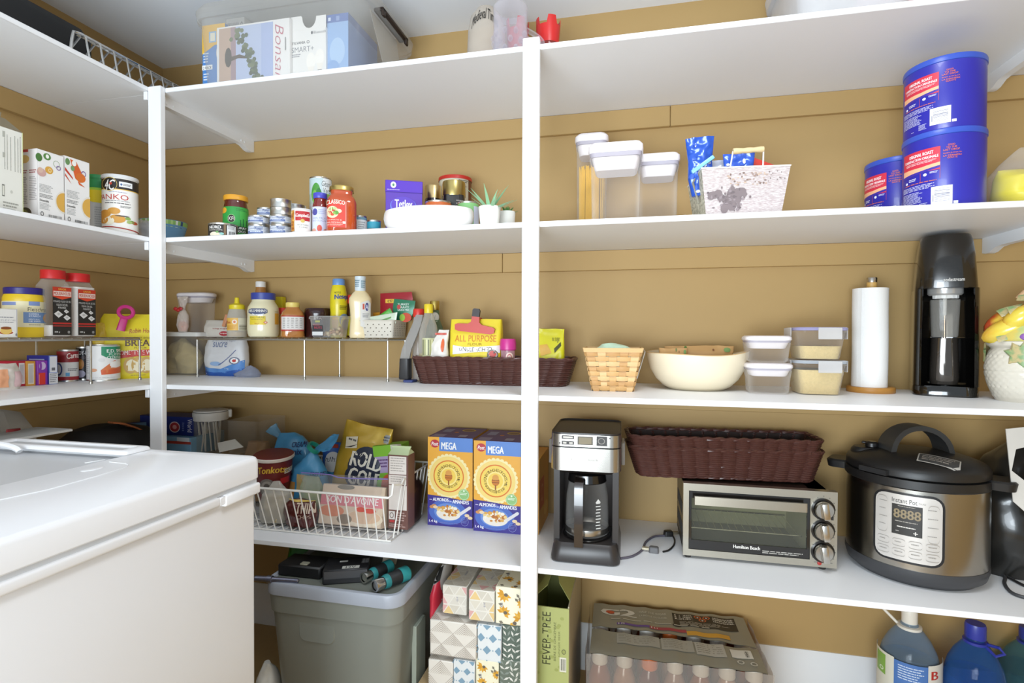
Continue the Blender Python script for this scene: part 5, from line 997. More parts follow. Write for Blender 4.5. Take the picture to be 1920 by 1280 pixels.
for i in range(8):
    for j in range(6):
        yy = dB*(-.4+.8*i/7); zz = h*(.14+.13*j); xx = w_/2*(.93+.07*zz/h)+.0003
        g.add([(xx, yy-.0009, zz), (xx, yy+.0009, zz), (xx, yy+.0009, zz+.003), (xx, yy-.0009, zz+.003)], [(0, 1, 2, 3)], HM, False)
g.obj('weave_openings', t, kind='stuff')
def packet(name, label, pts, Y, th, hexc, pr=None, lean=0, group='packets in the white basket', zmin=None):
    P = [oY(px, py, Y) for px, py in pts]; cx = sum(p.x for p in P)/len(P); z0 = min(p.z for p in P)
    t = thing(name, label, 'packet', cx, Y, z0, 0, group)
    n = len(P); out = [(p.x-cx, p.z-z0) for p in P]; g = G(); cxz = (sum(o[0] for o in out)/n, sum(o[1] for o in out)/n)
    m = mat(hexc, .32, .05, .08, 30)
    V = [(a, 0, b) for a, b in out]; A = [(cxz[0]+(a-cxz[0])*.7, -th/2, cxz[1]+(b-cxz[1])*.75) for a, b in out]; B = [(a, th/2, b) for a, _, b in A]
    g.loft([A, V, B], m); g.obj('sleeve', t)
    if pr:
        W_ = max(o[0] for o in out)-min(o[0] for o in out); H_ = max(o[1] for o in out); x0 = min(o[0] for o in out)
        p = Print(lambda u: x0+u*W_, lambda q: H_*(1-q), lambda a, b, o: (a, -th/2-o-.0002, b)); pr(p); p.obj(parent=t)
    return t
packet('red_packet', 'dark red packet with a yellow price tag at the back of the white basket', [(713, 550), (772, 547), (774, 560), (772, 600), (716, 612), (713, 590)], 1.535, .008, 'a3242e', lambda p: p.rect(.18, .2, .45, .32, 'e6b63a').text('4.97', .24, .22, .4, .3, '5a4a1c', .02).ell(.7, .3, .16, .08, 'c94a62').rect(.2, .5, .8, .8, 'b8403a'))
packet('gravy_packet', 'green packet with white lettering standing tilted in the white basket', [(739, 560), (779, 564), (776, 582), (768, 604), (740, 600), (736, 580)], 1.508, .007, '2f7a5a', lambda p: p.tlines(['TURKEY', 'GRAVY', 'SAUCE MIX'], .25, .2, .75, .55, 'd9e6dc', .02).ell(.3, .35, .08, .1, 'b8403a').ell(.6, .8, .25, .2, 'c94a2c').ell(.45, .8, .12, .15, '8fb83c'))
packet('green_packet', 'bright green seasoning packet leaning left in the white basket', [(703, 596), (731, 577), (738, 590), (720, 612), (705, 612)], 1.49, .007, '52a83a', lambda p: p.poly([(.2, .6), (.7, .2), (.78, .35), (.3, .8)], '7ac25a'))
packet('pale_packet', 'pale green and white packet at the front of the white basket', [(692, 594), (745, 585), (742, 606), (700, 612)], 1.472, .006, 'cfdcc6', lambda p: p.poly([(.2, .7), (.8, .3), (.8, .42), (.25, .8)], '6a9a5a'))
packet('orange_packet', 'small orange packet in the back left of the white basket', [(699, 586), (712, 585), (712, 606), (701, 606)], 1.53, .006, 'd99a2c')
# ================================================================== wicker
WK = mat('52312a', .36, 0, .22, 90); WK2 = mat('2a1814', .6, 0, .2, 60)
def resample(pts, n):
    P = [Vector(p) for p in pts]; P.append(P[0]); L = [0]
    for a, b in zip(P, P[1:]): L.append(L[-1]+(b-a).length)
    out = []; k = 0
    for i in range(n):
        s = L[-1]*i/n
        while L[k+1] < s: k += 1
        q = (s-L[k])/max(1e-9, L[k+1]-L[k]); out.append(P[k]+(P[k+1]-P[k])*q)
    return out
def wicker(t, W, D, h, taper=.9, rows=14, pitch=.0085):
    ns = int((2*W+2*D)/pitch)//2*2; n = ns
    def ring(z, off):
        q = taper+(1-taper)*z/h; base = resample(rr(W*q, D*q, .028, 6), n); out = []
        for i, p in enumerate(base):
            a, b = base[i-1], base[(i+1) % n]; tn = (b-a).normalized(); nn = Vector((tn.y, -tn.x)); o_ = off(i)
            out.append((p.x+nn.x*o_, p.y+nn.y*o_, z))
        return out
    g = G(); rad = h/rows*.52
    for j in range(rows):
        z = h*(j+.5)/rows
        g.tube(ring(z, lambda i: (.0012, .0030, .0012, -.0026)[i % 4]+(.0006 if j % 2 else 0)), rad, WK, 5, closed=True)
    g.obj('woven_side', t, kind='stuff')
    g = G()
    for k in range(2): g.tube(ring(h, lambda i: .0032*cos(i*.9+pi*k)), .0030, WK, 5, closed=True)
    for k in range(2):
        pts = [(x, y, z+.0028*sin(i*.9+pi*k)) for i, (x, y, z) in enumerate(ring(h, lambda i: .0030*cos(i*.9+pi*k)))]
        g.tube(pts, .0028, WK, 5, closed=True)
    g.obj('braided_rim', t, kind='stuff')
    g = G()
    for k in range(2): g.tube([(x, y, z+.002*sin(i*1.1+pi*k)) for i, (x, y, z) in enumerate(ring(.004, lambda i: .0025*cos(i*1.1+pi*k)))], .0026, WK, 5, closed=True)
    g.obj('braided_foot', t, kind='stuff')
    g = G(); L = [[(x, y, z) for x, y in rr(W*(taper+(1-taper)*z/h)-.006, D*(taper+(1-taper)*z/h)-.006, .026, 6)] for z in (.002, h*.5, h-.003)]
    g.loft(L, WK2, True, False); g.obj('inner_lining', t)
# long basket on the third shelf
a, b = oY(769, 674, 1.40), oY(1074, 668, 1.42); hb = .072
t = thing('wicker_basket', 'long dark wicker basket holding flour and bottles, behind the middle post', 'basket', (a.x+b.x)/2, 1.462, Z3); WBX = t.location.copy(); WBW = b.x-a.x
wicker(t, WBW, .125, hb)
zb = Z3+.0045
# gadget left of the basket
q = oY(772, 640, 1.425)
t = thing('plastic_gadget', 'upright grey curved plastic kitchen gadget with a black foot, left of the long wicker basket', 'utensil', q.x, 1.45, Z3)
pp = [oY(x, y, 1.43) for x, y in ((759, 700), (757, 680), (762, 655), (772, 630), (781, 608), (786, 590))]
g = G(); secs = []
for i, P_ in enumerate(pp):
    w = (.013, .014, .014, .014, .013, .010)[i]; secs.append([(P_.x-q.x-w, -.02, P_.z-Z3), (P_.x-q.x+w, -.02, P_.z-Z3), (P_.x-q.x+w, -.012, P_.z-Z3), (P_.x-q.x-w, -.012, P_.z-Z3)])
g.loft(secs, clear('c9c6c2', 'b9b6b2', .45, .3, .15)); g.obj('curved_strap', t)
g = G(); c = oY(758, 687, 1.43); g.rbox([(.008, .028, .028, .006, c.x-q.x, -.012), (.012, .032, .032, .008, c.x-q.x, -.012), (oY(758, 672, 1.43).z-Z3, .03, .03, .008, c.x-q.x+.001, -.012)], mat('2e2d2e', .45, 0, .1), 4); g.obj('foot', t)
c = oY(768, 710, 1.43); G().box(c.x-q.x-.016, -.03, 0, c.x-q.x+.012, .01, .0075, mat('3a4880', .4), .002).obj('base_plate', t)
def inb(pl, pr, pt, Y): 
    x, y, r = cyl(pl, pr, Y=Y, py=640); return x, y, r, Ht((pl+pr)/2, pt, x, y)-zb
x, y, r, h = inb(785, 822, 570, 1.45)
t = jar('oil_bottle', 'clear oil bottle with a yellow cap in the left end of the wicker basket', 'bottle', x, y, zb, [(r*.94, 0), (r, .004), (r, h*.5), (r*.97, h*.62), (r*.85, h*.72), (r*.5, h*.84), (r*.42, h*.9)], clear('ece9e0', 'efede6', .16, .5, .08), [(r*.44, h*.88), (r*.46, h*.89), (r*.46, h*.99), (r*.42, h), (.001, h)], mat('e6cc2c', .35), fill=[(r*.9, .002), (r*.95, .005), (r*.95, h*.36)], fillm=mat('d9c35a', .15, 0, .1, 30))
p = pcyl(r+.0006, h*.12, h*.56); p.rect(.2, .0, .9, .55, 'b9b890')
for i in range(8): p.rect(.22+.085*i, .05, .26+.085*i, .5, ('4a4a2c', '8a8a4a', 'd9d4a0')[i % 3])
p.rect(.1, .55, 1, .62, '5a6a2c').rect(.1, .64, 1, .8, 'c9c24a').text('OIL', .35, .65, .65, .78, '5a5a24', .02).rect(.0, .84, 1.05, 1, 'e6e2e4').obj(parent=t)
x, y, r, h = inb(773, 797, 579, 1.478)
t = jar('red_cap_bottle', 'clear bottle with a red cap at the left end of the wicker basket', 'bottle', x, y, zb, [(r, 0), (r, h*.7), (r*.8, h*.86), (r*.7, h*.9)], clear('e9e5e2', 'efebe8', .25, .4, .1), [(r*.84, h*.885), (r*.88, h*.9), (r*.88, h*.98), (r*.8, h), (.001, h)], mat('d8382e', .35))
x, y, r, h = inb(797, 833, 564, 1.505)
t = jar('green_bottle', 'greenish glass bottle with a gold cap at the back of the wicker basket', 'bottle', x, y, zb, [(r*.9, 0), (r, .004), (r, h*.55), (r*.85, h*.66), (r*.5, h*.78), (r*.44, h*.92)], clear('a8bca0', '8fa68a', .2, .5, .06), [(r*.45, h*.88), (r*.49, h*.89), (r*.49, h*.985), (r*.45, h), (.001, h)], metal('c9b264', .3))
pcyl(r*.47, h*.72, h*.86, prof=lambda z: r*(.66 if z < h*.74 else .56)).ell(.5, .5, .4, .45, 'c9c4bc').text('V', .4, .3, .6, .7, '8a8a84').obj(parent=t)
q = oY(826, 640, 1.436)
t = thing('snack_bag', 'crumpled white bag with an orange print beside the oil bottle in the wicker basket', 'bag', q.x-.004, 1.437, zb); hh = oY(826, 618, 1.436).z-zb
b_ = Bag([(0, .05, .028), (hh*.4, .058, .034), (hh*.75, .05, .026), (hh*.9, .036, .014, .01, 0), (hh, .03, .004, .014, 0)], 2.4, .006, 40, 4); b_.body(mat('e2dcd4', .4, 0, .05, 20)).obj('wrapper', t); b_.pr(.058, 0, hh).ell(.75, .3, .08, .13, 'd9622c').rect(.3, .06, .9, .1, 'c8584a').rect(0, .55, 1, .75, 'e9e6e8').lines(.05, .8, .95, .95, 2, 'b05a7a', 3).obj(parent=t)
# all purpose flour with red clip
q0, q1 = oY(841, 676, 1.425), oY(936, 676, 1.425); wf = q1.x-q0.x; hf = oY(888, 598, 1.425).z-zb
t = thing('flour_bag', 'yellow all purpose flour bag closed with a big red clip, in the wicker basket', 'bag', (q0.x+q1.x)/2, 1.454, zb)
b_ = Bag([(0, wf*.95, .05), (.006, wf, .058), (hf*.5, wf*1.02, .058), (hf*.8, wf*1.02, .044), (hf, wf*1.0, .024)], 5, .0025, 26, 6); b_.body(mat('e6cf2e', .5, 0, .05, 16)).obj('bag_body', t)
p = b_.pr(wf, 0, hf); p.text('ALL PURPOSE', .12, .255, .93, .355, 'd0762a', .01).text('FLOUR', .38, .375, .66, .415, 'a8801e', .0).poly([(.08, .41), (.3, .44), (.6, .435), (1, .41), (1, .53), (.7, .51), (.4, .53), (.08, .56)], 'e6e2de').text('UNBLEACHED', .21, .435, .86, .5, '4a463e', .0, curve=-.15).ell(.87, .56, .105, .085, '5a4a44').ell(.87, .56, .09, .07, 'a8a09c').ell(.87, .545, .07, .05, 'c23a34').ell(.87, .6, .075, .02, '4a3a36').poly([(.0, .82), (.3, .76), (.6, .82), (.7, .95), (0, .95)], 'eedb6a').obj(parent=t)
zc = oY(892, 616, 1.42).z
t = thing('bag_clip', 'big red bag clip with a black grip on the all purpose flour bag', 'clip', oY(889, 616, 1.42).x, 1.428, zc); t.rotation_euler = (0, radians(6), 0)
RC = mat('c2443c', .4, 0, .04); top = oY(892, 578, 1.42).z-zc
o_ = [(-.058, .006), (-.056, -.008), (-.045, -.011), (.045, -.011), (.056, -.007), (.058, .005), (.05, .009), (.02, .012), (.012, .018), (.0105, top*.62), (-.0105, top*.62), (-.012, .018), (-.02, .012), (-.05, .010)]
g = G(); g.prism(o_, -.006, 0, RC, False); g.obj('front_jaw', t)
g = G(); g.prism([(-.0105, top*.6), (.0105, top*.6), (.0105, top*.92), (.007, top), (-.007, top), (-.0105, top*.92)], -.0075, .0015, mat('3a3436', .5), False); g.obj('grip', t)
g = G(); g.box(-.052, .0285, -.008, .052, .033, .008, RC, .002); g.box(-.009, .0002, .024, .009, .030, .032, RC, .001); g.obj('back_jaw', t)
x, y, r, h = inb(937, 968, 635, 1.44)
t = jar('sprinkle_shaker', 'small shaker with a magenta lid and pink sprinkles in the wicker basket', 'jar', x, y, zb, [(r*.96, 0), (r*.96, h*.3), (r*.86, h*.42), (r*.86, h*.76)], clear('e8b8c2', 'e4b4be', .35, .4, .1), [(r*.9, h*.74), (r*1.0, h*.76), (r*1.0, h*.9), (r*.9, h), (.001, h)], mat('c9348a', .35), fill=[(r*.8, h*.3), (r*.8, h*.6)], fillm=mat('d98a9a', .6, 0, .3, 300))
G().lathe([(r*1.02, h*.08), (r*1.05, h*.1), (r*1.05, h*.4), (r*.9, h*.42)], mat('c9348a', .35), 30).obj('sleeve', t); pcyl(r*.86+.001, h*.44, h*.74).ell(.6, .5, .25, .35, 'e4c8b8').ring(.6, .5, .16, .24, .3, 'c05a6a').obj(parent=t)
q0, q1 = oY(1000, 672, 1.45), oY(1058, 672, 1.45); hh = oY(1052, 616, 1.45).z-zb
t = thing('candy_pouch', 'lemon yellow snack pouch standing in the right end of the wicker basket', 'pouch', (q0.x+q1.x)/2, 1.462, zb)
b_ = Bag([(0, q1.x-q0.x, .03), (hh*.3, q1.x-q0.x, .04), (hh*.65, (q1.x-q0.x)*.98, .03), (hh*.92, (q1.x-q0.x)*.9, .008, .002, 0), (hh, (q1.x-q0.x)*.85, .004, .005, 0)], 4, .004, 40, 13); b_.body(mat('dcd422', .35, 0, .06, 20)).obj('wrapper', t)
p = b_.pr(q1.x-q0.x, 0, hh); p.poly([(.68, .36), (.88, .24), (.9, .31), (.7, .44)], '4a4a1e').text('no sugar', .6, .16, .85, .26, '6a6a24', .01, shear=-.3).poly([(.2, .3), (.45, .28), (.6, .44), (.25, .5)], 'e2b04a').ell(.8, .82, .2, .2, 'a8a65a').ell(.74, .7, .1, .08, 'c9c4d2').obj(parent=t)
# ------------------------------------------------------------------ splint basket
Yf = 1.335
q0, q1 = oY(1111, 732, Yf), oY(1188, 733, Yf); r0, r1 = oY(1092, 650, Yf-.01), oY(1201, 654, Yf-.01)
wb, wt = q1.x-q0.x, r1.x-r0.x; hB = (r0.z+r1.z)/2-Z3; cx = (q0.x+q1.x+r0.x+r1.x)/4
t = thing('splint_basket', 'square woven wood splint basket with pale green paper inside', 'basket', cx, Yf+wb/2, Z3, radians(2))
SPL = [mat('cda268', .55, 0, .14, 50, aniso=(4, 4, 60)), mat('c0925a', .55, 0, .14, 50, aniso=(4, 4, 60)), mat('d8b27c', .55, 0, .14, 50, aniso=(4, 4, 60))]
NR = 8; NS = 5
def sq(z, off=0): q = wb+(wt-wb)*z/hB; return q/2+off
for j in range(NR):
    z0, z1 = hB*(.02+.9*j/NR), hB*(.02+.9*(j+.9)/NR); pts = []
    for s in range(4):
        for i in range(NS*3):
            u = -1+2*(i+.5)/(NS*3); seg = i//3; bul = (.0022 if (seg+j) % 2 else -.0014)*(1 if i % 3 == 1 else .75)
            pts.append((s, u, bul))
    def P3(s, u, bul, z, ext=0):
        e = sq(z); x_, y_ = u*e, -(e+bul)-ext; c, q = cos(s*pi/2), sin(s*pi/2); return (x_*c-y_*q, x_*q+y_*c, z)
    secs = [[P3(s, u, b_, z0) for s, u, b_ in pts], [P3(s, u, b_, (z0+z1)/2, .0008) for s, u, b_ in pts], [P3(s, u, b_, z1) for s, u, b_ in pts], [P3(s, u, b_-.0012, z1) for s, u, b_ in pts], [P3(s, u, b_-.0012, z0) for s, u, b_ in pts]]
    secs.append(secs[0]); g = G(); g.loft(secs, SPL[j % 3], False, False); g.obj('weaver_strip', t)
for s in range(4):
    for i in range(NS):
        u = -1+2*(i+.5)/NS; g = G(); secs = []
        for j in range(NR*2+1):
            z = hB*(.0+.93*j/(NR*2)); e = sq(z); bul = (-.0022 if (i+(j//2)) % 2 else .0018) if j < NR*2 else .0; hw = e/NS*.72
            c, q = cos(s*pi/2), sin(s*pi/2); L_ = []
            for dx, dy in ((-hw, 0), (hw, 0), (hw, .0009), (-hw, .0009)): x_, y_ = u*e+dx, -(e+bul)+dy; L_.append((x_*c-y_*q, x_*q+y_*c, z))
            secs.append(L_)
        g.loft(secs, SPL[(i+1) % 3]); g.obj('stake', t)
g = G(); E_ = sq(hB)
for s_, (z0, z1) in ((1, (hB*.9, hB)),):
    secs = [[(x, y, z) for x, y in rr(2*(sq(z)+o), 2*(sq(z)+o), .004, 2)] for z, o in ((z0, .003), (z1, .0035), (z1, .0005), (z0, .0005), (z0, .003))]
    g.loft(secs, SPL[2], False, False)
g.obj('rim_band', t)
g = G(); g.box(-sq(0)+.002, -sq(0)+.002, .001, sq(0)-.002, sq(0)-.002, .003, SPL[1]); g.obj('floor_splints', t)
g = G(); g.tube([(E_+.004, .01, hB-.002), (E_+.008, -.03, hB-.01), (E_-.004, -.045, hB*.55), (E_-.012, -.048, hB*.3)], .0012, mat('a8a29a', .4), 6); g.obj('wire_handle', t)
t = thing('green_wrap', 'pale green crumpled paper inside the splint basket', 'paper', cx, Yf+wb/2, Z3+.004); b_ = Bag([(0, wb*.8, wb*.8), (hB*.6, wt*.78, wt*.78), (hB*.92, wt*.7, wt*.7), (hB*1.0, wt*.5, wt*.5), (hB*1.06, wt*.25, wt*.3, -.01, 0)], 2.6, .008, 30, 5); b_.body(mat('bfdcc4', .45, 0, .1, 20)).obj('paper_body', t)
# ------------------------------------------------------------------ cream bowl with brown bags
x, y, r = cyl(1212, 1406, Y=1.452, py=670); zt = Ht(1310, 664, x, y, r*.9)-Z3
t = thing('cream_bowl', 'wide cream wooden bowl with a wavy rim holding brown paper bags', 'bowl', x, y, Z3)
n = 64; secs = []
CRM = mat('e9dcc0', .35, 0, .04, 8, coat=.15); SY = .9
def wav(a_): return .0045*cos(2*a_+.6)+.003*cos(3*a_)
for q, zf in ((.50, 0), (.54, .01), (.66, .1), (.8, .28), (.92, .55), (.985, .85), (1.0, 1)):
    secs.append([(r*q*cos(2*pi*i/n), SY*r*q*sin(2*pi*i/n), zt*zf+wav(2*pi*i/n)*zf**2) for i in range(n)])
for q, zf in ((.975, 1), (.9, .6), (.76, .3), (.6, .14), (.3, .08)):
    secs.append([(r*q*cos(2*pi*i/n), SY*r*q*sin(2*pi*i/n), zt*zf+wav(2*pi*i/n)*zf**2) for i in range(n)])
G().loft(secs, CRM).obj('body', t)
g = G(); g.tube([(r*.988*cos(2*pi*i/n), SY*r*.988*sin(2*pi*i/n), zt+wav(2*pi*i/n)) for i in range(n)], .0016, mat('c9a878', .5, 0, .1, 40), 6, closed=True); g.obj('rim_edge', t)
for i, (px, py, Y, w, tl, lb) in enumerate(((1310, 648, y+.03, .17, -.05, 'larger brown paper bag lying in the cream bowl, reaching right'), (1262, 652, y-.005, .07, .1, 'small brown paper bag at the left in the cream bowl'))):
    P_ = oY(px, py, Y); hq = P_.z-Z3-.012
    t2 = thing('paper_bag', lb, 'paper bag', P_.x, Y, Z3+.012, 0, 'brown paper bags in the cream bowl')
    b_ = Bag([(0, w*.5, .04), (hq*.5, w*.85, .06), (hq*.85, w, .04), (hq, w*1.02, .012)], 3, .006, 34, 8+i); b_.body(mat('c49a64', .6, 0, .08, 20)).obj('bag_body', t2)
    p = b_.pr(w, 0, hq); p.ell(.3 if i == 0 else .6, .05, .02, .05, '5a7a3a').ell(.7, .1, .015, .03, '8a5a3a').ell(.9, .1, .05, .06, '7a9a5a').obj(parent=t2)
# ------------------------------------------------------------------ small stacked containers
def popsmall(label, pl, pr, pt, Y, z):
    a_, b_ = oY(pl, pt, Y), oY(pr, pt, Y); return popbox('food_container', label, 'container', (a_.x+b_.x)/2, Y, z, b_.x-a_.x, .085, a_.z-z, group='small stacked containers', rad=.02, lidh=.0165)
z2 = oY(1450, 681, 1.352).z
popsmall('small clear container with a white lid, lower of two beside the cream bowl', 1404, 1490, 681, 1.352, Z3)
popsmall('small clear container with a white lid, on top of its twin beside the cream bowl', 1402, 1488, 629, 1.352, z2+.0004)
def lockbox(label, pl, pr, pt, pb, z, Y, fillf, edge):
    a_, b_ = oY(pl, pt, Y), oY(pr, pt, Y); W = b_.x-a_.x-.012; h = a_.z-z; D = .115
    t = thing('lock_container', label, 'container', (a_.x+b_.x)/2, Y+D/2, z, 0, 'clip-lid containers of grain'); W2 = W
    B_ = clear('f8f6f2', 'f0ece6', .07, .3, .08)
    G().rbox([(.0005, W*.8, D*.78, .016), (.003, W*.84, D*.82, .018), (h*.5, W*.93, D*.93, .02), (h-.012, W, D, .02), (h-.012, W+.006, D+.006, .022), (h-.008, W+.006, D+.006, .022)], B_, 5, True, False).obj('body', t)
    G().rbox([(.002, W*.79, D*.77, .016), (h*fillf, W*(.8+.13*fillf*1.6), D*(.78+.13*fillf*1.6), .018)], mat('d9c38c', .75, 0, .16, 200, bump=.6, bscale=600), 4).obj('grain', t)
    G().rbox([(h-.0075, W+.008, D+.008, .022), (h-.002, W+.010, D+.010, .022), (h, W+.004, D+.004, .02), (h-.002, W-.01, D-.01, .018)], clear('d9d9e2', edge, .5, .3, .15), 5).obj('lid', t)
    fl = clear('e4e2e2', 'e9e7e6', .4, .3, .15)
    for s in range(2):
        g = G(); g.box(-W*.12, -(D/2+.0085)-.0015, h-.028, W*.36, -(D/2+.0085)+.001, h-.001, fl, .0012); g.obj('clip_flap', t)
        break
    for s in (-1, 1):
        g = G(); g.box(s*(W/2+.0085)-.0012, -D*.26, h-.028, s*(W/2+.0085)+.0012, D*.26, h-.001, fl, .001); g.obj('clip_flap', t)
    return t
zl_ = oY(1540, 675, 1.362).z
lockbox('clip-lid container full of pale grain, lower of two beside the paper towel', 1492, 1596, 675, 740, Z3, 1.362, .72, 'c9d0d8')
lockbox('clip-lid container half full of pale grain, on top of its twin beside the paper towel', 1492, 1596, 613, 675, zl_+.0004, 1.362, .42, 'b4b0dc')
# ------------------------------------------------------------------ paper towel
x, y, r = cylb(1586, 1680, 738, Z3)
t = thing('paper_towel_holder', 'wooden paper towel holder with a steel tipped post', 'holder', x, y, Z3)
WD = mat('b8823c', .45, 0, .14, 20, aniso=(3, 40, 40))
hp = oZ(1633, 727, Z3+.0).y; G().lathe([(r*.97, 0), (r, .002), (r, .011), (r*.97, .0135), (.001, .0135)], WD, 48).obj('base', t)
zt = Ht(1621, 521, x, y)-Z3; zr_ = Ht(1632, 541, x, y)-Z3
G().lathe([(.011, .0137), (.011, zt-.012)], mat('c9a05a', .45, 0, .1, 20), 20).obj('post', t); G().lathe([(.0112, zt-.0118), (.0116, zt-.002), (.0108, zt), (.001, zt)], metal('bdb9b2', .25), 24).obj('post_cap', t)
x2, y2, r2 = cyl(1597, 1667, Y=y, py=600)
t = thing('paper_towel_roll', 'white paper towel roll on the wooden holder', 'paper towel', x2, y2, Z3+.0138); h_ = zr_-.0138
PT = mat('ecebe9', .85, 0, .01, 20, bump=.25, bscale=260)
n = 56; g = G(); secs = [[(r2*(1+.012*sin(3*2*pi*i/n+z*30)-.01*i/n)*cos(2*pi*i/n), r2*(1+.012*sin(3*2*pi*i/n+z*30))*sin(2*pi*i/n), z) for i in range(n)] for z in [h_*k/8 for k in range(9)]]
secs.append([(.021*cos(2*pi*i/n), .021*sin(2*pi*i/n), h_) for i in range(n)]); secs.append([(.021*cos(2*pi*i/n), .021*sin(2*pi*i/n), .001) for i in range(n)])
g.loft(secs, PT, True, False); g.obj('roll', t)
g = G(); a0 = 3.6; g.add([(r2*1.006*cos(a0), r2*1.006*sin(a0), .001), (r2*1.006*cos(a0), r2*1.006*sin(a0), h_-.001), (r2*1.03*cos(a0+.28), r2*1.03*sin(a0+.28), h_-.001), (r2*1.02*cos(a0+.28), r2*1.02*sin(a0+.28), .001)], [(0, 1, 2, 3)], PT); g.obj('loose_sheet', t)
# ------------------------------------------------------------------ sparkling water maker
q = oZ(1786, 745, Z3); Wd = .0
a_, b_ = oY(1727, 640, q.y+.05), oY(1840, 640, q.y+.05); W = b_.x-a_.x; x, y = (a_.x+b_.x)/2, q.y+.085
hS = Ht(1785, 441, x, y)-Z3; hS = min(hS, Z4-TH-Z3-.001)
t = thing('soda_maker', 'tall glossy black sparkling water machine with a clear drip sleeve', 'soda machine', x, y, Z3, facing(x, y)*.75)
BLK = mat('0d0c0b', .07, 0, .2, 30, coat=.8); BSP = mat('100e0c', .2, 0, 0, 300, hex2='1d1915', coat=.5)
D = .165
def u_sec(z, w, d, rec, k=7):   # U-shaped section: rounded front opening
    return z, w, d
z1 = hS*.655
# rear column and the two side walls around the bottle bay
g = G(); g.rbox([(0, W, D, .035), (.02, W, D, .035), (.024, W*.985, D*.985, .035)], BLK, 6); g.obj('base', t)
bay = []
for z, kx in ((.024, .40), (z1, .37)):
    w2, d2 = W*.985/2*(1-.04*z/hS), D*.985/2
    out = [(-w2, -d2+.02), (-w2+.006, -d2+.004), (-w2+.012, -d2), (-kx*W, -d2+.004), (-kx*W+.004, 0), (-.022, d2-.07), (.022, d2-.07), (kx*W-.004, 0), (kx*W, -d2+.004), (w2-.012, -d2), (w2-.006, -d2+.004), (w2, -d2+.02), (w2, d2-.03), (w2-.01, d2-.008), (w2-.03, d2), (-w2+.03, d2), (-w2+.01, d2-.008), (-w2, d2-.03)]
    bay.append([(a, b, z) for a, b in out])
g = G(); g.loft(bay, BLK); g.obj('body', t)
g = G(); g.rbox([(z1, W*.945, D*.97, .04), (z1+.004, W*.95, D*.98, .04), (hS*.86, W*.87, D*.93, .04), (hS*.955, W*.80, D*.88, .04), (hS*.985, W*.74, D*.84, .04), (hS*.988, W*.6, D*.7, .03)], BSP, 7); g.obj('head', t)
g = G(); g.rbox([(hS*.97, .06, .07, .015, 0, .01), (hS*.992, .04, .055, .012, 0, .01), (hS, .025, .035, .008, 0, .01)], BLK, 4); g.obj('button', t)
p = Print(lambda u: (u-.5)*W*.9, lambda q_: z1+.004+(hS*.3)*(1-q_), lambda a, b, o: (a, -(D*.98/2)*(1-max(0, abs(a)/(W*.475)-.25)**2*.3)-o-.0022+.0045*(b-z1)/(hS*.2), b), step=(W/10, None)); p.text('sodastream', .42, .83, .76, .9, 'd9d6d2', .02).obj('lettering', t)
fr = -D/2
g = G(); g.lathe([(.030, z1-.014), (.034, z1-.010), (.034, z1+.001)], mat('bdbab6', .2, .4), 32, M=Matrix.Translation((0, -.03, 0)), sy=.8); g.obj('carbonation_ring', t)
for i in range(6):
    a0 = -pi/2+(-.9+.36*i); g = G(); g.box(-.005, -.002, z1-.022, .005, .002, z1-.012, mat('dedcd8', .3), .001, M=Matrix.Translation((.026*cos(a0), -.03+.02*sin(a0), 0)) @ Matrix.Rotation(a0+pi/2, 4, 'Z')); g.obj('bottle_grip', t)
g = G(); g.tube([(0, -.03, z1-.005), (0, -.029, z1-.06)], .0042, mat('e9e7e2', .3), 10); g.tube([(0, -.029, z1-.06), (0, -.03, hS*.1)], .0034, metal('c9b49a', .2), 10); g.obj('carbonation_tube', t)
g = G(); g.rbox([(hS*.36, .046, .04, .014, .0, -.03), (hS*.37, .05, .042, .016, 0, -.03), (z1-.024, .056, .046, .018, 0, -.03)], clear('e2dfda', 'c9c5be', .2, .35, .06), 5, False, False); g.obj('drip_sleeve', t)
g = G(); g.rbox([(.026, .05, .045, .018, 0, -.03), (.04, .056, .05, .02, 0, -.03), (hS*.355, .05, .046, .02, 0, -.03)], mat('4a443e', .08, .6, .1, coat=.6), 5); g.obj('bottle', t)
# ------------------------------------------------------------------ fruit cookie jar
x, y, r = cyl(1843, 2024, Y=1.36, py=690); zr0 = Ht(1925, 640, x, y, r)-Z3
t = thing('cookie_jar', 'white basket weave ceramic jar with painted fruit on its lid, at the right edge', 'jar', x, y, Z3, facing(x, y))
CER = mat('d3ccbd', .22, 0, .03, 20, coat=.4); n = 120; m_ = 44; g = G(); secs = []
for j in range(m_+1):
    zf = j/m_; q = .74+.26*sin(min(1, zf/.55)*pi/2) if zf < .55 else 1-.14*((zf-.55)/.33)**1.5 if zf < .88 else .86+.11*min(1, (zf-.88)/.06)
    ring = []
    for i in range(n):
        if .05 < zf < .86:
            row = int(zf*18); seg = int(i/n*30); b = abs(sin((i/n*30-row*.5 % 1)*pi)); v = abs(sin(zf*18*pi)); o = .0014*min(1, b*5)*min(1, v*3.5)
        else: o = 0
        a_ = 2*pi*i/n; ring.append(((r*q*.975+o)*cos(a_), (r*q*.975+o)*sin(a_), zr0*zf))
    secs.append(ring)
g.loft(secs, CER); g.obj('body', t)
LF = mat('7d9a68', .3, 0, 0, 70, hex2='b9a878', coat=.3)
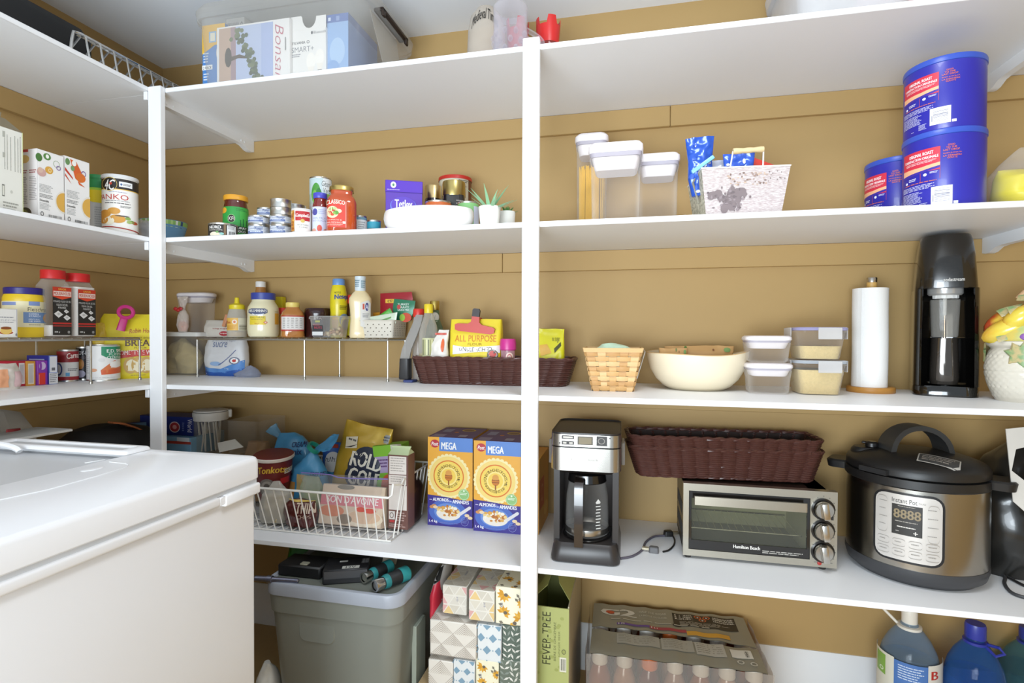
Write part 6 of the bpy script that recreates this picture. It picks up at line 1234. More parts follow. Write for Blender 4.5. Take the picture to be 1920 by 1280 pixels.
for az in (-.12, .62, 2.2, -1.9):
    g = G(); pts = [(0, -.032), (.010, -.020), (.028, -.024), (.024, -.006), (.036, .006), (.022, .010), (.020, .024), (.006, .016), (0, .026), (-.006, .016), (-.020, .024), (-.022, .010), (-.036, .006), (-.024, -.006), (-.028, -.024), (-.010, -.020)]
    M = Matrix.Rotation(az, 4, 'Z'); n_ = len(pts); q_ = lambda a, b, o: tuple(M @ Vector(((r*.93+o)*sin(a/r), -(r*.93+o)*cos(a/r), zr0*.80+b)))
    g.add([q_(a, b, .001) for a, b in pts]+[q_(a*.8, b*.8, .005) for a, b in pts]+[q_(0, 0, .0065)], [(i, (i+1) % n_, (i+1) % n_+n_, i+n_) for i in range(n_)]+[(i+n_, (i+1) % n_+n_, 2*n_) for i in range(n_)], LF, True); g.obj('leaf_relief', t)
lid = G(); lid.lathe([(r*.95, zr0+.0004), (r*.97, zr0+.004), (r*.93, zr0+.014), (r*.75, zr0+.036), (r*.45, zr0+.058), (.001, zr0+.066)], mat('a8b878', .25, 0, 0, 24, hex2='cdb95c', coat=.3), 48); L = lid.obj('lid', t)
def fruit(nm, c, rx, ry, rz, m, rot=0, n_=14):
    g = G(); g.ball((0, 0, 0), rx, ry, rz, m, n_, 9); o = g.obj(nm, L); o.location = c; o.rotation_euler = (0, rot, 0); return o
YP = mat('dcc648', .25, 0, 0, 14, hex2='d9a83a', coat=.4); RP = mat('d9b83a', .25, 0, 0, 16, hex2='c0502c', coat=.4); AP = mat('c8392c', .22, 0, 0, 16, hex2='b0a03a', coat=.4)
fruit('pear', (-r*.42, -r*.46, zr0+.026), .050, .026, .024, YP, -.5); fruit('pear', (-r*.42, -r*.02, zr0+.046), .05, .03, .026, RP, -.6)
fruit('pear', (-r*.2, -r*.55, zr0+.048), .036, .024, .022, YP, -.75)
fruit('apple', (.026, -r*.22, zr0+.075), .03, .03, .028, AP); fruit('apple', (r*.62, -r*.1, zr0+.04), .036, .034, .032, AP); fruit('apple', (-.01, r*.4, zr0+.05), .036, .034, .032, AP)
GRP = mat('8a5ca6', .2, 0, .15, 60, coat=.5); R = random.Random(3)
for j in range(6):
    for i in range(6-j//2):
        fruit('grape', (-.006+.0125*i+.0062*(j % 2)+.003*j+R.uniform(-.002, .002), -r*.90+.0075*j+R.uniform(-.003, .003), zr0+.009+.0098*j), .0082, .0080, .0080, GRP, 0, 9)
for (cx_, cy_, cz_, ro, rz_) in ((-r*.42, -r*.78, zr0+.012, -.35, 0), (-r*.2, -r*.62, zr0+.068, -.2, .3), (.0, -r*.35, zr0+.092, .1, -.4), (-r*.42, -r*.3, zr0+.068, -.5, .2)):
    g = G(); leafblade(g, (-.02, 0, 0), 0, .03, .042, .013, LF, .05); o = g.obj('leaf', L); o.location = (cx_, cy_, cz_); o.rotation_euler = (.9, ro, rz_)
g = G(); g.tube([(-.02, -r*.15, zr0+.092), (-.008, -r*.2, zr0+.104), (.008, -r*.2, zr0+.108), (.024, -r*.18, zr0+.102)], [.004, .006, .007, .006], mat('c9a27a', .35, 0, .15, 50, coat=.3), 10); g.obj('stem_knob', L)
# ================================================================== lowest shelf, left wall and corner (behind the appliance)
zc2 = oX(180, 800, -1.45).z-Z2
t = thing('black_bag', 'big black fabric bag on the lowest left shelf behind the appliance', 'bag', -1.46, oX(200, 800, -1.46).y, Z2, pi/2)
wB_ = oX(285, 820, -1.44).y-oX(118, 820, -1.44).y
Bag([(0, wB_*1.0, .22), (zc2*.5, wB_*1.06, .25), (zc2*.8, wB_, .22), (zc2*.93, wB_*.8, .14), (zc2, wB_*.5, .06, -wB_*.12, 0)], 2.6, .010, 14, 5).body(mat('202022', .75, 0, .15, 40)).obj('bag_body', t)
pts = [oX(x, y, -1.40) for x, y in ((207, 792), (228, 794), (250, 801), (268, 809), (281, 813))]
o = Vector((-1.46, oX(200, 800, -1.46).y, Z2)); g = G()
secs = []
for P in pts: q = Matrix.Rotation(-pi/2, 4, 'Z') @ (P-o); secs.append([(q.x-.002, q.y-.012, q.z-.002), (q.x+.002, q.y+.012, q.z-.002), (q.x+.002, q.y+.012, q.z+.003), (q.x-.002, q.y-.012, q.z+.003)])
g.loft(secs, mat('a8623a', .5, 0, .1, 30)); g.obj('leather_strap', t)
q = oX(245, 800, -1.52)
t, W, D = carton('freezer_bag_box', 'dark and light blue box behind the black bag in the left corner', 'box', oX(205, 800, -1.575).xy, (-1.475, 1.545), .03, oX(262, 789, -1.57).z-Z2, Z2, '2a3a78')
p = pflat(W, .33, -D/2, oX(262, 789, -1.57).z-Z2-.33); p.rect(.2, .0, 1, .1, '5a8ab8').rect(.5, .1, 1, .2, 'd0d0cc').text('7 inch', .1, .1, .42, .17, 'e2e2ea', .02).obj(parent=t)
t = thing('paper_sheet', 'large white paper sheet leaning at the far left behind the appliance', 'paper', oX(35, 790, -1.5).x, oX(30, 790, -1.5).y, Z2)
V = [oX(-30, 765, -1.47), oX(8, 768, -1.49), oX(38, 772, -1.53), oX(70, 812, -1.46), oX(60, 860, -1.42), oX(-30, 860, -1.40)]
o = Vector((t.location.x, t.location.y, Z2)); F_ = [(v-o) for v in V]
g = G(); g.add([tuple(v) for v in F_]+[tuple(v+Vector((-.0015, .0015, 0))) for v in F_], [(0, 1, 2, 3, 4, 5), (11, 10, 9, 8, 7, 6)]+[(i, i+6, (i+1) % 6+6, (i+1) % 6) for i in range(6)], mat('d3d2ce', .6, 0, .02)); g.obj('sheet', t)
t = thing('red_pouch', 'dark red pouch lying against the white paper sheet', 'pouch', oX(25, 806, -1.40).x, oX(25, 806, -1.40).y, Z2, pi/2); hh = oX(25, 803, -1.40).z-Z2
Bag([(0, .07, .04), (hh*.7, .06, .03), (hh, .03, .006)], 2.6, .006, 40, 3).body(mat('9a2c30', .5, 0, .1)).obj('bag_body', t)
t = thing('flat_board', 'pale board lying flat behind the appliance under the paper sheet', 'board', oX(60, 812, -1.36).x, oX(60, 812, -1.36).y-.12, oX(60, 812, -1.33).z-.006); G().box(-.05, -.2, 0, .06, oX(118, 814, -1.33).y-t.location.y, .006, mat('c9cac8', .5), .001).obj('panel', t)
b_ = thing('storage_crate', 'plain white crate hidden behind the appliance, carrying the pale board', 'crate', t.location.x-.02, t.location.y-.08, Z2); hb_ = t.location.z-Z2-.0005
G().box(-.07, -.14, 0, .07, .10, hb_, mat('dcdcda', .5), .004).obj('body', b_)
# corner boxes and jar on the back wall side
zl1 = oY(335, 822, 1.42).z
t, W, h, D = bbox('foil_box', 'long light blue box with the dark blue box lying on it behind the appliance', 'box', 306, 358, 818, 1.40, .14, Z2, '7fb0d4'); zl1 = Z2+h
p = pflat(W, h, -D/2); p.rect(.0, .06, 1, .1, 'b8483c').rect(.5, .0, .95, .06, 'd9e4ee').obj(parent=t)
t, W, h, D = bbox('zip_bag_box', 'dark navy box with a round red emblem, left of the clear jar', 'box', 262, 362, 778, 1.425, .08, zl1+.0004, '1f2f7a')
p = pflat(W, h, -D/2); p.ell(.66, .56, .1, .3, 'd9c9cc').ell(.66, .56, .085, .25, 'b0343c').ell(.66, .56, .04, .12, 'e2a0a0').text('World', .9, .1, .98, .8, 'dcdce8', .02, rot=-90).lines(.8, .3, .84, .8, 5, '7f8cc0').obj(parent=t)
x, y, r = cyl(362, 428, Y=1.47, py=800); zj = Ht(395, 852, x, y, r); ztop = Ht(395, 767, x, y)-zj
pd = thing('storage_crate', 'plain cardboard crate under the clear lidded jar, mostly hidden by the appliance', 'crate', x+.035, y+.005, Z2); G().box(-.062, -.075, 0, .075, .078, zj-Z2-.0005, mat('b59a72', .7), .003).obj('body', pd)
t = jar('lidded_jar', 'clear jar of drinking straws with a white flip lid', 'jar', x, y, zj, [(r*.96, 0), (r, .004), (r, ztop*.72), (r*.97, ztop*.78)], clear('eeece8', 'e2dfd8', .07, .4, .05), [(r*1.02, ztop*.76), (r*1.05, ztop*.78), (r*1.05, ztop*.94), (r*1.0, ztop*.96), (r*1.0, ztop*.99), (r*.9, ztop), (.001, ztop)], mat('e2dfd8', .4))
G().box(r*.95, -.012, ztop*.79, r*1.22, .012, ztop*.98, mat('e2dfd8', .4), .003).obj('hinge', t)
g = G(); g.lathe([(r*.7, ztop*.945), (r*1.015, ztop*.95), (r*1.015, ztop*.965)], mat('5a5a56', .5), 36); g.obj('seal', t)
R = random.Random(8)
for i in range(26):
    a_ = R.uniform(0, 6.28); q = r*.7*sqrt(R.random()); g = G(); g.tube([(q*cos(a_), q*sin(a_), .006), (q*cos(a_)+R.uniform(-.012, .012), q*sin(a_)+R.uniform(-.008, .008), ztop*.72)], .0024, mat('e6e4e0', .4), 6); g.obj('straw', t)
zcard = zj
q = oY(430, 838, 1.36)
t = thing('paper_card', 'folded white paper card standing on the corner crate behind the appliance', 'paper', q.x, 1.385, zj); V = [oY(408, 830, 1.36), oY(440, 823, 1.375), oY(456, 838, 1.36), oY(411, 848, 1.35)]; o = Vector((q.x, 1.385, zj))
g = G(); F_ = [Vector((v.x, v.y, max(v.z, zj+.0008)))-o for v in V]; g.add([tuple(v) for v in F_]+[tuple(v+Vector((0, .002, 0))) for v in F_], [(0, 1, 2, 3), (7, 6, 5, 4), (0, 4, 5, 1), (1, 5, 6, 2), (2, 6, 7, 3), (3, 7, 4, 0)], mat('d6d2c8', .6), False); g.obj('sheet', t)
q0, q1 = oY(442, 800, 1.42), oY(486, 800, 1.42); ht_ = oY(460, 790, 1.42).z-Z2
t = thing('acrylic_bin', 'clear acrylic bin left of the white wire basket', 'bin', (q0.x+q1.x)/2-.02, 1.49, Z2); W = q1.x-q0.x+.03
AC = clear('fbfaf8', 'efece4', .02, .22, .05)
G().rbox([(.0005, W-.006, .12, .008), (.004, W, .13, .01), (ht_, W+.004, .136, .012), (ht_, W, .132, .01), (.006, W-.006, .124, .008)], AC, 4, True, True).obj('body', t)
t2 = thing('tan_packet', 'tan paper packet inside the clear acrylic bin', 'packet', t.location.x+.005, 1.49, Z2+.0075); hq = oY(470, 832, 1.45).z-Z2-.0075; Bag([(0, W*.7, .08), (hq*.6, W*.75, .09), (hq, W*.6, .03)], 3, .006, 30, 9).body(mat('b58a5a', .6, 0, .1)).obj('wrapper', t2)
# ================================================================== white wire basket
WW = mat('e9e6df', .35, 0, .02)
bl, br = oZ(470, 1001, Z2), oZ(745, 1018, Z2); xb0, xb1 = br.x-.49, br.x-.018; yb0, yb1 = 1.262, 1.478
zfr = oY(700, 931, 1.236).z-Z2; zbk = oY(800, 867, 1.50).z-Z2
fx0, fx1, fy0, fy1 = xb0-.03, xb1+.012, 1.236, 1.503
t = thing('wire_basket', 'white wire basket with a low front, full of snack bags, on the lowest shelf', 'basket', (xb0+xb1)/2, (yb0+yb1)/2, Z2); c = t.location
def LB(x, y, z): return (x-c.x, y-c.y, z)
def wire(pts, r_, nm='wire', closed=False): g = G(); g.tube([LB(*p) for p in pts], r_, WW, 6, closed); return g.obj(nm, t)
wire([(fx0, fy1, zbk), (fx0, fy0+.06, zbk), (fx0, fy0+.012, zfr+.012), (fx0+.006, fy0, zfr), (fx1-.006, fy0, zfr), (fx1, fy0+.006, zfr+.006), (fx1, fy0+.012, zfr+.03), (fx1, fy0+.06, zbk-.01), (fx1, fy0+.075, zbk), (fx1, fy1, zbk)], .0031, 'rim_wire', True)
wire([(xb0, yb0, .003), (xb1, yb0, .003), (xb1, yb1, .003), (xb0, yb1, .003)], .0026, 'base_wire', True)
nf = 19
for i in range(nf):
    q = (i+.5)/nf; xa, xb_ = fx0+.01+(fx1-fx0-.02)*q, xb0+(xb1-xb0)*q
    wire([(xa, fy0, zfr), (xb_, yb0, .005), (xb_, yb1, .005), (xa, fy1, zbk)], .0018)
for j in range(8):
    q = (j+.5)/8; ya, yb__ = fy0+.05+(fy1-fy0-.05)*q, yb0+(yb1-yb0)*q
    for xa, xb_ in ((fx0, xb0), (fx1, xb1)):
        wire([(xa, ya, zbk if j > 0 else zbk*.92), (xb_, yb__, .006)], .0018)
for j in range(3):
    wire([(xb0, yb0+.05+.06*j, .008), (xb1, yb0+.05+.06*j, .008)], .0018)
zi = Z2+.0105
# contents
def zbag(name, label, cat, px, py, Y, secs, m, seed=1, e=2.6, amp=.006, fr=24, tilt=0, rz=0, part='wrapper', z=None, group='snack bags in the white wire basket'):
    q = oY(px, py, Y); t_ = thing(name, label, cat, q.x, Y, z or zi, rz, group); t_.rotation_euler = (0, tilt, rz)
    b = Bag(secs, e, amp, fr, seed); b.body(m).obj(part, t_); return t_, b
x, y, r = cyl(478, 551, Y=1.365, py=900); hR = Ht(520, 853, x, y, r)-zi
t_ = thing('noodle_cup', 'dark red noodle cup with yellow lettering at the left in the wire basket', 'cup', x, y, zi, facing(x, y)-.2); t_.rotation_euler = (radians(6), 0, facing(x, y)-.1)
RD = mat('6e1f1e', .4, 0, .06)
G().lathe([(r*.66, 0), (r*.7, .003), (r*.98, hR*.93), (r*1.04, hR*.94), (r*1.06, hR*.985), (r*1.0, hR), (.001, hR*.995)], RD, 44).obj('cup', t_)
G().lathe([(r*1.04, hR*.935), (r*1.075, hR*.945), (r*1.075, hR*.98), (r*1.04, hR*.992)], mat('d9d0c6', .4), 44, cap0=False, cap1=False).obj('rim', t_)
p = pcyl(r, 0, hR, prof=lambda z: r*(.7+.28*z/(hR*.93))); p.text('Tonkotsu', .12, .16, .92, .27, 'd9b23a', .03, shear=.2, curve=.3).ell(.35, .5, .26, .17, '77706a').ell(.35, .5, .2, .13, '9a948c').ell(.33, .48, .1, .07, '58524c').rect(.72, .34, .95, .44, 'b8262c').rect(.82, .2, 1.0, .28, 'e2dccf').text('SPICY', .84, .215, .98, .265, '3a3a3a', .02).lines(.5, .7, .95, .84, 3, 'a87a5a').obj(parent=t_)
CRK = mat('4f9ed0', .25, 0, .1, 18, coat=.3); CLR = clear('cfe2ee', '8cc2e2', .45, .4, .1)
hC = oY(560, 812, 1.455).z-zi
t_, b = zbag('cracker_bag', 'light blue cracker bag at the back left, its corner twisted up, in the wire basket', 'bag', 556, 860, 1.464, [(0, .12, .055), (hC*.5, .14, .062), (hC*.8, .12, .05), (hC*.95, .08, .03, -.01, 0), (hC, .05, .012, -.02, 0)], CRK, 4, tilt=-.06)
p = b.pr(.13, 0, hC); p.text('CREAM', .58, .12, .9, .19, '2a3a6a', .02).text('mix', .6, .21, .84, .29, '2a3a6a', .02).text('v2', .5, .52, .6, .58, '2a3a6a', .02)
for i in range(5): p.rect(.14+.03*i, .24+.09*i, .32+.03*i, .32+.09*i, 'c9ab72')
p.obj(parent=t_)
g = G(); secs = []
for i in range(6):
    q = i/5; rr_ = .006+.016*q; cx_ = -.045-.03*q; secs.append([(cx_+rr_*cos(2*pi*k/10)*.9, rr_*.5*sin(2*pi*k/10)+.003*sin(k*2.3+i), hC*.93+.032*q+rr_*.6*cos(2*pi*k/10)) for k in range(10)])
g.loft(secs, CLR); g.obj('twisted_corner', t_)
hC2 = oY(583, 843, 1.395).z-zi
t_, b = zbag('cracker_bag', 'light blue cracker bag tied with a green clip, in front in the wire basket', 'bag', 577, 880, 1.392, [(0, .11, .05), (hC2*.4, .125, .058), (hC2*.7, .10, .05), (hC2*.88, .045, .03, .004, 0), (hC2*.97, .018, .016, .008, 0), (hC2, .016, .014, .010, 0)], CRK, 7, tilt=.06)
p = b.pr(.12, 0, hC2); p.text('CREME', .64, .3, .94, .36, '2a3a6a', .02).text('mix', .68, .38, .9, .44, '2a3a6a', .02).rect(.3, .36, .56, .62, 'd0b47a').rect(.02, .5, .25, .8, 'bf8a4a').rect(.6, .62, .72, .75, 'd9b07a').obj(parent=t_)
g = G(); secs = []
for i in range(9):
    q = i/8; w1 = .010+.026*min(1, q*1.5); cx_ = .010+.062*q; zz = hC2+.034*q**.8
    secs.append([(cx_+w1*.35*cos(2*pi*k/14), w1*.45*sin(2*pi*k/14)*(1+.2*sin(k*3+i)), zz+w1*sin(2*pi*k/14+.5)*(.6+.1*sin(k*5.+i))) for k in range(14)])
g.loft(secs, CRK); g.obj('gathered_top', t_)
q = oY(582, 838, 1.375)
t2 = thing('bag_clip', 'teal green ring clip round the neck of the tied blue cracker bag', 'clip', q.x+.004, 1.388, q.z-.004); t2.rotation_euler = (0, radians(40), 0)
g = G(); g.lathe([(.017, -.006), (.0205, -.006), (.0205, .006), (.017, .006), (.017, -.006)], mat('2a9a86', .35), 20, cap0=False, cap1=False); g.obj('ring', t2)
# pretzel bag
hP = .262
t_, b = zbag('pretzel_bag', 'large gold pretzel bag with big white outlined lettering, leaning right in the wire basket', 'bag', 664, 900, 1.435, [(0, .12, .06), (hP*.3, .155, .075), (hP*.6, .16, .07), (hP*.85, .155, .035), (hP, .15, .006)], mat('b8962c', .28, .25, .1, 20, coat=.3), 11, e=3.2, tilt=radians(11), amp=.007, fr=13)
p = b.pr(.155, 0, hP); p.ell(.66, .44, .34, .2, '1c2438').ell(.66, .34, .26, .12, '1c2438').ell(.62, .56, .32, .14, '1c2438').text('ROLD', .36, .30, .98, .46, 'e2dccb', .05, curve=.1).text('GOLD', .38, .47, 1.06, .65, 'e2dccb', .05).poly([(.14, .18), (.38, .14), (.42, .26), (.18, .3)], 'd9d0ba').lines(.2, .18, .38, .22, 1, '4a4a4a').poly([(.16, .29), (.42, .22), (.3, .27)], '26262a').rect(.88, .06, .97, .15, '8a8a86').lines(.86, .08, .98, .14, 2, '3a4048')
R = random.Random(5)
p.poly([(.2, .72), (.9, .66), (1, .72), (1, 1), (.15, 1)], '7a4a24')
for i in range(26): p.ring(R.uniform(.25, .95), R.uniform(.74, .98), .06, .04, .4, R.choice(('a8642a', '8a4a1e', 'c08a4a')), 10)
p.obj(parent=t_)
t_, b = zbag('peanut_bag', 'blue and white peanut bag, sliver visible left of the gold pretzel bag', 'bag', 628, 880, 1.485, [(0, .07, .03), (.1, .085, .035), (oY(640, 830, 1.485).z-zi, .08, .006)], mat('2f5fb0', .3, .1, .1, 20), 12)
h_ = oY(640, 830, 1.485).z-zi; b.pr(.08, 0, h_).ell(.5, .3, .34, .16, 'e2e0de').text('PEANUT', .2, .22, .8, .3, '2a2a4a', .02).rect(.2, .02, .7, .08, 'b8402c').ell(.4, .55, .4, .1, '4aa0d0').obj(parent=t_)
# green-topped box and cream carton at the right end
q0, q1 = oY(712, 870, 1.405), oY(768, 862, 1.405); 
t_, W, D = carton('tea_carton', 'bright green box with a violet panel, tilted behind the cream carton', 'box', q0.xy, q1.xy, .05, oY(740, 834, 1.405).z-zi-.012, zi+.012, '86c23a', tilt=radians(-7)); h = oY(740, 834, 1.405).z-zi-.012
p = pflat(W, h, -D/2); p.rect(.04, .16, .6, .4, 'b8a4c8').lines(.14, .2, .5, .34, 3, '6a4a7a').ell(.45, .62, .3, .2, 'd8643a').rect(0, .8, 1, 1, '6a3a20').rect(.62, .0, .98, .12, 'e0d4cc').obj(parent=t_)
q0, q1 = oY(727, 860, 1.325), oY(765, 862, 1.325)
hh = oY(750, 853, 1.325).z-zi
t_, W, D = carton('drink_carton', 'cream and brown drink carton with an information panel, right end of the wire basket', 'carton', q0.xy, q1.xy, .045, hh, zi, '6e4a42')
p = pflat(W, hh, -D/2); p.rect(.08, .02, .92, .26, 'ddd4cc').rect(.06, .27, .92, .4, 'd6ccc4').rect(.06, .41, .94, .74, 'd9d0c8').lines(.14, .04, .86, .24, 6, 'a39a92', 2, .35).lines(.14, .29, .86, .38, 3, 'a39a92', 5, .35).rect(.06, .76, .36, .87, 'd9d2cc').ring(.2, .815, .1, .04, .3, '7a6a66').rect(.1, .88, .34, .91, 'b8383a').lines(.42, .77, .94, .9, 4, 'b89a92', 3).lines(.08, .93, .94, .98, 2, 'b89a92', 4).obj(parent=t_)
g = G(); g.loft([[(x_, y_, hh) for x_, y_ in rr(W, D, .002, 1)], [(x_, y_, hh+.012) for x_, y_ in rr(W*.9, .01, .002, 1)], [(x_, y_, hh+.02) for x_, y_ in rr(W, .004, .001, 1)]], mat('c6d6a8', .5)); g.obj('gable_top', t_)
t_, b = zbag('chip_bag', 'dark brown snack bag behind the cream carton at the right end of the wire basket', 'bag', 768, 930, 1.40, [(0, .05, .10), (.09, .055, .11), (.13, .03, .05)], mat('33211c', .35, .1, .2, 30), 14)
# zip bag with an oatmeal box
q = oY(655, 1000, 1.305); lean = radians(-16)
hB2 = .105; wO = oY(716, 960, 1.3).x-oY(598, 960, 1.3).x
t_ = thing('oatmeal_box', 'tan oatmeal box with a pink band in a zip bag, front of the wire basket', 'box', q.x+.004, 1.318, zi+.002); t_.rotation_euler = (lean, 0, 0)
G().box(-wO/2, -.026, 0, wO/2, .026, hB2, mat('d9c4ac', .5, 0, .03), .002).obj('carton', t_)
p = pflat(wO, hB2, -.026); p.rect(0, .24, 1, .52, 'd8838a').text('SON D\'AVOINE', .1, .28, .92, .46, 'f0e6e2', .02).ell(.38, .06, .14, .06, '8a8478').ell(.72, .8, .3, .2, 'e6d6be').ell(.72, .76, .26, .16, 'd9b89a').ell(.2, .66, .2, .14, 'd98a6a').ell(.66, .58, .08, .06, 'd8503a').ell(.8, .6, .1, .06, 'd8503a').ell(.42, .84, .12, .12, '8a7a68').obj(parent=t_)
ptop(wO, .052, hB2).rect(0.02, .1, .98, .9, 'e6e6ee').lines(.1, .2, .9, .6, 3, 'b4b4c8').rect(.04, .74, .96, .8, '3a4a9a').obj('top_print', parent=t_)
t_ = thing('zip_bag', 'clear zip bag with a violet seal around the oatmeal box', 'plastic bag', q.x-.03, 1.318, zi); t_.rotation_euler = (lean*.6, 0, 0)
hz = oY(620, 890, 1.33).z-zi
b = Bag([(0, wO*1.02, .064), (hB2*.5, wO*1.3, .066), (hB2*1.04, wO*1.3, .064), (hz*.9, wO*1.48, .03), (hz, wO*1.5, .006)], 4, .003, 20, 8); b.body(clear('fafafb', 'f2f0f6', .03, .2, .06)).obj('film', t_)
g = G(); g.tube([(wO*.75*(-1+2*i/12), .002*sin(i*.9), hz-.0005-.006*sin(i/12*pi)*(i > 4)) for i in range(13)], .0018, mat('8a7ac8', .4), 6); g.obj('zip_seal', t_)
# noodles, brown bag, herb bag
t_, b = zbag('noodle_bag', 'clear bag of pale dry noodles at the left in the wire basket', 'bag', 518, 980, 1.31, [(0, .08, .045), (.04, .095, .055), (.075, .08, .045), (.095, .04, .02), (.11, .02, .008)], clear('e2ddd0', 'e8e4da', .35, .4, .1), 15)
Bag([(.003, .07, .035), (.04, .085, .045), (.072, .06, .03)], 2.4, .008, 60, 4).body(mat('d6c8a4', .7, 0, 0, 120, hex2='b59a6a', bump=.8, bscale=300)).obj('noodles', t_)
t_, b = zbag('brown_snack_bag', 'glossy dark brown snack bag with cream letters low in the front of the wire basket', 'bag', 563, 995, 1.292, [(0, .085, .03), (.03, .10, .04), (.055, .09, .03), (.072, .07, .008, .01, 0)], mat('5a2420', .15, .2, .2, 30, coat=.5), 16, amp=.007, fr=30)
b.pr(.1, 0, .072).text('THIN', .5, .1, .98, .46, 'd9c4b0', .03).text('CHIPS', .55, .52, .9, .66, 'b89a8a', .02).poly([(.16, .02), (.5, .08), (.98, .02), (.98, -.06), (.2, -.04)], 'd9b85a').obj(parent=t_)
t_, b = zbag('herb_bag', 'clear bag with green and yellow contents beside the oatmeal box', 'bag', 585, 960, 1.345, [(0, .06, .03), (.05, .08, .04), (.09, .07, .035), (.12, .05, .01)], clear('d9e2c8', 'dfe6cc', .3, .4, .1), 17)
Bag([(.003, .045, .02), (.05, .06, .03), (.08, .04, .02)], 2.4, .006, 60, 4).body(mat('9ac23a', .6, 0, 0, 60, hex2='d9c84a')).obj('contents', t_)
# ================================================================== cereal boxes
def cereal(label, pl, pr, pt, pb, Y, dep):
    q0, q1 = oY(pl, pb, Y), oY(pr, pb, Y); h = oY(pl, pt, Y).z-Z2
    t, W, D = carton('cereal_box', label, 'cereal box', q0.xy, q1.xy, dep, h, Z2, '3a2f86', group='large cereal boxes')
    p = pflat(W, h, -D/2); p.rect(0, 0, 1, 1, 'e8a93c'); k = W/h
    for i in range(30):
        a_ = 2*pi*i/30; u, v = .47+.43*cos(a_), .435+.43*k*sin(a_); p.ell(u, v, .05, .05*k, 'f2e2a8', 8)
    p.ell(.47, .435, .42, .42*k, 'f0d27a', 40).ell(.47, .435, .34, .34*k, 'd9762c', 40).ell(.47, .435, .315, .315*k, 'f0d060', 40).ell(.47, .435, .19, .19*k, 'f2dc8a', 30).ell(.47, .435, .16, .16*k, 'f0cc5a', 30)
    p.arc('HONEY BUNCHES OF OATS', .47, .435, .225, .225*k, -98, 84, W*.083, '4a2a14', .03); p.arc('MIEL · BOUCHÉES D\'AVOINE', .47, .435, .225, .225*k, 92, 256, W*.076, '4a2a14', .03)
    p.ell(.47, .44, .085, .05, 'c87a2c', 16).ell(.47, .40, .07, .035, 'd99a4a', 14).rect(.39, .425, .55, .432, '8a4a1c').rect(.39, .45, .55, .457, '8a4a1c').rect(.455, .48, .485, .535, '9a5a24')
    p.rect(.26, .0, 1.0, .155, '5c86cc').poly([(.26, 0), (.26, .155), (.3, .155), (.3, 0)], '5c86cc').text('MEGA', .31, .055, .64, .135, 'f4f2f0', .04).ell(.16, .075, .1, .045, 'b8303a', 24).text('Post', .085, .055, .235, .098, 'f4eee8', .03, shear=.2)
    p.ell(.81, .63, .12, .12*k, '8fbe7a', 24).ring(.81, .63, .11, .11*k, .1, 'c4dcae').lines(.73, .61, .89, .64, 2, 'e6f0da').ell(.81, .59, .02, .02*k, 'e6f0da', 8)
    p.poly([(0, .655), (.4, .67), (.7, .69), (1, .695), (1, 1), (0, 1)], '3a2f86').ell(.45, .84, .42, .14, '4a68b8', 30).ell(.45, .84, .3, .1, '6a8ccc', 30)
    p.text('ALMONDS', .12, .685, .47, .722, 'f2f0f4', .04).text('AMANDES', .56, .695, .92, .735, 'f2f0f4', .04).rect(.5, .69, .505, .72, 'a8a0d0').rect(.04, .705, .1, .712, 'd9d4ea').rect(.49, .715, .54, .722, 'd9d4ea')
    p.ell(.47, .855, .27, .075, 'e6dccf', 30).poly([(.7, .84), (.93, .755), (.97, .765), (.96, .785), (.72, .875)], 'd9d4d4')
    R = random.Random(2)
    for i in range(46):
        a_, q = R.uniform(0, 6.28), sqrt(R.random()); p.ell(.46+.23*q*cos(a_), .835+.06*q*sin(a_)-.012, R.uniform(.02, .05), R.uniform(.01, .022), R.choice(('d9a24a', 'c98532', 'e6c884', 'f0e6d2', 'b56a2a')), 8)
    for u, v in ((.15, .775), (.1, .79), (.88, .86), (.95, .885), (.18, .79)): p.ell(u, v, .055, .018, R.choice(('c98a52', 'e2c8a4')), 10)
    p.ring(.83, .93, .085, .05, .08, '8a92c8').lines(.76, .905, .9, .955, 3, '6a74b4').text('1.4 kg', .04, .935, .22, .972, 'f0eef4', .03).lines(.28, .955, .7, .975, 1, '6a74b4').obj(parent=t)
    q = ptop(W, D, h); q.rect(.0, .02, 1, .98, '4a2f7e').rect(.05, .72, .32, .96, '8d86b0').ell(.65, .26, .16, .12, 'b59a3a').ell(.65, .26, .12, .08, '6a4a3a').rect(.62, .72, .8, .9, '9a98b8').rect(.1, .2, .3, .5, '7d86b8').ell(.45, .5, .05, .05, 'b8683a').obj('top_print', parent=t)
    pside(D, h, W/2).rect(.0, .0, 1, .66, 'e0a23a').obj('side_print', parent=t)
    return t
cereal('tall cereal box, left one of the purple and orange pair beside the wire basket', 802, 886, 818, 985, 1.405, .155)
cereal('tall cereal box, right one of the purple and orange pair, touching the middle post', 888, 976, 825, 997, 1.392, .165)
a_ = oY(1028, 965, 1.56); hq = oY(1028, 838, 1.56).z-Z2
t, W, D = carton('orange_box', 'orange snack box standing deep behind the middle post', 'box', (a_.x-.042, 1.40), (a_.x, 1.40), .16, hq, Z2, 'd99a3a')
pside(D, hq, W/2).rect(.05, .3, .5, .7, 'c8542c').ring(.3, .5, .1, .12, .3, 'd98a6a').ell(.7, .8, .2, .1, 'e6b45a').obj('side_print', parent=t)
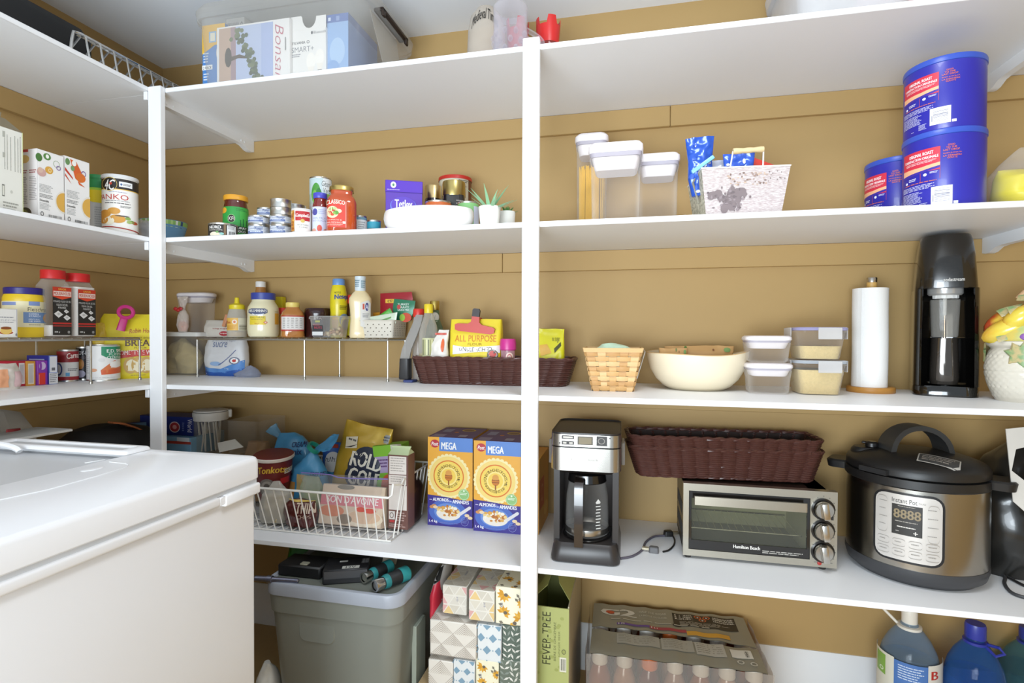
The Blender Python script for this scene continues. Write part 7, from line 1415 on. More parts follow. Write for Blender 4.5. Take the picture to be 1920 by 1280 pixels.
# ================================================================== coffee maker
q0, q1 = oZ(1030, 1055, Z2), oZ(1160, 1060, Z2); W = .160; x = (q0.x+q1.x)/2; y0 = 1.243; D = .215
t = thing('coffee_maker', 'black and stainless drip coffee maker with a glass carafe on the lowest shelf', 'coffee maker', x, y0+D/2, Z2, radians(1)); zt = oY(1090, 824, y0+.012).z-Z2
BP = mat('2f2a28', .35, 0, .08, 30); BPG = mat('151313', .15, 0, .1, 30, coat=.5); SS = mat('b9b5ae', .26, .95, .1, 30, aniso=(2, 2, 220))
f = -D/2
zh0 = oY(1090, 883, y0).z-Z2; zh1 = oY(1090, 840, y0).z-Z2; zb1 = oY(1095, 1022, y0+.0).z-Z2
G().rbox([(.003, W, D, .02), (.010, W+.002, D+.002, .022), (zb1*.8, W-.008, D-.006, .022), (zb1, W-.016, D-.02, .02)], BP, 5).obj('base', t)
G().rbox([(0, W-.02, D-.02, .016), (.003, W-.01, D-.01, .018)], BPG, 5).obj('foot_ring', t)
G().lathe([(.055, zb1), (.058, zb1+.002), (.054, zb1+.004), (.001, zb1+.004)], BPG, 40, M=Matrix.Translation((0, f+.075, 0))).obj('hot_plate', t)
g = G(); g.box(-W/2+.008, f+.135, zb1-.004, W/2-.008, D/2-.003, zh1, BP, .006, 2); g.obj('rear_tank', t)
for s in (-1, 1):
    g = G(); g.loft([[(s*(W/2-.004-k_), f+a, z) for a, k_ in ((.03, 0), (.03, .014), (.16, .014), (.16, 0))] for z, dd in ((zb1-.01, 0), (zh0+.004, 0))], BP); g.obj('side_column', t)
g = G(); g.rbox([(zh0-.014, W-.03, D-.05, .02, 0, .01), (zh0+.001, W-.006, D-.006, .022)], BP, 5); g.obj('brew_basket', t)
g = G(); g.rbox([(zh0, W+.003, D+.003, .026), (zh1, W+.003, D+.003, .026)], SS, 6); g.obj('steel_band', t)
g = G(); g.rbox([(zh1+.0005, W+.001, D+.001, .025), (zh1+.0025, W+.001, D+.001, .025)], BPG, 6); g.obj('seam', t)
zk1 = oY(1090, 815, y0).z-Z2
g = G(); g.rbox([(zh1+.003, W+.002, D+.002, .026), (zk1, W+.002, D+.002, .026)], SS, 6); g.obj('control_band', t)
g = G(); g.rbox([(zk1+.0003, W+.001, D+.001, .026), (zk1+.004, W+.001, D+.001, .026), (zt+.006, W-.012, D-.012, .026), (zt+.009, W-.03, D-.03, .024)], BP, 6); g.obj('top_lid', t)
for s in (-1, 1):
    g = G(); g.box(s*(W/2+.0015), f+.06, zh0+.004, s*(W/2+.010), f+.13, zh1+.004, clear('cfcac4', 'c9c4be', .3, .4, .1), .002); g.obj('side_grip', t)
hb_ = zk1-zh1-.003
p = Print(lambda u: (u-.5)*W, lambda q_: zh1+.003+hb_*(1-q_), lambda a, b, o: (a, f-.001-o, b))
p.rect(.16, .08, .34, .38, '2a2624').rect(.16, .55, .34, .85, '2a2624').rect(.18, .16, .32, .3, 'c9c4bc').rect(.18, .62, .23, .78, 'b9b4ac').rect(.27, .62, .32, .78, 'b9b4ac').rect(.39, .12, .61, .82, '4a4234').rect(.41, .2, .59, .74, '7a6e52').rect(.66, .06, .81, .84, '2a2624').ring(.73, .45, .05, .25, .2, '8a847c').ell(.13, .74, .012, .05, '2a2624').ell(.85, .2, .012, .05, '2a2624').obj('control_panel', t)
p = Print(lambda u: (u-.5)*W, lambda q_: zh0+(zh1-zh0)*(1-q_), lambda a, b, o: (a, f-.0015-o, b)); p.text('Hamilton Beach', .3, .44, .68, .54, '8d8880', .0).obj('lettering', t)
cx_, cy_, cr = 0.0, f+.075, .052
CG = clear('f4f2f0', 'f0eeea', .02, .3, .03); z0 = zb1+.0045; zc_ = zh0-.018
prof = [(cr*.9, z0), (cr*1.0, z0+.004), (cr*1.0, z0+(zc_-z0)*.3), (cr*.97, z0+(zc_-z0)*.6), (cr*.86, z0+(zc_-z0)*.82), (cr*.78, zc_-.012)]
M = Matrix.Translation((cx_, cy_, 0)); g = G(); g.lathe(prof, CG, 44, M=M, cap1=False); g.obj('carafe_glass', t)
t_c = t
g = G(); g.lathe([(cr*1.008, z0+.007), (cr*1.012, z0+.008), (cr*1.012, z0+.019), (cr*1.008, z0+.02)], SS, 44, M=M, cap0=False, cap1=False); g.obj('carafe_band', t)
g = G(); g.lathe([(cr*.87, zc_-.022), (cr*.9, zc_-.02), (cr*.84, zc_-.002), (cr*.6, zc_+.003), (.001, zc_+.003)], BPG, 44, M=M); g.obj('carafe_lid', t)
g = G(); hz = [(-.014, cy_-cr*.8, zc_-.006), (-.014, cy_-cr-.018, zc_-.008), (-.014, cy_-cr-.026, zc_-.03), (-.014, cy_-cr-.024, z0+.03), (-.014, cy_-cr-.022, zb1-.004)]
secs = [[(a-.011, b+.006, c_), (a-.010, b-.007, c_), (a+.010, b-.007, c_), (a+.011, b+.006, c_)] for a, b, c_ in hz]; g.loft(secs, mat('2b211c', .2, 0, .1, coat=.5)); g.obj('carafe_handle', t)
p = Print(lambda u: (u-.5)*2*cr, lambda q_: z0+(zc_-z0)*(1-q_), lambda a, b, o: (cx_+(cr+.0008)*sin(a/cr), cy_-(cr+.0008)*cos(a/cr), b))
for i in range(9): p.rect(.74-.01*(i % 2), .42+.05*i, .84+.01*(i % 3), .435+.05*i, 'd9d9d6')
p.poly([(.72, .42), (.79, .36), (.86, .42)], 'd9d9d6').obj('level_marks', t)
# cord with plug; toaster cord plug
CBK = mat('1e1c1b', .45, 0, .1)
t = thing('power_cord', 'black coffee maker cord with two plugs curling on the shelf left of the toaster oven', 'cord', *oZ(1215, 1030, Z2).xy, Z2); o = Vector(t.location)
def cord(pts, r_, m, nm):
    P = [oZ(px, py, Z2)-o for px, py in pts]; S = []
    for i in range(len(P)-1):
        p0, p1, p2, p3 = P[max(0, i-1)], P[i], P[i+1], P[min(len(P)-1, i+2)]
        for k in range(5):
            q = k/5; S.append(.5*((2*p1)+(p2-p0)*q+(2*p0-5*p1+4*p2-p3)*q*q+(3*p1-p0-3*p2+p3)*q**3))
    S.append(P[-1]); g = G(); g.tube([(v.x, v.y, r_+.0004) for v in S], r_, m, 7); return g.obj(nm, t)
cord([(1163, 1049), (1185, 1045), (1204, 1033), (1211, 1018), (1226, 1008), (1246, 1006)], .0028, mat('5a5662', .45), 'cable')
cord([(1260, 1004), (1265, 1014), (1263, 1024), (1254, 1033), (1243, 1036)], .0022, CBK, 'cable')
for px, py, m, nm, an in ((1253, 1004, CBK, 'plug', .3), (1226, 1035, mat('5f5e60', .5), 'plug', -.1)):
    q = oZ(px, py, Z2)-o; g = G(); g.rbox([(.0005, .024, .018, .004), (.012, .022, .016, .004), (.014, .018, .012, .003)], m, 3); pl_ = g.obj(nm, t); pl_.location = (q.x, q.y, 0); pl_.rotation_euler = (0, 0, an)
    s = 1 if px > 1240 else -1
    for dy in (-.004, .004): g = G(); g.box(s*.012, dy-.0008, .005, s*.028, dy+.0008, .010, metal('c9bfa8', .3)); g.obj('prong', pl_)
# ================================================================== toaster oven
y0 = 1.335; q0, q1 = oY(1281, 980, y0), oY(1570, 990, y0); W = q1.x-q0.x; x = (q0.x+q1.x)/2; D = .205
zf0 = oY(1283, 1040, y0).z-Z2; zf1 = oY(1281, 905, y0).z-Z2; H = zf1-zf0
t = thing('toaster_oven', 'stainless toaster oven with a glass door and three dials on the lowest shelf', 'toaster oven', x, y0+D/2, Z2); f = -D/2
DK = mat('2b241e', .35, .3, .1); SSF = mat('bab4a6', .3, .85, .08, 20, aniso=(160, 3, 3))
g = G(); xa, xb = -W/2+.002, W/2-.014; dxe = -W/2+W*.832+.004
for q in ((xa, f+.018, zf0+.002, xa+.006, D/2, zf1-.002), (dxe, f+.018, zf0+.002, xb, D/2, zf1-.002), (xa, f+.018, zf1-.008, xb, D/2, zf1-.002), (xa, f+.018, zf0+.002, xb, D/2, zf0+.008), (xa, D/2-.008, zf0+.002, xb, D/2, zf1-.002)): g.box(*q, DK)
g.obj('body', t)['kind'] = 'stuff'
dx0, dx1 = -W/2+W*.038, -W/2+W*.832; dz0, dz1 = zf0+H*.09, zf0+H*.90
g = G()
def frame(x0, z0, x1, z1, X0, Z0, X1, Z1, y, yb):
    o_ = [(x0, z0), (x1, z0), (x1, z1), (x0, z1)]; i_ = [(X0, Z0), (X1, Z0), (X1, Z1), (X0, Z1)]
    vv = [(a, y, b) for a, b in o_]+[(a, y, b) for a, b in i_]+[(a, yb, b) for a, b in o_]+[(a, yb, b) for a, b in i_]; ff = []
    for k in range(4): j = (k+1) % 4; ff += [(k, j, j+4, k+4), (k, k+8, j+8, j), (k+4, j+4, j+12, k+12)]
    return vv, ff
vv, ff = frame(-W/2, zf0, W/2, zf1, dx0, dz0, dx1, dz1, f, f+.02); g.add(vv, ff, SSF, False); g.box(W/2-.016, f+.0005, zf0+.004, W/2-.001, f+.05, zf1-.006, SSF, .004, 2); g.obj('front_frame', t)
g = G(); vv, ff = frame(dx0+.001, dz0+.001, dx1-.001, dz1-.001, dx0+.006, dz0+H*.13, dx1-.006, dz1-H*.10, f+.001, f+.010); g.add(vv, ff, mat('1d1a18', .15, coat=.5), False); dr = g.obj('door', t)
g = G(); g.box(dx0+.0055, f+.005, dz0+H*.125, dx1-.0055, f+.0065, dz1-H*.095, clear('e6e6de', 'e0e0d6', .03, .3, .03)); g.obj('glass', dr)
g = G(); zhh = dz1-H*.105; g.rbox([(zhh-.010, dx1-dx0-.02, .007, .003), (zhh+.010, dx1-dx0-.02, .007, .003)], SSF, 4, M=Matrix.Translation(((dx0+dx1)/2, f-.014, 0))); g.obj('handle_bar', dr)
for xx in (dx0+.03, dx1-.03): g = G(); g.box(xx-.006, f-.012, zhh-.005, xx+.006, f+.003, zhh+.005, SSF, .001); g.obj('handle_bracket', dr)
p = Print(lambda u: dx0+(dx1-dx0)*u, lambda q_: dz0+H*.13*(1-q_)+.001, lambda a, b, o: (a, f+.001-o, b)); p.text('Hamilton Beach', .38, .2, .6, .55, 'e6e2da', .03).lines(.62, .55, .96, .9, 2, 'a8a49c').obj('lettering', dr)
G().box(dx0+.004, f+.03, dz0+.004, dx1-.004, f+.19, dz0+.006, mat('3a352c', .4, .6)).obj('crumb_tray', t)
g = G(); zz = dz0+H*.24
for yy in (f+.03, f+.18): g.tube([(dx0+.008, yy, zz), (dx1-.008, yy, zz)], .0018, metal('d9d4c6', .25), 6)
for i in range(15): xx = dx0+.016+(dx1-dx0-.032)*i/14; g.tube([(xx, f+.03, zz), (xx, f+.18, zz)], .0012, metal('c9c4b6', .25), 5)
g.obj('wire_rack', t, kind='stuff')
G().box(dx0, f+.186, dz0, dx1, f+.19, dz1, mat('b5b294', .45, .3, .2, 12)).obj('back_reflector', t)
for s in (dx0+.001, dx1-.003): G().box(s, f+.02, dz0, s+.002, f+.19, dz1, mat('b5b294', .45, .3, .2, 12)).obj('side_reflector', t)
kx = (dx1+W/2-.004)/2
for i, fr_ in enumerate((.77, .49, .21)):
    zz = zf0+H*fr_; Mx = Matrix.Translation((kx, f, zz)) @ Matrix.Rotation(pi/2, 4, 'X')
    g = G(); g.lathe([(.0245, 0), (.0245, .003), (.0215, .0045), (.0215, .0005)], mat('2a2725', .2, .3), 32, M=Mx, cap0=False); g.obj('dial_ring', t)
    g = G(); g.lathe([(.0195, .001), (.0195, .012), (.018, .015), (.001, .015)], metal('bdb9b2', .22), 32, M=Mx); kn = g.obj('dial', t)
    g = G(); g.box(-.007, -.0185, .0148, .007, .0185, .026, metal('c9c5be', .25), .003, 2, M=Mx @ Matrix.Rotation(.15, 4, 'Z')); g.obj('grip_bar', kn)
g = G(); g.lathe([(.0048, 0), (.0042, .002), (.001, .003)], mat('a8322c', .2), 16, M=Matrix.Translation((kx-.006, f, zf0+H*.055)) @ Matrix.Rotation(pi/2, 4, 'X')); g.obj('indicator_lamp', t)
p = Print(lambda u: dx1+(W/2-dx1)*u, lambda q_: zf0+H*(1-q_), lambda a, b, o: (a, f-o, b)); p.rect(.76, .32, .86, .37, '2a2826'); R = random.Random(3)
for zz in (.23, .51, .79):
    for i in range(9): a__ = radians(150+30*i); p.ell(.49+.44*cos(a__), zz+.17*sin(a__), .02, .008, '6a665e', 6)
p.lines(.15, .93, .3, .95, 1, '7a766e').lines(.6, .93, .85, .95, 1, '7a766e').obj('dial_print', t)
for xx in (-W/2+.012, W/2-.026):
    for yy in (f+.014, D/2-.03): g = G(); g.lathe([(.007, 0), (.008, .002), (.008, zf0+.002)], mat('2a2826', .6), 16, M=Matrix.Translation((xx, yy, 0))); g.obj('foot', t)
g = G(); 
for j in range(9):
    for k in range(2): g.box(-W/2+.0012, f+.05+.016*j, zf0+.03+.05*k, -W/2+.0024, f+.058+.016*j, zf0+.06+.05*k, mat('0f0d0c', .6))
g.obj('side_vents', t, kind='stuff')
zto = Z2+zf1
# two nested wicker baskets
a_, b_ = oZ(1195, 893, zto), oZ(1531, 906, zto); an = atan2(b_.y-a_.y, b_.x-a_.x); W = (b_.xy-a_.xy).length*1.09; hB = oY(1380, 849, 1.36).z-zto
ctr = (a_.xy+b_.xy)/2+Vector((-sin(an), cos(an)))*.056
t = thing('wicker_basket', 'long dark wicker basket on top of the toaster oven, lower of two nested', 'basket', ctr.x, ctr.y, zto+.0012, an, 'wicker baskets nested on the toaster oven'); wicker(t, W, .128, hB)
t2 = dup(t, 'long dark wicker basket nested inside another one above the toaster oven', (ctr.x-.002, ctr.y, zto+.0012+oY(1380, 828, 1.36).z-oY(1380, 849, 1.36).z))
# ================================================================== pressure cooker
x, y, r = cylb(1583, 1858, 1106, Z2); fr = r
t = thing('pressure_cooker', 'large stainless electric pressure cooker with a black lid and a pale control panel', 'pressure cooker', x, y, Z2, facing(x, y)+radians(-5))
hf = hypot(x, y)
zz = lambda py, d=0.0: Ht(1720, py, x, y, r-d)-Z2
PB = mat('1c1b1b', .42, 0, .06, 30); SSP = mat('aaa69e', .24, 1.0, .12, 20, aniso=(2.5, 2.5, 260))
zs0, zs1 = zz(1072), zz(921); zl = zz(903)
G().lathe([(r*.86, 0), (r*.88, .003), (r*.965, .012), (r*1.0, zs0*.75), (r*1.0, zs0)], mat('3a3a3c', .45), 72).obj('base', t)
G().lathe([(r*.992, zs0), (r*.992, zs1)], SSP, 96, cap0=False, cap1=False).obj('steel_body', t)
G().lathe([(r*1.0, zs1), (r*1.02, zs1+.003), (r*1.02, zl), (r*.9, zl+.001)], PB, 72, cap0=False).obj('rim_ring', t)
ztop = zz(842, r*.9)
H_ = ztop-zl; 
lid = G(); lid.lathe([(r*.97, zl+.001), (r*1.0, zl+.004), (r*1.0, zl+H_*.34), (r*.97, zl+H_*.5), (r*.9, zl+H_*.62), (r*.72, zl+H_*.8), (r*.45, zl+H_*.93), (r*.2, zl+H_*.98), (.001, zl+H_)], PB, 72); L = lid.obj('lid', t)
zh = Ht(1712, 799, x, y)-Z2
g = G(); secs = []; M = Matrix.Rotation(radians(35), 4, 'Z')
for i in range(17):
    a_ = pi*i/16; hx = -.062*cos(a_); hzz = zl+H_*.55+(zh-zl-H_*.55)*sin(a_)**.8; w_ = .024+.006*cos(a_)**2
    tx, tz = sin(a_), cos(a_); n_ = (-cos(a_), sin(a_))
    secs.append([tuple(M @ Vector((hx+n_[0]*dd*.5, s*w_, hzz+n_[1]*dd*.5))) for s, dd in ((-1, -.012), (1, -.012), (1, .010), (-1, .010))])
g.loft(secs, mat('2e2f30', .45, 0, .05)); g.obj('lid_handle', L)
zv = zl+H_*.62
g = G(); g.rbox([(zv-.02, .085, .05, .02), (zv+.006, .08, .046, .02), (zv+.012, .07, .04, .018)], PB, 5, M=Matrix.Translation((-r*.62, -r*.10, 0)) @ Matrix.Rotation(.5, 4, 'Z')); g.obj('valve_housing', L)
g = G(); g.lathe([(.010, zv+.010), (.014, zv+.014), (.014, zv+.022), (.009, zv+.026), (.001, zv+.026)], mat('151415', .3, coat=.3), 20, M=Matrix.Translation((-r*.6, -r*.14, 0))); g.box(-r*.6-.02, -r*.14-.006, zv+.019, -r*.6+.008, -r*.14+.006, zv+.025, mat('151415', .3, coat=.3), .002); g.obj('steam_valve', L)['kind'] = 'stuff'
for s in (-1, 1):
    zg = zl-.004; g = G(); g.rbox([(zg-.012, .05, .062, .016, s*(r+.012), 0), (zg+.004, .054, .068, .018, s*(r+.013), 0), (zg+.008, .048, .062, .016, s*(r+.012), 0)], PB, 5); g.obj('side_handle', t)
g = G(); g.prism([(-.03, 0), (.03, 0), (.03, .011), (-.03, .011)], -r*1.055, -r*.98, mat('262627', .45), M=Matrix.Rotation(radians(-27), 4, 'Z') @ Matrix.Translation((0, 0, zl+H_*.08))); g.obj('lid_tab', L)
# caution label on the lid
def dome(a, b, o):
    rr_ = min(.99, hypot(a, b)/r); K_ = [(0, 1), (.2, .98), (.45, .93), (.72, .8), (.9, .62), (1, .34)]
    for (r0, z0), (r1, z1) in zip(K_, K_[1:]):
        if rr_ <= r1: return (a, b, zl+H_*(z0+(z1-z0)*(rr_-r0)/(r1-r0))+o+.0012)
    return (a, b, zl+H_*.34+o)
p = Print(lambda u: .012+.072*u, lambda q_: -.10+.048*(1-q_), dome, step=(.012, .012)); p.rect(0, 0, 1, 1, 'c9c6c0').rect(.03, .06, .97, .94, '4a4a4a').lines(.1, .2, .9, .8, 3, 'a39c94').obj('caution_label', L)
# control panel wrapped on the body
px0, px1 = -.062, .064; pz0, pz1 = zs0+(zs1-zs0)*.08, zs0+(zs1-zs0)*.955
def wrap(off): return lambda a, b, o: ((r*.992+off+o)*sin(a/r), -(r*.992+off+o)*cos(a/r), b)
def rrz(x0, z0, x1, z1, rad): return [(a+(x0+x1)/2, b+(z0+z1)/2) for a, b in rr(x1-x0, z1-z0, rad, 5)]
def panel(x0, z0, x1, z1, rad, off, th, m, nm):
    g = G(); R_ = [tuple(v) for v in resample([Vector(q) for q in rrz(x0, z0, x1, z1, rad)], 72)]; n = len(R_); cx, cz = (x0+x1)/2, (z0+z1)/2; W0 = wrap(off); W1 = wrap(off+th); secs = []
    secs.append([W0(a, b, 0) for a, b in R_]); secs.append([W1(a, b, 0) for a, b in R_])
    for q in (.8, .6, .4, .2, .02): secs.append([W1(cx+(a-cx)*q, cz+(b-cz)*q, 0) for a, b in R_])
    g.loft(secs, m, False, True); return g.obj(nm, t)
panel(px0, pz0, px1, pz1, .022, 0, .003, mat('1d1d1f', .35), 'panel_frame')
panel(px0+.005, pz0+.005, px1-.005, pz1-.004, .018, .003, .0012, mat('cdc8c2', .35, .3), 'control_panel')
p = Print(lambda u: px0+.005+(px1-px0-.01)*u, lambda q_: pz0+.005+(pz1-pz0-.009)*(1-q_), wrap(.0044), step=(.012, None)); PW_, PH_ = px1-px0-.01, pz1-pz0-.009
p.text('Instant Pot', .27, .055, .64, .125, '3a3836', .01).text('DUO', .66, .085, .76, .11, '8a8680').rect(.27, .15, .715, .61, '2a2825').text('8888', .3, .22, .69, .36, '8a7a5c', .03).lines(.36, .17, .62, .185, 1, 'a8a298').lines(.32, .4, .66, .425, 1, '9a948a').lines(.35, .48, .63, .51, 1, 'd9d4cc').rect(.33, .555, .38, .56, 'd9d4cc').text('+', .59, .53, .65, .585, 'd9d4cc', .02)
for i, s in enumerate(('Soup', 'Meat', 'Bean', 'Poultry')): p.lines(.07, .13+.12*i, .2, .15+.12*i, 1, '8d8882', i).lines(.79, .17+.13*i, .95, .19+.13*i, 1, '8d8882', i+4)
def oval(u, v, a, b):
    for k in range(24):
        t0, t1 = 2*pi*k/24, 2*pi*(k+1)/24; c0 = lambda q: (u+a*math.copysign(abs(cos(q))**.5, cos(q)), v+b*math.copysign(abs(sin(q))**.5, sin(q)))
        (x0, y0), (x1, y1) = c0(t0), c0(t1); p.poly([(x0, y0), (x1, y1), (x1, y1+.006), (x0, y0+.006)], '8d8882')
for u in (.14, .38, .62, .86):
    for v in (.73, .88): oval(u, v, .095, .055); p.lines(u-.06, v-.01, u+.06, v+.012, 1, '8d8882', int(u*100+v*10))
oval(.13, .33, .09, .28); oval(.87, .38, .09, .28)
p.obj('panel_print', t)
# ================================================================== right end: black bag, tag, cord
q = oY(1880, 1000, 1.46)
t = thing('black_bag', 'black plastic covered appliance bag behind the pressure cooker at the right edge', 'bag', q.x+.055, 1.455, Z2); hb_ = oY(1890, 810, 1.45).z-Z2
Bag([(0, .24, .16), (hb_*.25, .25, .19), (hb_*.55, .25, .18), (hb_*.8, .2, .14, .015, 0), (hb_*.95, .12, .1, .03, 0), (hb_, .06, .05, .04, 0)], 2.8, .012, 16, 6).body(mat('1d1c1a', .3, 0, .2, 20, coat=.3)).obj('bag_body', t)
V = [oY(1886, 804, 1.31), oY(1925, 800, 1.31), oY(1990, 815, 1.31), oY(1990, 985, 1.31), oY(1925, 962, 1.31), oY(1900, 940, 1.31)]
t = thing('hang_tag', 'white cardboard carrier with a cut-out hanging before the black bag, right edge', 'tag', V[0].x, 1.31, Z2); o = Vector((V[0].x, 1.31, Z2))
F_ = [v-o for v in V]; cc = oY(1913, 872, 1.31)-o
hole = [oY(1905, 842, 1.31)-o, oY(1922, 838, 1.31)-o, oY(1935, 860, 1.31)-o, oY(1935, 905, 1.31)-o, oY(1920, 900, 1.31)-o, oY(1897, 882, 1.31)-o]
g = G(); g.add([tuple(v) for v in F_]+[tuple(v) for v in hole]+[tuple(v+Vector((0, .002, 0))) for v in F_]+[tuple(v+Vector((0, .002, 0))) for v in hole], [f_ for k in range(6) for f_ in ((k, (k+1) % 6, (k+1) % 6+6, k+6), (k+12, k+18, (k+1) % 6+18, (k+1) % 6+12))]+[(k, k+12, (k+1) % 6+12, (k+1) % 6) for k in range(6)]+[(k+6, (k+1) % 6+6, (k+1) % 6+18, k+18) for k in range(6)], mat('cfccc6', .6), False); g.obj('card', t)
g = G(); g.tube([(V[1].x-o.x, .001, V[1].z-Z2-.01), (V[1].x-o.x, .0, Z3-TH-Z2-.001)], .001, mat('cfccc6', .6), 5); g.obj('string', t)
t = thing('power_cord', 'flat black cord looping on the shelf at the right edge', 'cord', *oZ(1895, 1100, Z2).xy, Z2); o = Vector(t.location)
cord([(1866, 1075), (1884, 1084), (1883, 1096), (1892, 1110), (1910, 1120), (1945, 1128)], .0034, mat('3a3a3c', .5), 'cable')
cord([(1878, 1078), (1900, 1090), (1925, 1102), (1960, 1108)], .003, CBK, 'cable')
# ================================================================== on the floor
# grey storage tote
zt = .378; a_, b_ = oZ(500, 1094, zt), oZ(749, 1119, zt); y0 = (a_.y+b_.y)/2; W = b_.x-a_.x+.026; x = (a_.x+b_.x)/2-.011; D = YB-.02-y0
t = thing('grey_tote', 'grey plastic storage tote with a pale lid edge on the floor under the wire basket', 'storage bin', x, y0+D/2, 0)
TG = mat('84877f', .4, 0, .03, 6, coat=.1); TL = mat('a3a8b2', .4, 0, .03)
n_ = 5
secs = [(.001, W*.80, D*.84, .03), (.01, W*.82, D*.86, .035), (zt-.075, W*.94, D*.955, .04), (zt-.073, W*.96, D*.97, .04), (zt-.03, W*.975, D*.98, .04)]
G().rbox(secs, TG, 6, True, False).obj('tub', t)
g = G(); f = -D*.955/2; fw = lambda z: -(D*(.86+(.955-.86)*(z-.01)/(zt-.085))/2)
pz = zt-.075-.06
g.rbox([(0, .10, .07, .02), (.006, .092, .062, .018)], TG, 5, M=Matrix.Translation((-.035, fw(pz)+.003, pz+.03)) @ Matrix.Rotation(pi/2, 4, 'X')); g.obj('hand_grip', t)
g = G(); g.rbox([(zt-.03, W*.995, D*.99, .04), (zt-.006, W*1.0, D*.995, .042), (zt-.001, W*.985, D*.985, .04), (zt, W*.965, D*.965, .036), (zt-.0005, W*.93, D*.94, .03), (zt-.0055, W*.92, D*.93, .028)], TL, 6); ld = g.obj('lid', t)
g = G(); g.rbox([(zt-.0054, W*.915, D*.925, .028), (zt-.0051, W*.91, D*.92, .028)], mat('6d7068', .45, 0, .05, 8), 6); g.obj('lid_shade', ld)  # darker sheet over the lid middle: shadow on the lid put into colour
g = G(); g.box(W*.44, -.08, .10, W*.475, -.02, .25, mat('9aa092', .6), .001, M=Matrix.Translation((0, 0, 0))); o = g.obj('side_label', t); o.location = (.002, -.02, 0)
zl = zt-.0055
# things lying on the tote
def onl(px, py, dz=0): return oZ(px, py, zl+dz)
def flatbox(name, label, cat, p0, p1, dep, h, hexc, **k):
    return carton(name, label, cat, p0.xy, p1.xy, dep, h, zl+.0003, hexc, **k)
t, W_, D_ = flatbox('battery_pack', 'black battery pack with white printed labels lying on the grey tote', 'battery', onl(604, 1098), onl(690, 1092), .075, .036, '17171a', bev=.003)
p = ptop(W_, D_, .036); p.rect(.32, .3, .5, .42, 'c9c9c2').rect(.82, .2, .99, .6, '4a4a4c').bars(.83, .24, .98, .56, '9a9a9a', 3, n=8).rect(.42, .75, .8, .95, 'b9b9b2').text('12V', .5, .78, .72, .92, '222222', .02).obj(parent=t)
pflat(W_, .036, -D_/2).rect(.04, .1, .98, .6, '3c3c3e').obj('side_print', parent=t)
t, W_, D_ = flatbox('charger', 'flat black charger lying left of the battery pack on the grey tote', 'charger', onl(520, 1079), onl(600, 1088), .07, .03, '121214', bev=.004); g = G(); g.box(.0, -.03, .03, .02, -.015, .034, mat('8a8878', .4), .001); g.obj('clip', t)
q = onl(515, 1084, .012)
t = thing('metal_rod', 'grey metal rod lying across the left edge of the grey tote', 'rod', q.x, q.y, zl+.0095, radians(6)); g = G()
M = Matrix.Rotation(pi/2, 4, 'Y'); g.lathe([(.0065, -.05), (.007, -.02), (.0085, -.019), (.0085, -.006), (.0065, -.005), (.005, .06), (.003, .062)], metal('8a8ca0', .3), 16, M=M); g.obj('shaft', t)
def torch(label, px, py, ang, sc, z=0):
    q = onl(px, py); t = thing('torch', label, 'torch', q.x, q.y, zl+.0175*sc+z, ang, 'teal torches on the grey tote')
    M = Matrix.Rotation(-pi/2, 4, 'X')
    g = G(); g.lathe([(.010*sc, -.001), (.0135*sc, -.001), (.014*sc, .004), (.0125*sc, .02*sc), (.0105*sc, .021*sc)], metal('c9c9c6', .2), 24, M=M, cap0=False); g.obj('bezel', t)
    g = G(); g.lathe([(.001, .004), (.0105*sc, .001)], metal('e0e0de', .15), 20, M=M); g.obj('reflector', t)
    g = G(); g.lathe([(.0125*sc, .021*sc), (.0155*sc, .03*sc), (.0155*sc, .055*sc), (.0165*sc, .058*sc), (.0165*sc, .066*sc)], mat('1e2022', .5), 24, M=M); g.obj('barrel', t)
    g = G(); g.lathe([(.0168*sc, .066*sc), (.0172*sc, .07*sc), (.0172*sc, .088*sc), (.012*sc, .094*sc), (.001, .095*sc)], mat('2a8a8c', .35, 0, .06), 24, M=M); g.obj('end_cap', t)
    g = G(); g.lathe([(.0136*sc, .022*sc), (.0158*sc, .029*sc), (.0158*sc, .035*sc)], mat('2a7a7c', .35), 24, M=M); g.obj('collar', t)
torch('teal and black torch with a shiny head in front on the grey tote', 703, 1113, radians(-28), 1.05)
torch('black torch with a silver head behind the front teal one on the grey tote', 682, 1096, radians(-22), .95)
q = onl(713, 1072)
t = thing('paper_tag', 'curled cream paper tag on the grey tote by the torches', 'tag', q.x, q.y+.05, zl+.0002); g = G(); g.loft([[(-.02, 0, .0), (.02, .0, .0)], [(-.018, .005, .02), (.022, .006, .018)], [(-.01, .02, .034), (.026, .02, .036)]], mat('d9d0bc', .6), False, False, closed=False); g.obj('sheet', t)
# left sliver: green bag of snacks, white bag
q0, q1 = oY(470, 1240, 1.36), oY(512, 1240, 1.36)
xg = a_.x-.052
t = thing('green_bag', 'glossy green printed bag standing left of the grey tote', 'bag', xg-.02, 1.40, 0); 
b = Bag([(0, .10, .15), (.15, .11, .16), (.30, .11, .12), (.40, .10, .03)], 3, .008, 18, 4); b.body(mat('1d7a2c', .25, .05, .15, 20, coat=.3)).obj('wrapper', t)
p = b.pr(.11, 0, .4); p.rect(.2, .34, 1, .68, '1a1a18'); [p.poly([(.3, .38+.06*i), (.98, .34+.06*i), (.98, .36+.06*i), (.3, .41+.06*i)], 'b9b5a4') for i in range(5)]; p.obj(parent=t)
t = thing('white_bag', 'white plastic bag on the floor in front of the green bag', 'bag', xg+.012, y0+.05, 0); Bag([(0, .07, .08), (.06, .075, .09), (.11, .05, .05), (.15, .02, .012)], 2.4, .008, 30, 6).body(mat('dcdad2', .4, 0, .05)).obj('film', t)
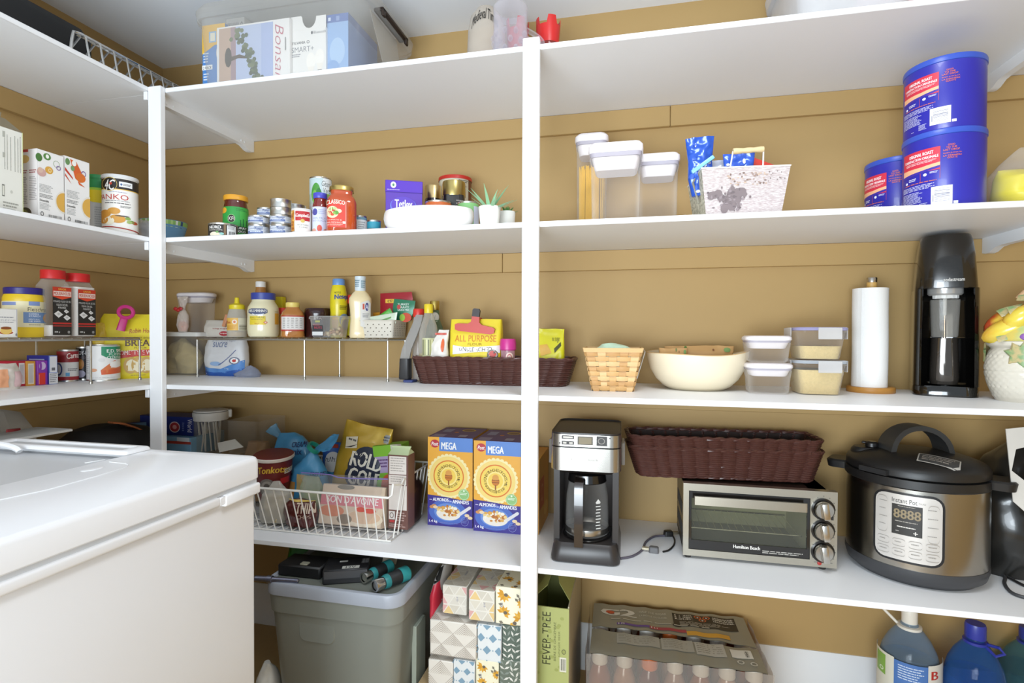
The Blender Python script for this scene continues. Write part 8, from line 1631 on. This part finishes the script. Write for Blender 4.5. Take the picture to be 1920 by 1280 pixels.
# ------------------------------------------------------------------ tissue boxes
def tb(label, pl, pr, pt, pb, Y, dep, base, draw, z0=None):
    q0, q1 = oY(pl, (pt+pb)/2, Y), oY(pr, (pt+pb)/2, Y); zt_ = oY((pl+pr)/2, pt, Y).z; zb_ = z0 if z0 is not None else oY((pl+pr)/2, pb, Y).z
    t, W, D = carton('tissue_box', label, 'tissue box', q0.xy, q1.xy, dep, zt_-zb_, zb_, base, group='stack of patterned tissue boxes', bev=.002)
    h = zt_-zb_; p = pflat(W, h, -D/2); draw(p, W, h); p.obj(parent=t)
    q = ptop(W, D, h); draw(q, W, D); q.obj('top_print', parent=t)
    return t, zt_
def tri(seed):
    def f(p, W, h):
        R = random.Random(seed); n = 2; m = max(2, round(h/W*2.3)); dh = 1/m
        for j in range(m):
            for i in range(2*n+1):
                u = i/(2*n)*1.0; c_ = R.choice(('d6d0c4', 'ded8cc', 'cfc8ba', 'd9a8a4', 'e2c48a', 'd9d2c2')); s = .21
                if (i+j) % 2: pts = [(u-s, (j+.93)*dh), (u+s, (j+.93)*dh), (u, (j+.1)*dh)]
                else: pts = [(u-s, (j+.07)*dh), (u+s, (j+.07)*dh), (u, (j+.9)*dh)]
                p.poly([(min(.99, max(.01, a)), b) for a, b in pts], c_)
        p.lines(.58, .38, .66, .55, 3, '9a98a8', seed)
    return f
def hatch(seed):
    def f(p, W, h):
        n = max(2, round(W/.032)); m = max(2, round(h/.03))
        for j in range(m):
            for i in range(n):
                u0, v0, du, dv = i/n, j/m, 1/n, 1/m
                for k in range(6):
                    q = k/6
                    if (i+j) % 2: p.poly([(u0, v0+dv*q), (u0+du*(1-q), v0+dv), (u0+du*(1-q)-.012, v0+dv), (u0, v0+dv*(q+.07))], 'b3a69a')
                    else: p.poly([(u0+du, v0+dv*q), (u0+du*q, v0+dv), (u0+du*q+.012, v0+dv), (u0+du, v0+dv*(q+.07))], 'b3a69a')
    return f
def diam(p, W, h):
    n = 2; m = max(2, round(h/W*2.2))
    for j in range(m+1):
        for i in range(n+1):
            u, v = i/n+(.25 if j % 2 else 0)-.1, j/m+.02
            if u < 1.0 and v < 1: p.poly([(max(.01, u-.17), v), (max(.01, u-.05), max(.005, v-.25/m)), (min(.99, max(.01, u)), max(.005, v-.36/m)), (min(.99, u+.05), max(.005, v-.25/m)), (min(.99, u+.17), v), (min(.99, u+.05), min(.99, v+.25/m)), (min(.99, max(.01, u)), min(.99, v+.36/m)), (max(.01, u-.05), min(.99, v+.25/m))], '7f9fb4')
            for du in (-.25, .25): p.ell(min(.96, max(.04, u+du)), min(.97, v), .03, .03*W/h, '8fa8b8', 7)
def flower(seed):
    def f(p, W, h):
        R = random.Random(seed); k = W/h
        for (u, v, s, a0) in ((.3, .2, .26, 20), (.28, .68, .24, 200), (.85, .78, .26, 150), (.92, .38, .2, 90), (.6, .98, .1, 0)):
            for i in range(7):
                a = radians(a0+i*34); c_, d_ = u+s*cos(a), v+s*k*sin(a); n1 = (-sin(a)*.06, cos(a)*.06*k)
                cl = lambda q: (min(.99, max(.01, q[0])), min(.99, max(.01, q[1])))
                p.poly([cl((u, v)), cl(((u+c_)/2+n1[0], (v+d_)/2+n1[1])), cl((c_, d_)), cl(((u+c_)/2-n1[0], (v+d_)/2-n1[1]))], R.choice(('d9a23a', 'cf9530', 'e2b04a')))
            if u < .95: p.ell(min(.93, max(.08, u+.06)), min(.93, v), .07, .06*k, '6a6258', 10)
        for (u, v, a) in ((.72, .14, .9), (.8, .22, 1.1), (.66, .26, .7), (.1, .45, .2), (.12, .92, .3)):
            c_, d_ = u+.16*cos(a), v+.16*k*sin(a); p.poly([(u, v), ((u+c_)/2+.05*sin(a), (v+d_)/2-.05*k*cos(a)), (min(.99, c_), d_), ((u+c_)/2-.05*sin(a), (v+d_)/2+.05*k*cos(a))], '7a7466')
        p.lines(.18, .42, .28, .56, 3, '8a8a98', seed)
    return f
def leafy(seed):
    def f(p, W, h):
        R = random.Random(seed); k = W/h
        for j in range(7):
            for i in range(5):
                u, v = (i+.5)/5+R.uniform(-.04, .04), (j+.5)/7; a = R.uniform(.3, 1.2)*(1 if i % 2 else -1)+pi/2; L = .14
                c_, d_ = u+L*cos(a), v+L*k*sin(a); b_, e_ = u-L*cos(a), v-L*k*sin(a); n1 = (-sin(a)*.045, cos(a)*.045*k)
                cl = lambda q: (min(.99, max(.01, q[0])), min(.99, max(.01, q[1])))
                p.poly([cl((b_, e_)), cl((u+n1[0], v+n1[1])), cl((c_, d_)), cl((u-n1[0], v-n1[1]))], R.choice(('d9d6cc', '8a938a', 'e2dfd6')))
    return f
YT_ = 1.215; zlow = .128
bs = thing('cardboard_base', 'plain cardboard box under the tissue boxes, below the picture edge', 'box', (oY(805, 1200, 1.3).x+oY(977, 1200, 1.3).x)/2, 1.36, 0); G().box(-.12, -.14, 0, .13, .15, zlow-.0006, mat('b59a72', .7), .003).obj('carton', bs)
rows3 = [('tissue box with thin hatch lines, bottom left of the stack', 803, 849, hatch(3), 'e2dcd2'), ('tissue box with blue diamonds, bottom row between the hatched and flowered ones', 850, 890, diam, 'dfe2e2'), ('tissue box with yellow flowers in the bottom row', 892, 935, flower(4), 'efe9cc'), ('tissue box with grey green leaves, bottom right of the stack', 936.5, 982, leafy(3), '6a7468')]
for i, (lb, l, r_, dr_, bc) in enumerate(rows3): _, z3 = tb(lb, l, r_, 1238, 1290, YT_+.001*i, .13, bc, dr_, z0=zlow)
rows2 = [('wide tissue box with thin hatch lines in the middle row', 806, 893, 1166, hatch(1), 'e2dcd2'), ('tissue box with blue diamonds in the middle row', 895, 940, 1172, diam, 'dfe2e2'), ('tissue box with grey green leaves, right end of the middle row', 941.5, 983, 1172, leafy(1), '5c6a60')]
z3m = oY(890, 1238, YT_).z+.0008
for i, (lb, l, r_, pt, dr_, bc) in enumerate(rows2): _, z2 = tb(lb, l, r_, pt, 1238, YT_+.002*i, .13, bc, dr_, z0=z3m)
rows1 = [('tissue box with pale triangles, top left of the stack by the grey tote', 830, 875, 1098, tri(4), 'e6e1d6', 1.232), ('tissue box with pale triangles next to the yellow flowered one in the top row', 879, 927, 1107, tri(9), 'e6e1d6', 1.217), ('tissue box with yellow flowers, top right of the stack by the post', 929, 984, 1102, flower(1), 'f0ead0', 1.216)]
z2m = [oY(850, 1166, YT_).z, oY(905, 1172, YT_).z, oY(950, 1172, YT_).z]; zz_ = max(z2m)+.0008
for i, (lb, l, r_, pt, dr_, bc, Y_) in enumerate(rows1): tb(lb, l, r_, pt, 1172, Y_, .13, bc, dr_, z0=zz_)
t = thing('plastic_wrap', 'loose clear wrapping film with a red printed band left of the tissue boxes', 'plastic wrap', oY(813, 1150, 1.24).x-.004, 1.30, zlow)
zf = oY(820, 1062, 1.27).z-zlow
b = Bag([(0, .016, .12), (zf*.4, .022, .13), (zf*.75, .03, .12), (zf*.9, .026, .10, .008, 0), (zf, .012, .03, .014, 0)], 2.4, .006, 40, 5); b.body(clear('e2ddd6', 'efebe6', .3, .5, .06)).obj('film', t)
p = b.pr(.03, 0, zf); p.poly([(.1, .3), (.5, .14), (1, .1), (1, .32), (.7, .38), (.6, .52)], 'b8263a').poly([(.4, .05), (1, .0), (1, .1), (.5, .13)], '1a1a1a').obj(parent=t)
# ------------------------------------------------------------------ mixer carton
Yb_ = 1.245; zb_ = oY(1040, 1139, Yb_).z; q1 = oY(1067, 1140, Yb_); x0 = q1.x-.098; D = .29
t, W, D = carton('mixer_box', 'opened olive green drink carton with tall sideways lettering, right of the middle post', 'box', (x0, Yb_), (q1.x, Yb_), D, zb_, 0, 'b4b77c', m=mat('b4b77c', .5, 0, .03)) if False else (None, 0, 0)
W = .098; D = .29
t = thing('mixer_box', 'opened olive green drink carton with tall sideways lettering, right of the middle post', 'box', x0+W/2, Yb_+D/2, 0)
OL = mat('abb06e', .5, 0, .04, 12); CB_ = mat('c9b48a', .6, 0, .05); e = .003; hbk = oY(1085, 1092, 1.4).z
def panel4(x0_, y0_, x1_, y1_, h, m, nm): g = G(); g.box(x0_, y0_, 0, x1_, y1_, h, m); return g.obj(nm, t)
panel4(-W/2, -D/2, W/2, -D/2+e, zb_, OL, 'front_panel'); panel4(-W/2, D/2-e, W/2, D/2, zb_, OL, 'back_panel')
panel4(-W/2, -D/2+e, -W/2+e, D/2-e, zb_, OL, 'side_panel'); panel4(W/2-e, -D/2+e, W/2, D/2-e, zb_+.004, mat('b9b098', .55, 0, .03), 'side_panel')
G().box(-W/2+e, -D/2+e, .002, W/2-e, D/2-e, zb_*.55, mat('2a1d12', .8), 0).obj('dark_interior', t)  # solid dark block drawn for the carton's dark interior
def flap(v, nm, m=OL): g = G(); n = len(v); g.add([tuple(q) for q in v]+[tuple(Vector(q)+Vector((0, 0, .0018))) for q in v], [tuple(range(n-1, -1, -1)), tuple(range(n, 2*n))]+[(i, (i+1) % n, (i+1) % n+n, i+n) for i in range(n)], m, False); return g.obj(nm, t)
LBx = lambda px, py, Y: Vector((oY(px, py, Y).x-t.location.x, Y-t.location.y, oY(px, py, Y).z))
flap([(W/2-.002, -D/2+.03, zb_+.004), (W/2-.002, D/2-.03, zb_+.004), (W/2-.035, D/2-.04, zb_+.050), (W/2-.048, -D/2+.12, zb_+.058), (W/2-.030, -D/2+.05, zb_+.036)], 'top_flap')
flap([(-W/2+.002, -D/2+.02, zb_), (-W/2+.04, -D/2+.05, zb_+.028), (-W/2+.05, D/2-.08, zb_+.05), (-W/2+.002, D/2-.02, zb_)], 'top_flap')
p = pflat(W, zb_, -D/2); p.text('FEVER-TREE', .36, .035, .56, .40, '3c3e24', .01, rot=90).text('BIÈRE DE GINGEMBRE', .62, .1, .69, .37, '6a6c40', .0, rot=90).text('GINGER BEER', .74, .16, .79, .34, '7a7c4a', .0, rot=90)
R = random.Random(4)
for i in range(22): p.ell(R.uniform(.06, .94), R.uniform(.03, .5), .05, .012, '9aa05c', 7)
p.ring(.88, .3, .05, .018, .3, '6a6a4a').rect(.78, .34, .94, .44, 'd9d6c6').bars(.8, .35, .92, .43, '44443a', 3, n=8).obj(parent=t)
pside(D, zb_, W/2).rect(.0, .03, .03, 1, 'dcd6c2').obj('side_print', parent=t)
# ------------------------------------------------------------------ shrink-wrapped bottle pack
zt = .212
P0, P1 = oZ(1101, 1224, zt), oZ(1446, 1264, zt); P2, P3 = oZ(1388, 1163, zt), oZ(1110, 1132, zt)
an = atan2(P1.y-P0.y, P1.x-P0.x); W = (P1.xy-P0.xy).length; D = .245
c = (P0.xy+P1.xy)/2+Vector((-sin(an), cos(an)))*(D/2)
c.y = min(c.y, 1.567-.005-D/2-abs(sin(an))*W/2)
t = thing('drink_pack', 'shrink-wrapped pack of sports drink bottles with a grey printed film on the floor', 'drink pack', c.x, c.y, 0, an)
nx, ny = 7, 4; px_, py_ = W/nx, D/ny
BC = [mat('8a4a2a', .12, 0, .1, coat=.4), mat('9a7a6a', .12, 0, .1, coat=.4), mat('5a1a1a', .12, 0, .1, coat=.4), mat('a8826a', .12, 0, .1, coat=.4)]
CAPW, CAPO = mat('dedad2', .4), mat('d9702a', .4)
hc = zt-.004; rb = min(px_, py_)*.47
for j in range(ny):
    for i in range(nx):
        g = G(); g.lathe([(rb*.85, .001), (rb*.95, .006), (rb, .02), (rb*.93, hc*.3), (rb*.98, hc*.5), (rb, hc*.62), (rb*.92, hc*.72), (rb*.6, hc*.83), (rb*.5, hc*.86)], BC[(i*3+j*2) % 4], 20); o = g.obj('bottle', t); o.location = (-W/2+px_*(i+.5), -D/2+py_*(j+.5), 0)
        g = G(); g.lathe([(rb*.62, hc*.85), (rb*.68, hc*.86), (rb*.68, hc*.985), (rb*.6, hc), (.001, hc)], CAPO if (i+2*j) % 5 == 2 else CAPW, 20); o2 = g.obj('cap', o)
FM = mat('8d8a7c', .3, 0, .06, 8, coat=.25); FC = clear('dcd4ca', 'e6ded6', .14, .5, .05, .3)
def top(a, b): # film height over the caps
    q = .006*(abs(cos(pi*(a+W/2)/px_))**1.5)*-1+.003*noise.noise(Vector((a*14, b*14, 2))); return zt+.001+.45*q+.004*noise.noise(Vector((a*6, b*9, 5)))
def strip(b0, b1, slit=False):
    g = G(); nu, nv = 48, 10; vv = []; ff = []
    for s in (0, .0012):
        for j in range(nv+1):
            for i in range(nu+1):
                u = i/nu; a = -W*.485+W*.97*u; bb0, bb1 = b0(u), b1(u); b = bb0+(bb1-bb0)*j/nv
                vv.append((a, b, top(a, b)+.0008+s))
    k = (nu+1)*(nv+1)
    for j in range(nv):
        for i in range(nu): a = j*(nu+1)+i; ff.append((a+k, a+1+k, a+nu+2+k, a+nu+1+k)); ff.append((a, a+nu+1, a+nu+2, a+1))
    g.add(vv, ff, FM); return g
gap = lambda u: .011*max(0, sin(pi*min(1, u*1.05)))**.7
yc = -D*.02
strip(lambda u: yc+.004+gap(u)*.9-.02*u, lambda u: D*.5).obj('printed_film', t)
strip(lambda u: -D*.5, lambda u: yc-.004-gap(u)*.9-.02*u).obj('printed_film', t)
g = G(); nu = 56
def side(u, v): # front film falling from the top edge to the floor with folds
    a = -W/2*1.01+W*1.02*u; z = zt*(1-v)+.001; bulge = .004*sin(pi*v)*cos(2*pi*(a+W/2)/px_); return (a, -D/2-.004-bulge-.003*noise.noise(Vector((a*22, v*3, 1))), z)
g.grid(side, nu, 10, FC); g.obj('clear_film', t)
for s in (-1, 1):
    g = G(); g.grid(lambda u, v: (s*(W/2+.004+.003*noise.noise(Vector((u*6, v*3, 4+s)))), -D/2+D*u, zt*(1-v)+.001), 24, 8, FC); g.obj('clear_film', t)
p = Print(lambda u: -W*.485+W*.97*u, lambda q_: D*.5-D*q_, lambda a, b, o: (a, b, top(a, b)+.0024+o), step=(W/40, D/30))
p.text('G', .06, .1, .17, .23, 'dedad0', .06).text('2', .19, .1, .28, .24, 'dedad0', .06).ell(.115, .165, .03, .035, 'c8502c', 10).tlines(['HALF THE SUGAR', 'LA MOITIÉ DU SUCRE'], .31, .09, .49, .24, 'c9c5b8', .02, gap=.45)
p.rect(.53, .06, .93, .32, '241f1b').ell(.55, .31, .03, .03, '241f1b').tlines(['REHYDRATE.', 'REPLENISH.', 'REFUEL.'], .545, .08, .66, .19, 'dedad0', .03).tlines(['RÉHYDRATER.', 'REMPLACER.', 'RÉALIMENTER.'], .79, .08, .92, .19, 'dedad0', .03)
for u, v in ((.695, .1), (.75, .1), (.722, .155)): p.ring(u, v, .026, .036, .3, 'c8622c', 6).text('+', u-.008, v-.012, u+.008, v+.012, 'dedad0', .03)
p.lines(.57, .22, .9, .3, 4, 'a8a296', 3).lines(.12, .3, .9, .33, 1, 'c9c5b8', 7)
p.rect(.16, .39, .37, .43, '6a4a9a').rect(.37, .395, .6, .45, 'a83a4a').rect(.6, .42, .86, .5, 'd9a23a').text('10', .17, .395, .21, .425, 'e2dcd0', .02).text('10', .38, .4, .42, .435, 'e2dcd0', .02)
p.rect(.16, .6, .42, .78, 'a8a498').rect(.43, .6, .62, .8, 'a8a498').rect(.63, .62, .8, .84, 'b5b1a6').lines(.17, .62, .41, .76, 5, '8a867a', 2, .3).lines(.44, .62, .61, .78, 5, '8a867a', 3, .3).lines(.64, .64, .79, .82, 5, '8a867a', 4, .3).rect(.83, .68, .95, .82, 'dedad0').bars(.845, .7, .935, .8, '333333', 4, n=14).ring(.87, .88, .02, .03, .35, 'c9c5b8').ring(.94, .9, .02, .03, .35, 'c9c5b8').obj('film_print', t)
# ------------------------------------------------------------------ water jugs
def jug(label, pl, pr, ptop, Y, tint, body, capc, capw, clip=None):
    x, y, r = cyl(pl, pr, Y=Y, py=1240); r *= .985; H = Ht((pl+pr)/2+8, ptop, x, y)
    if clip: H = min(H, clip)
    t = thing('water_jug', label, 'jug', x, y, 0, facing(x, y), 'water jugs on the floor'); m = clear(tint, body, .14, .4, .03)
    pf = [(r*.9, 0), (r*.98, .006)]
    for k in range(10):
        z = .02+(H*.56-.02)*k/9; pf.append((r*(1 if k % 2 else .965), z))
    pf += [(r, H*.60), (r*.96, H*.66), (r*.86, H*.73), (r*.68, H*.80), (r*.46, H*.855), (r*.30, H*.885), (r*.27, H*.91)]
    G().lathe(pf, m, 44).obj('shell', t)
    G().lathe([(q*.93, z) for q, z in pf[:14]]+[(r*.9, H*.64), (.001, H*.64)], clear(tint, body, .12, .2, .02), 36).obj('water', t)
    C_ = mat(capc, .35); g = G(); g.lathe([(r*capw*.98, H*.905), (r*capw, H*.91), (r*capw, H*.985), (r*capw*.92, H), (.001, H)], C_, 36); g.obj('cap', t)
    g = G(); g.lathe([(r*.36, H*.868), (r*.40, H*.872), (r*.40, H*.888), (r*.3, H*.892)], C_, 32); g.obj('collar', t)
    return t, x, y, r, H
zc = Z2-TH-.0015
t, x, y, r, H = jug('clear bluish water jug with a white cap and a blue label, leftmost jug', 1644, 1768, 1143, 1.43, 'd3dfec', 'a8c0d6', 'e2ddd2', .26, clip=zc)
zl_ = Ht(1705, 1226, x, y, r); p = pcyl(r*1.0+.0012, zl_-.16, zl_); p.rect(-.1, .12, .28, 1, 'dedccd').rect(.02, .16, .15, .45, '86b24a').ring(.09, .38, .03, .03, .4, 'e6f0d8').rect(.28, .14, .78, 1, '4a74b4').lines(.34, .19, .72, .4, 6, 'c9d6ea', 2, .4).rect(.78, .12, 1.1, 1, 'd9d6cc').text('B', .83, .2, .92, .32, 'b8342c', .03).obj(parent=t)
g = G(); g.tube([(-.38*r, -.04*r, H*.885), (-r*.62, -.1*r, H*.93), (-r*.95, -.1*r, H*.985)], .0032, mat('e2ddd2', .4), 7); g.obj('carry_strap', t)
t, x, y, r, H = jug('saturated blue water jug with a navy cap, second from the left', 1766, 1894, 1170, 1.40, '98bfe8', '4f86c8', '2f3a9a', .34)
g = G(); g.tube([(.36*r, -.1*r, H*.885), (r*.7, -.3*r, H*.90), (r*.85, -.25*r, H*.865), (r*.6, -.4*r, H*.845), (.34*r, -.2*r, H*.87)], .0035, mat('2f3a9a', .35), 7); g.obj('carry_strap', t)
t, x, y, r, H = jug('greenish blue water jug cut off at the right edge', 1866, 2000, 1178, 1.50, 'b0d0d4', '6f9aa4', '2f3a8a', .34)
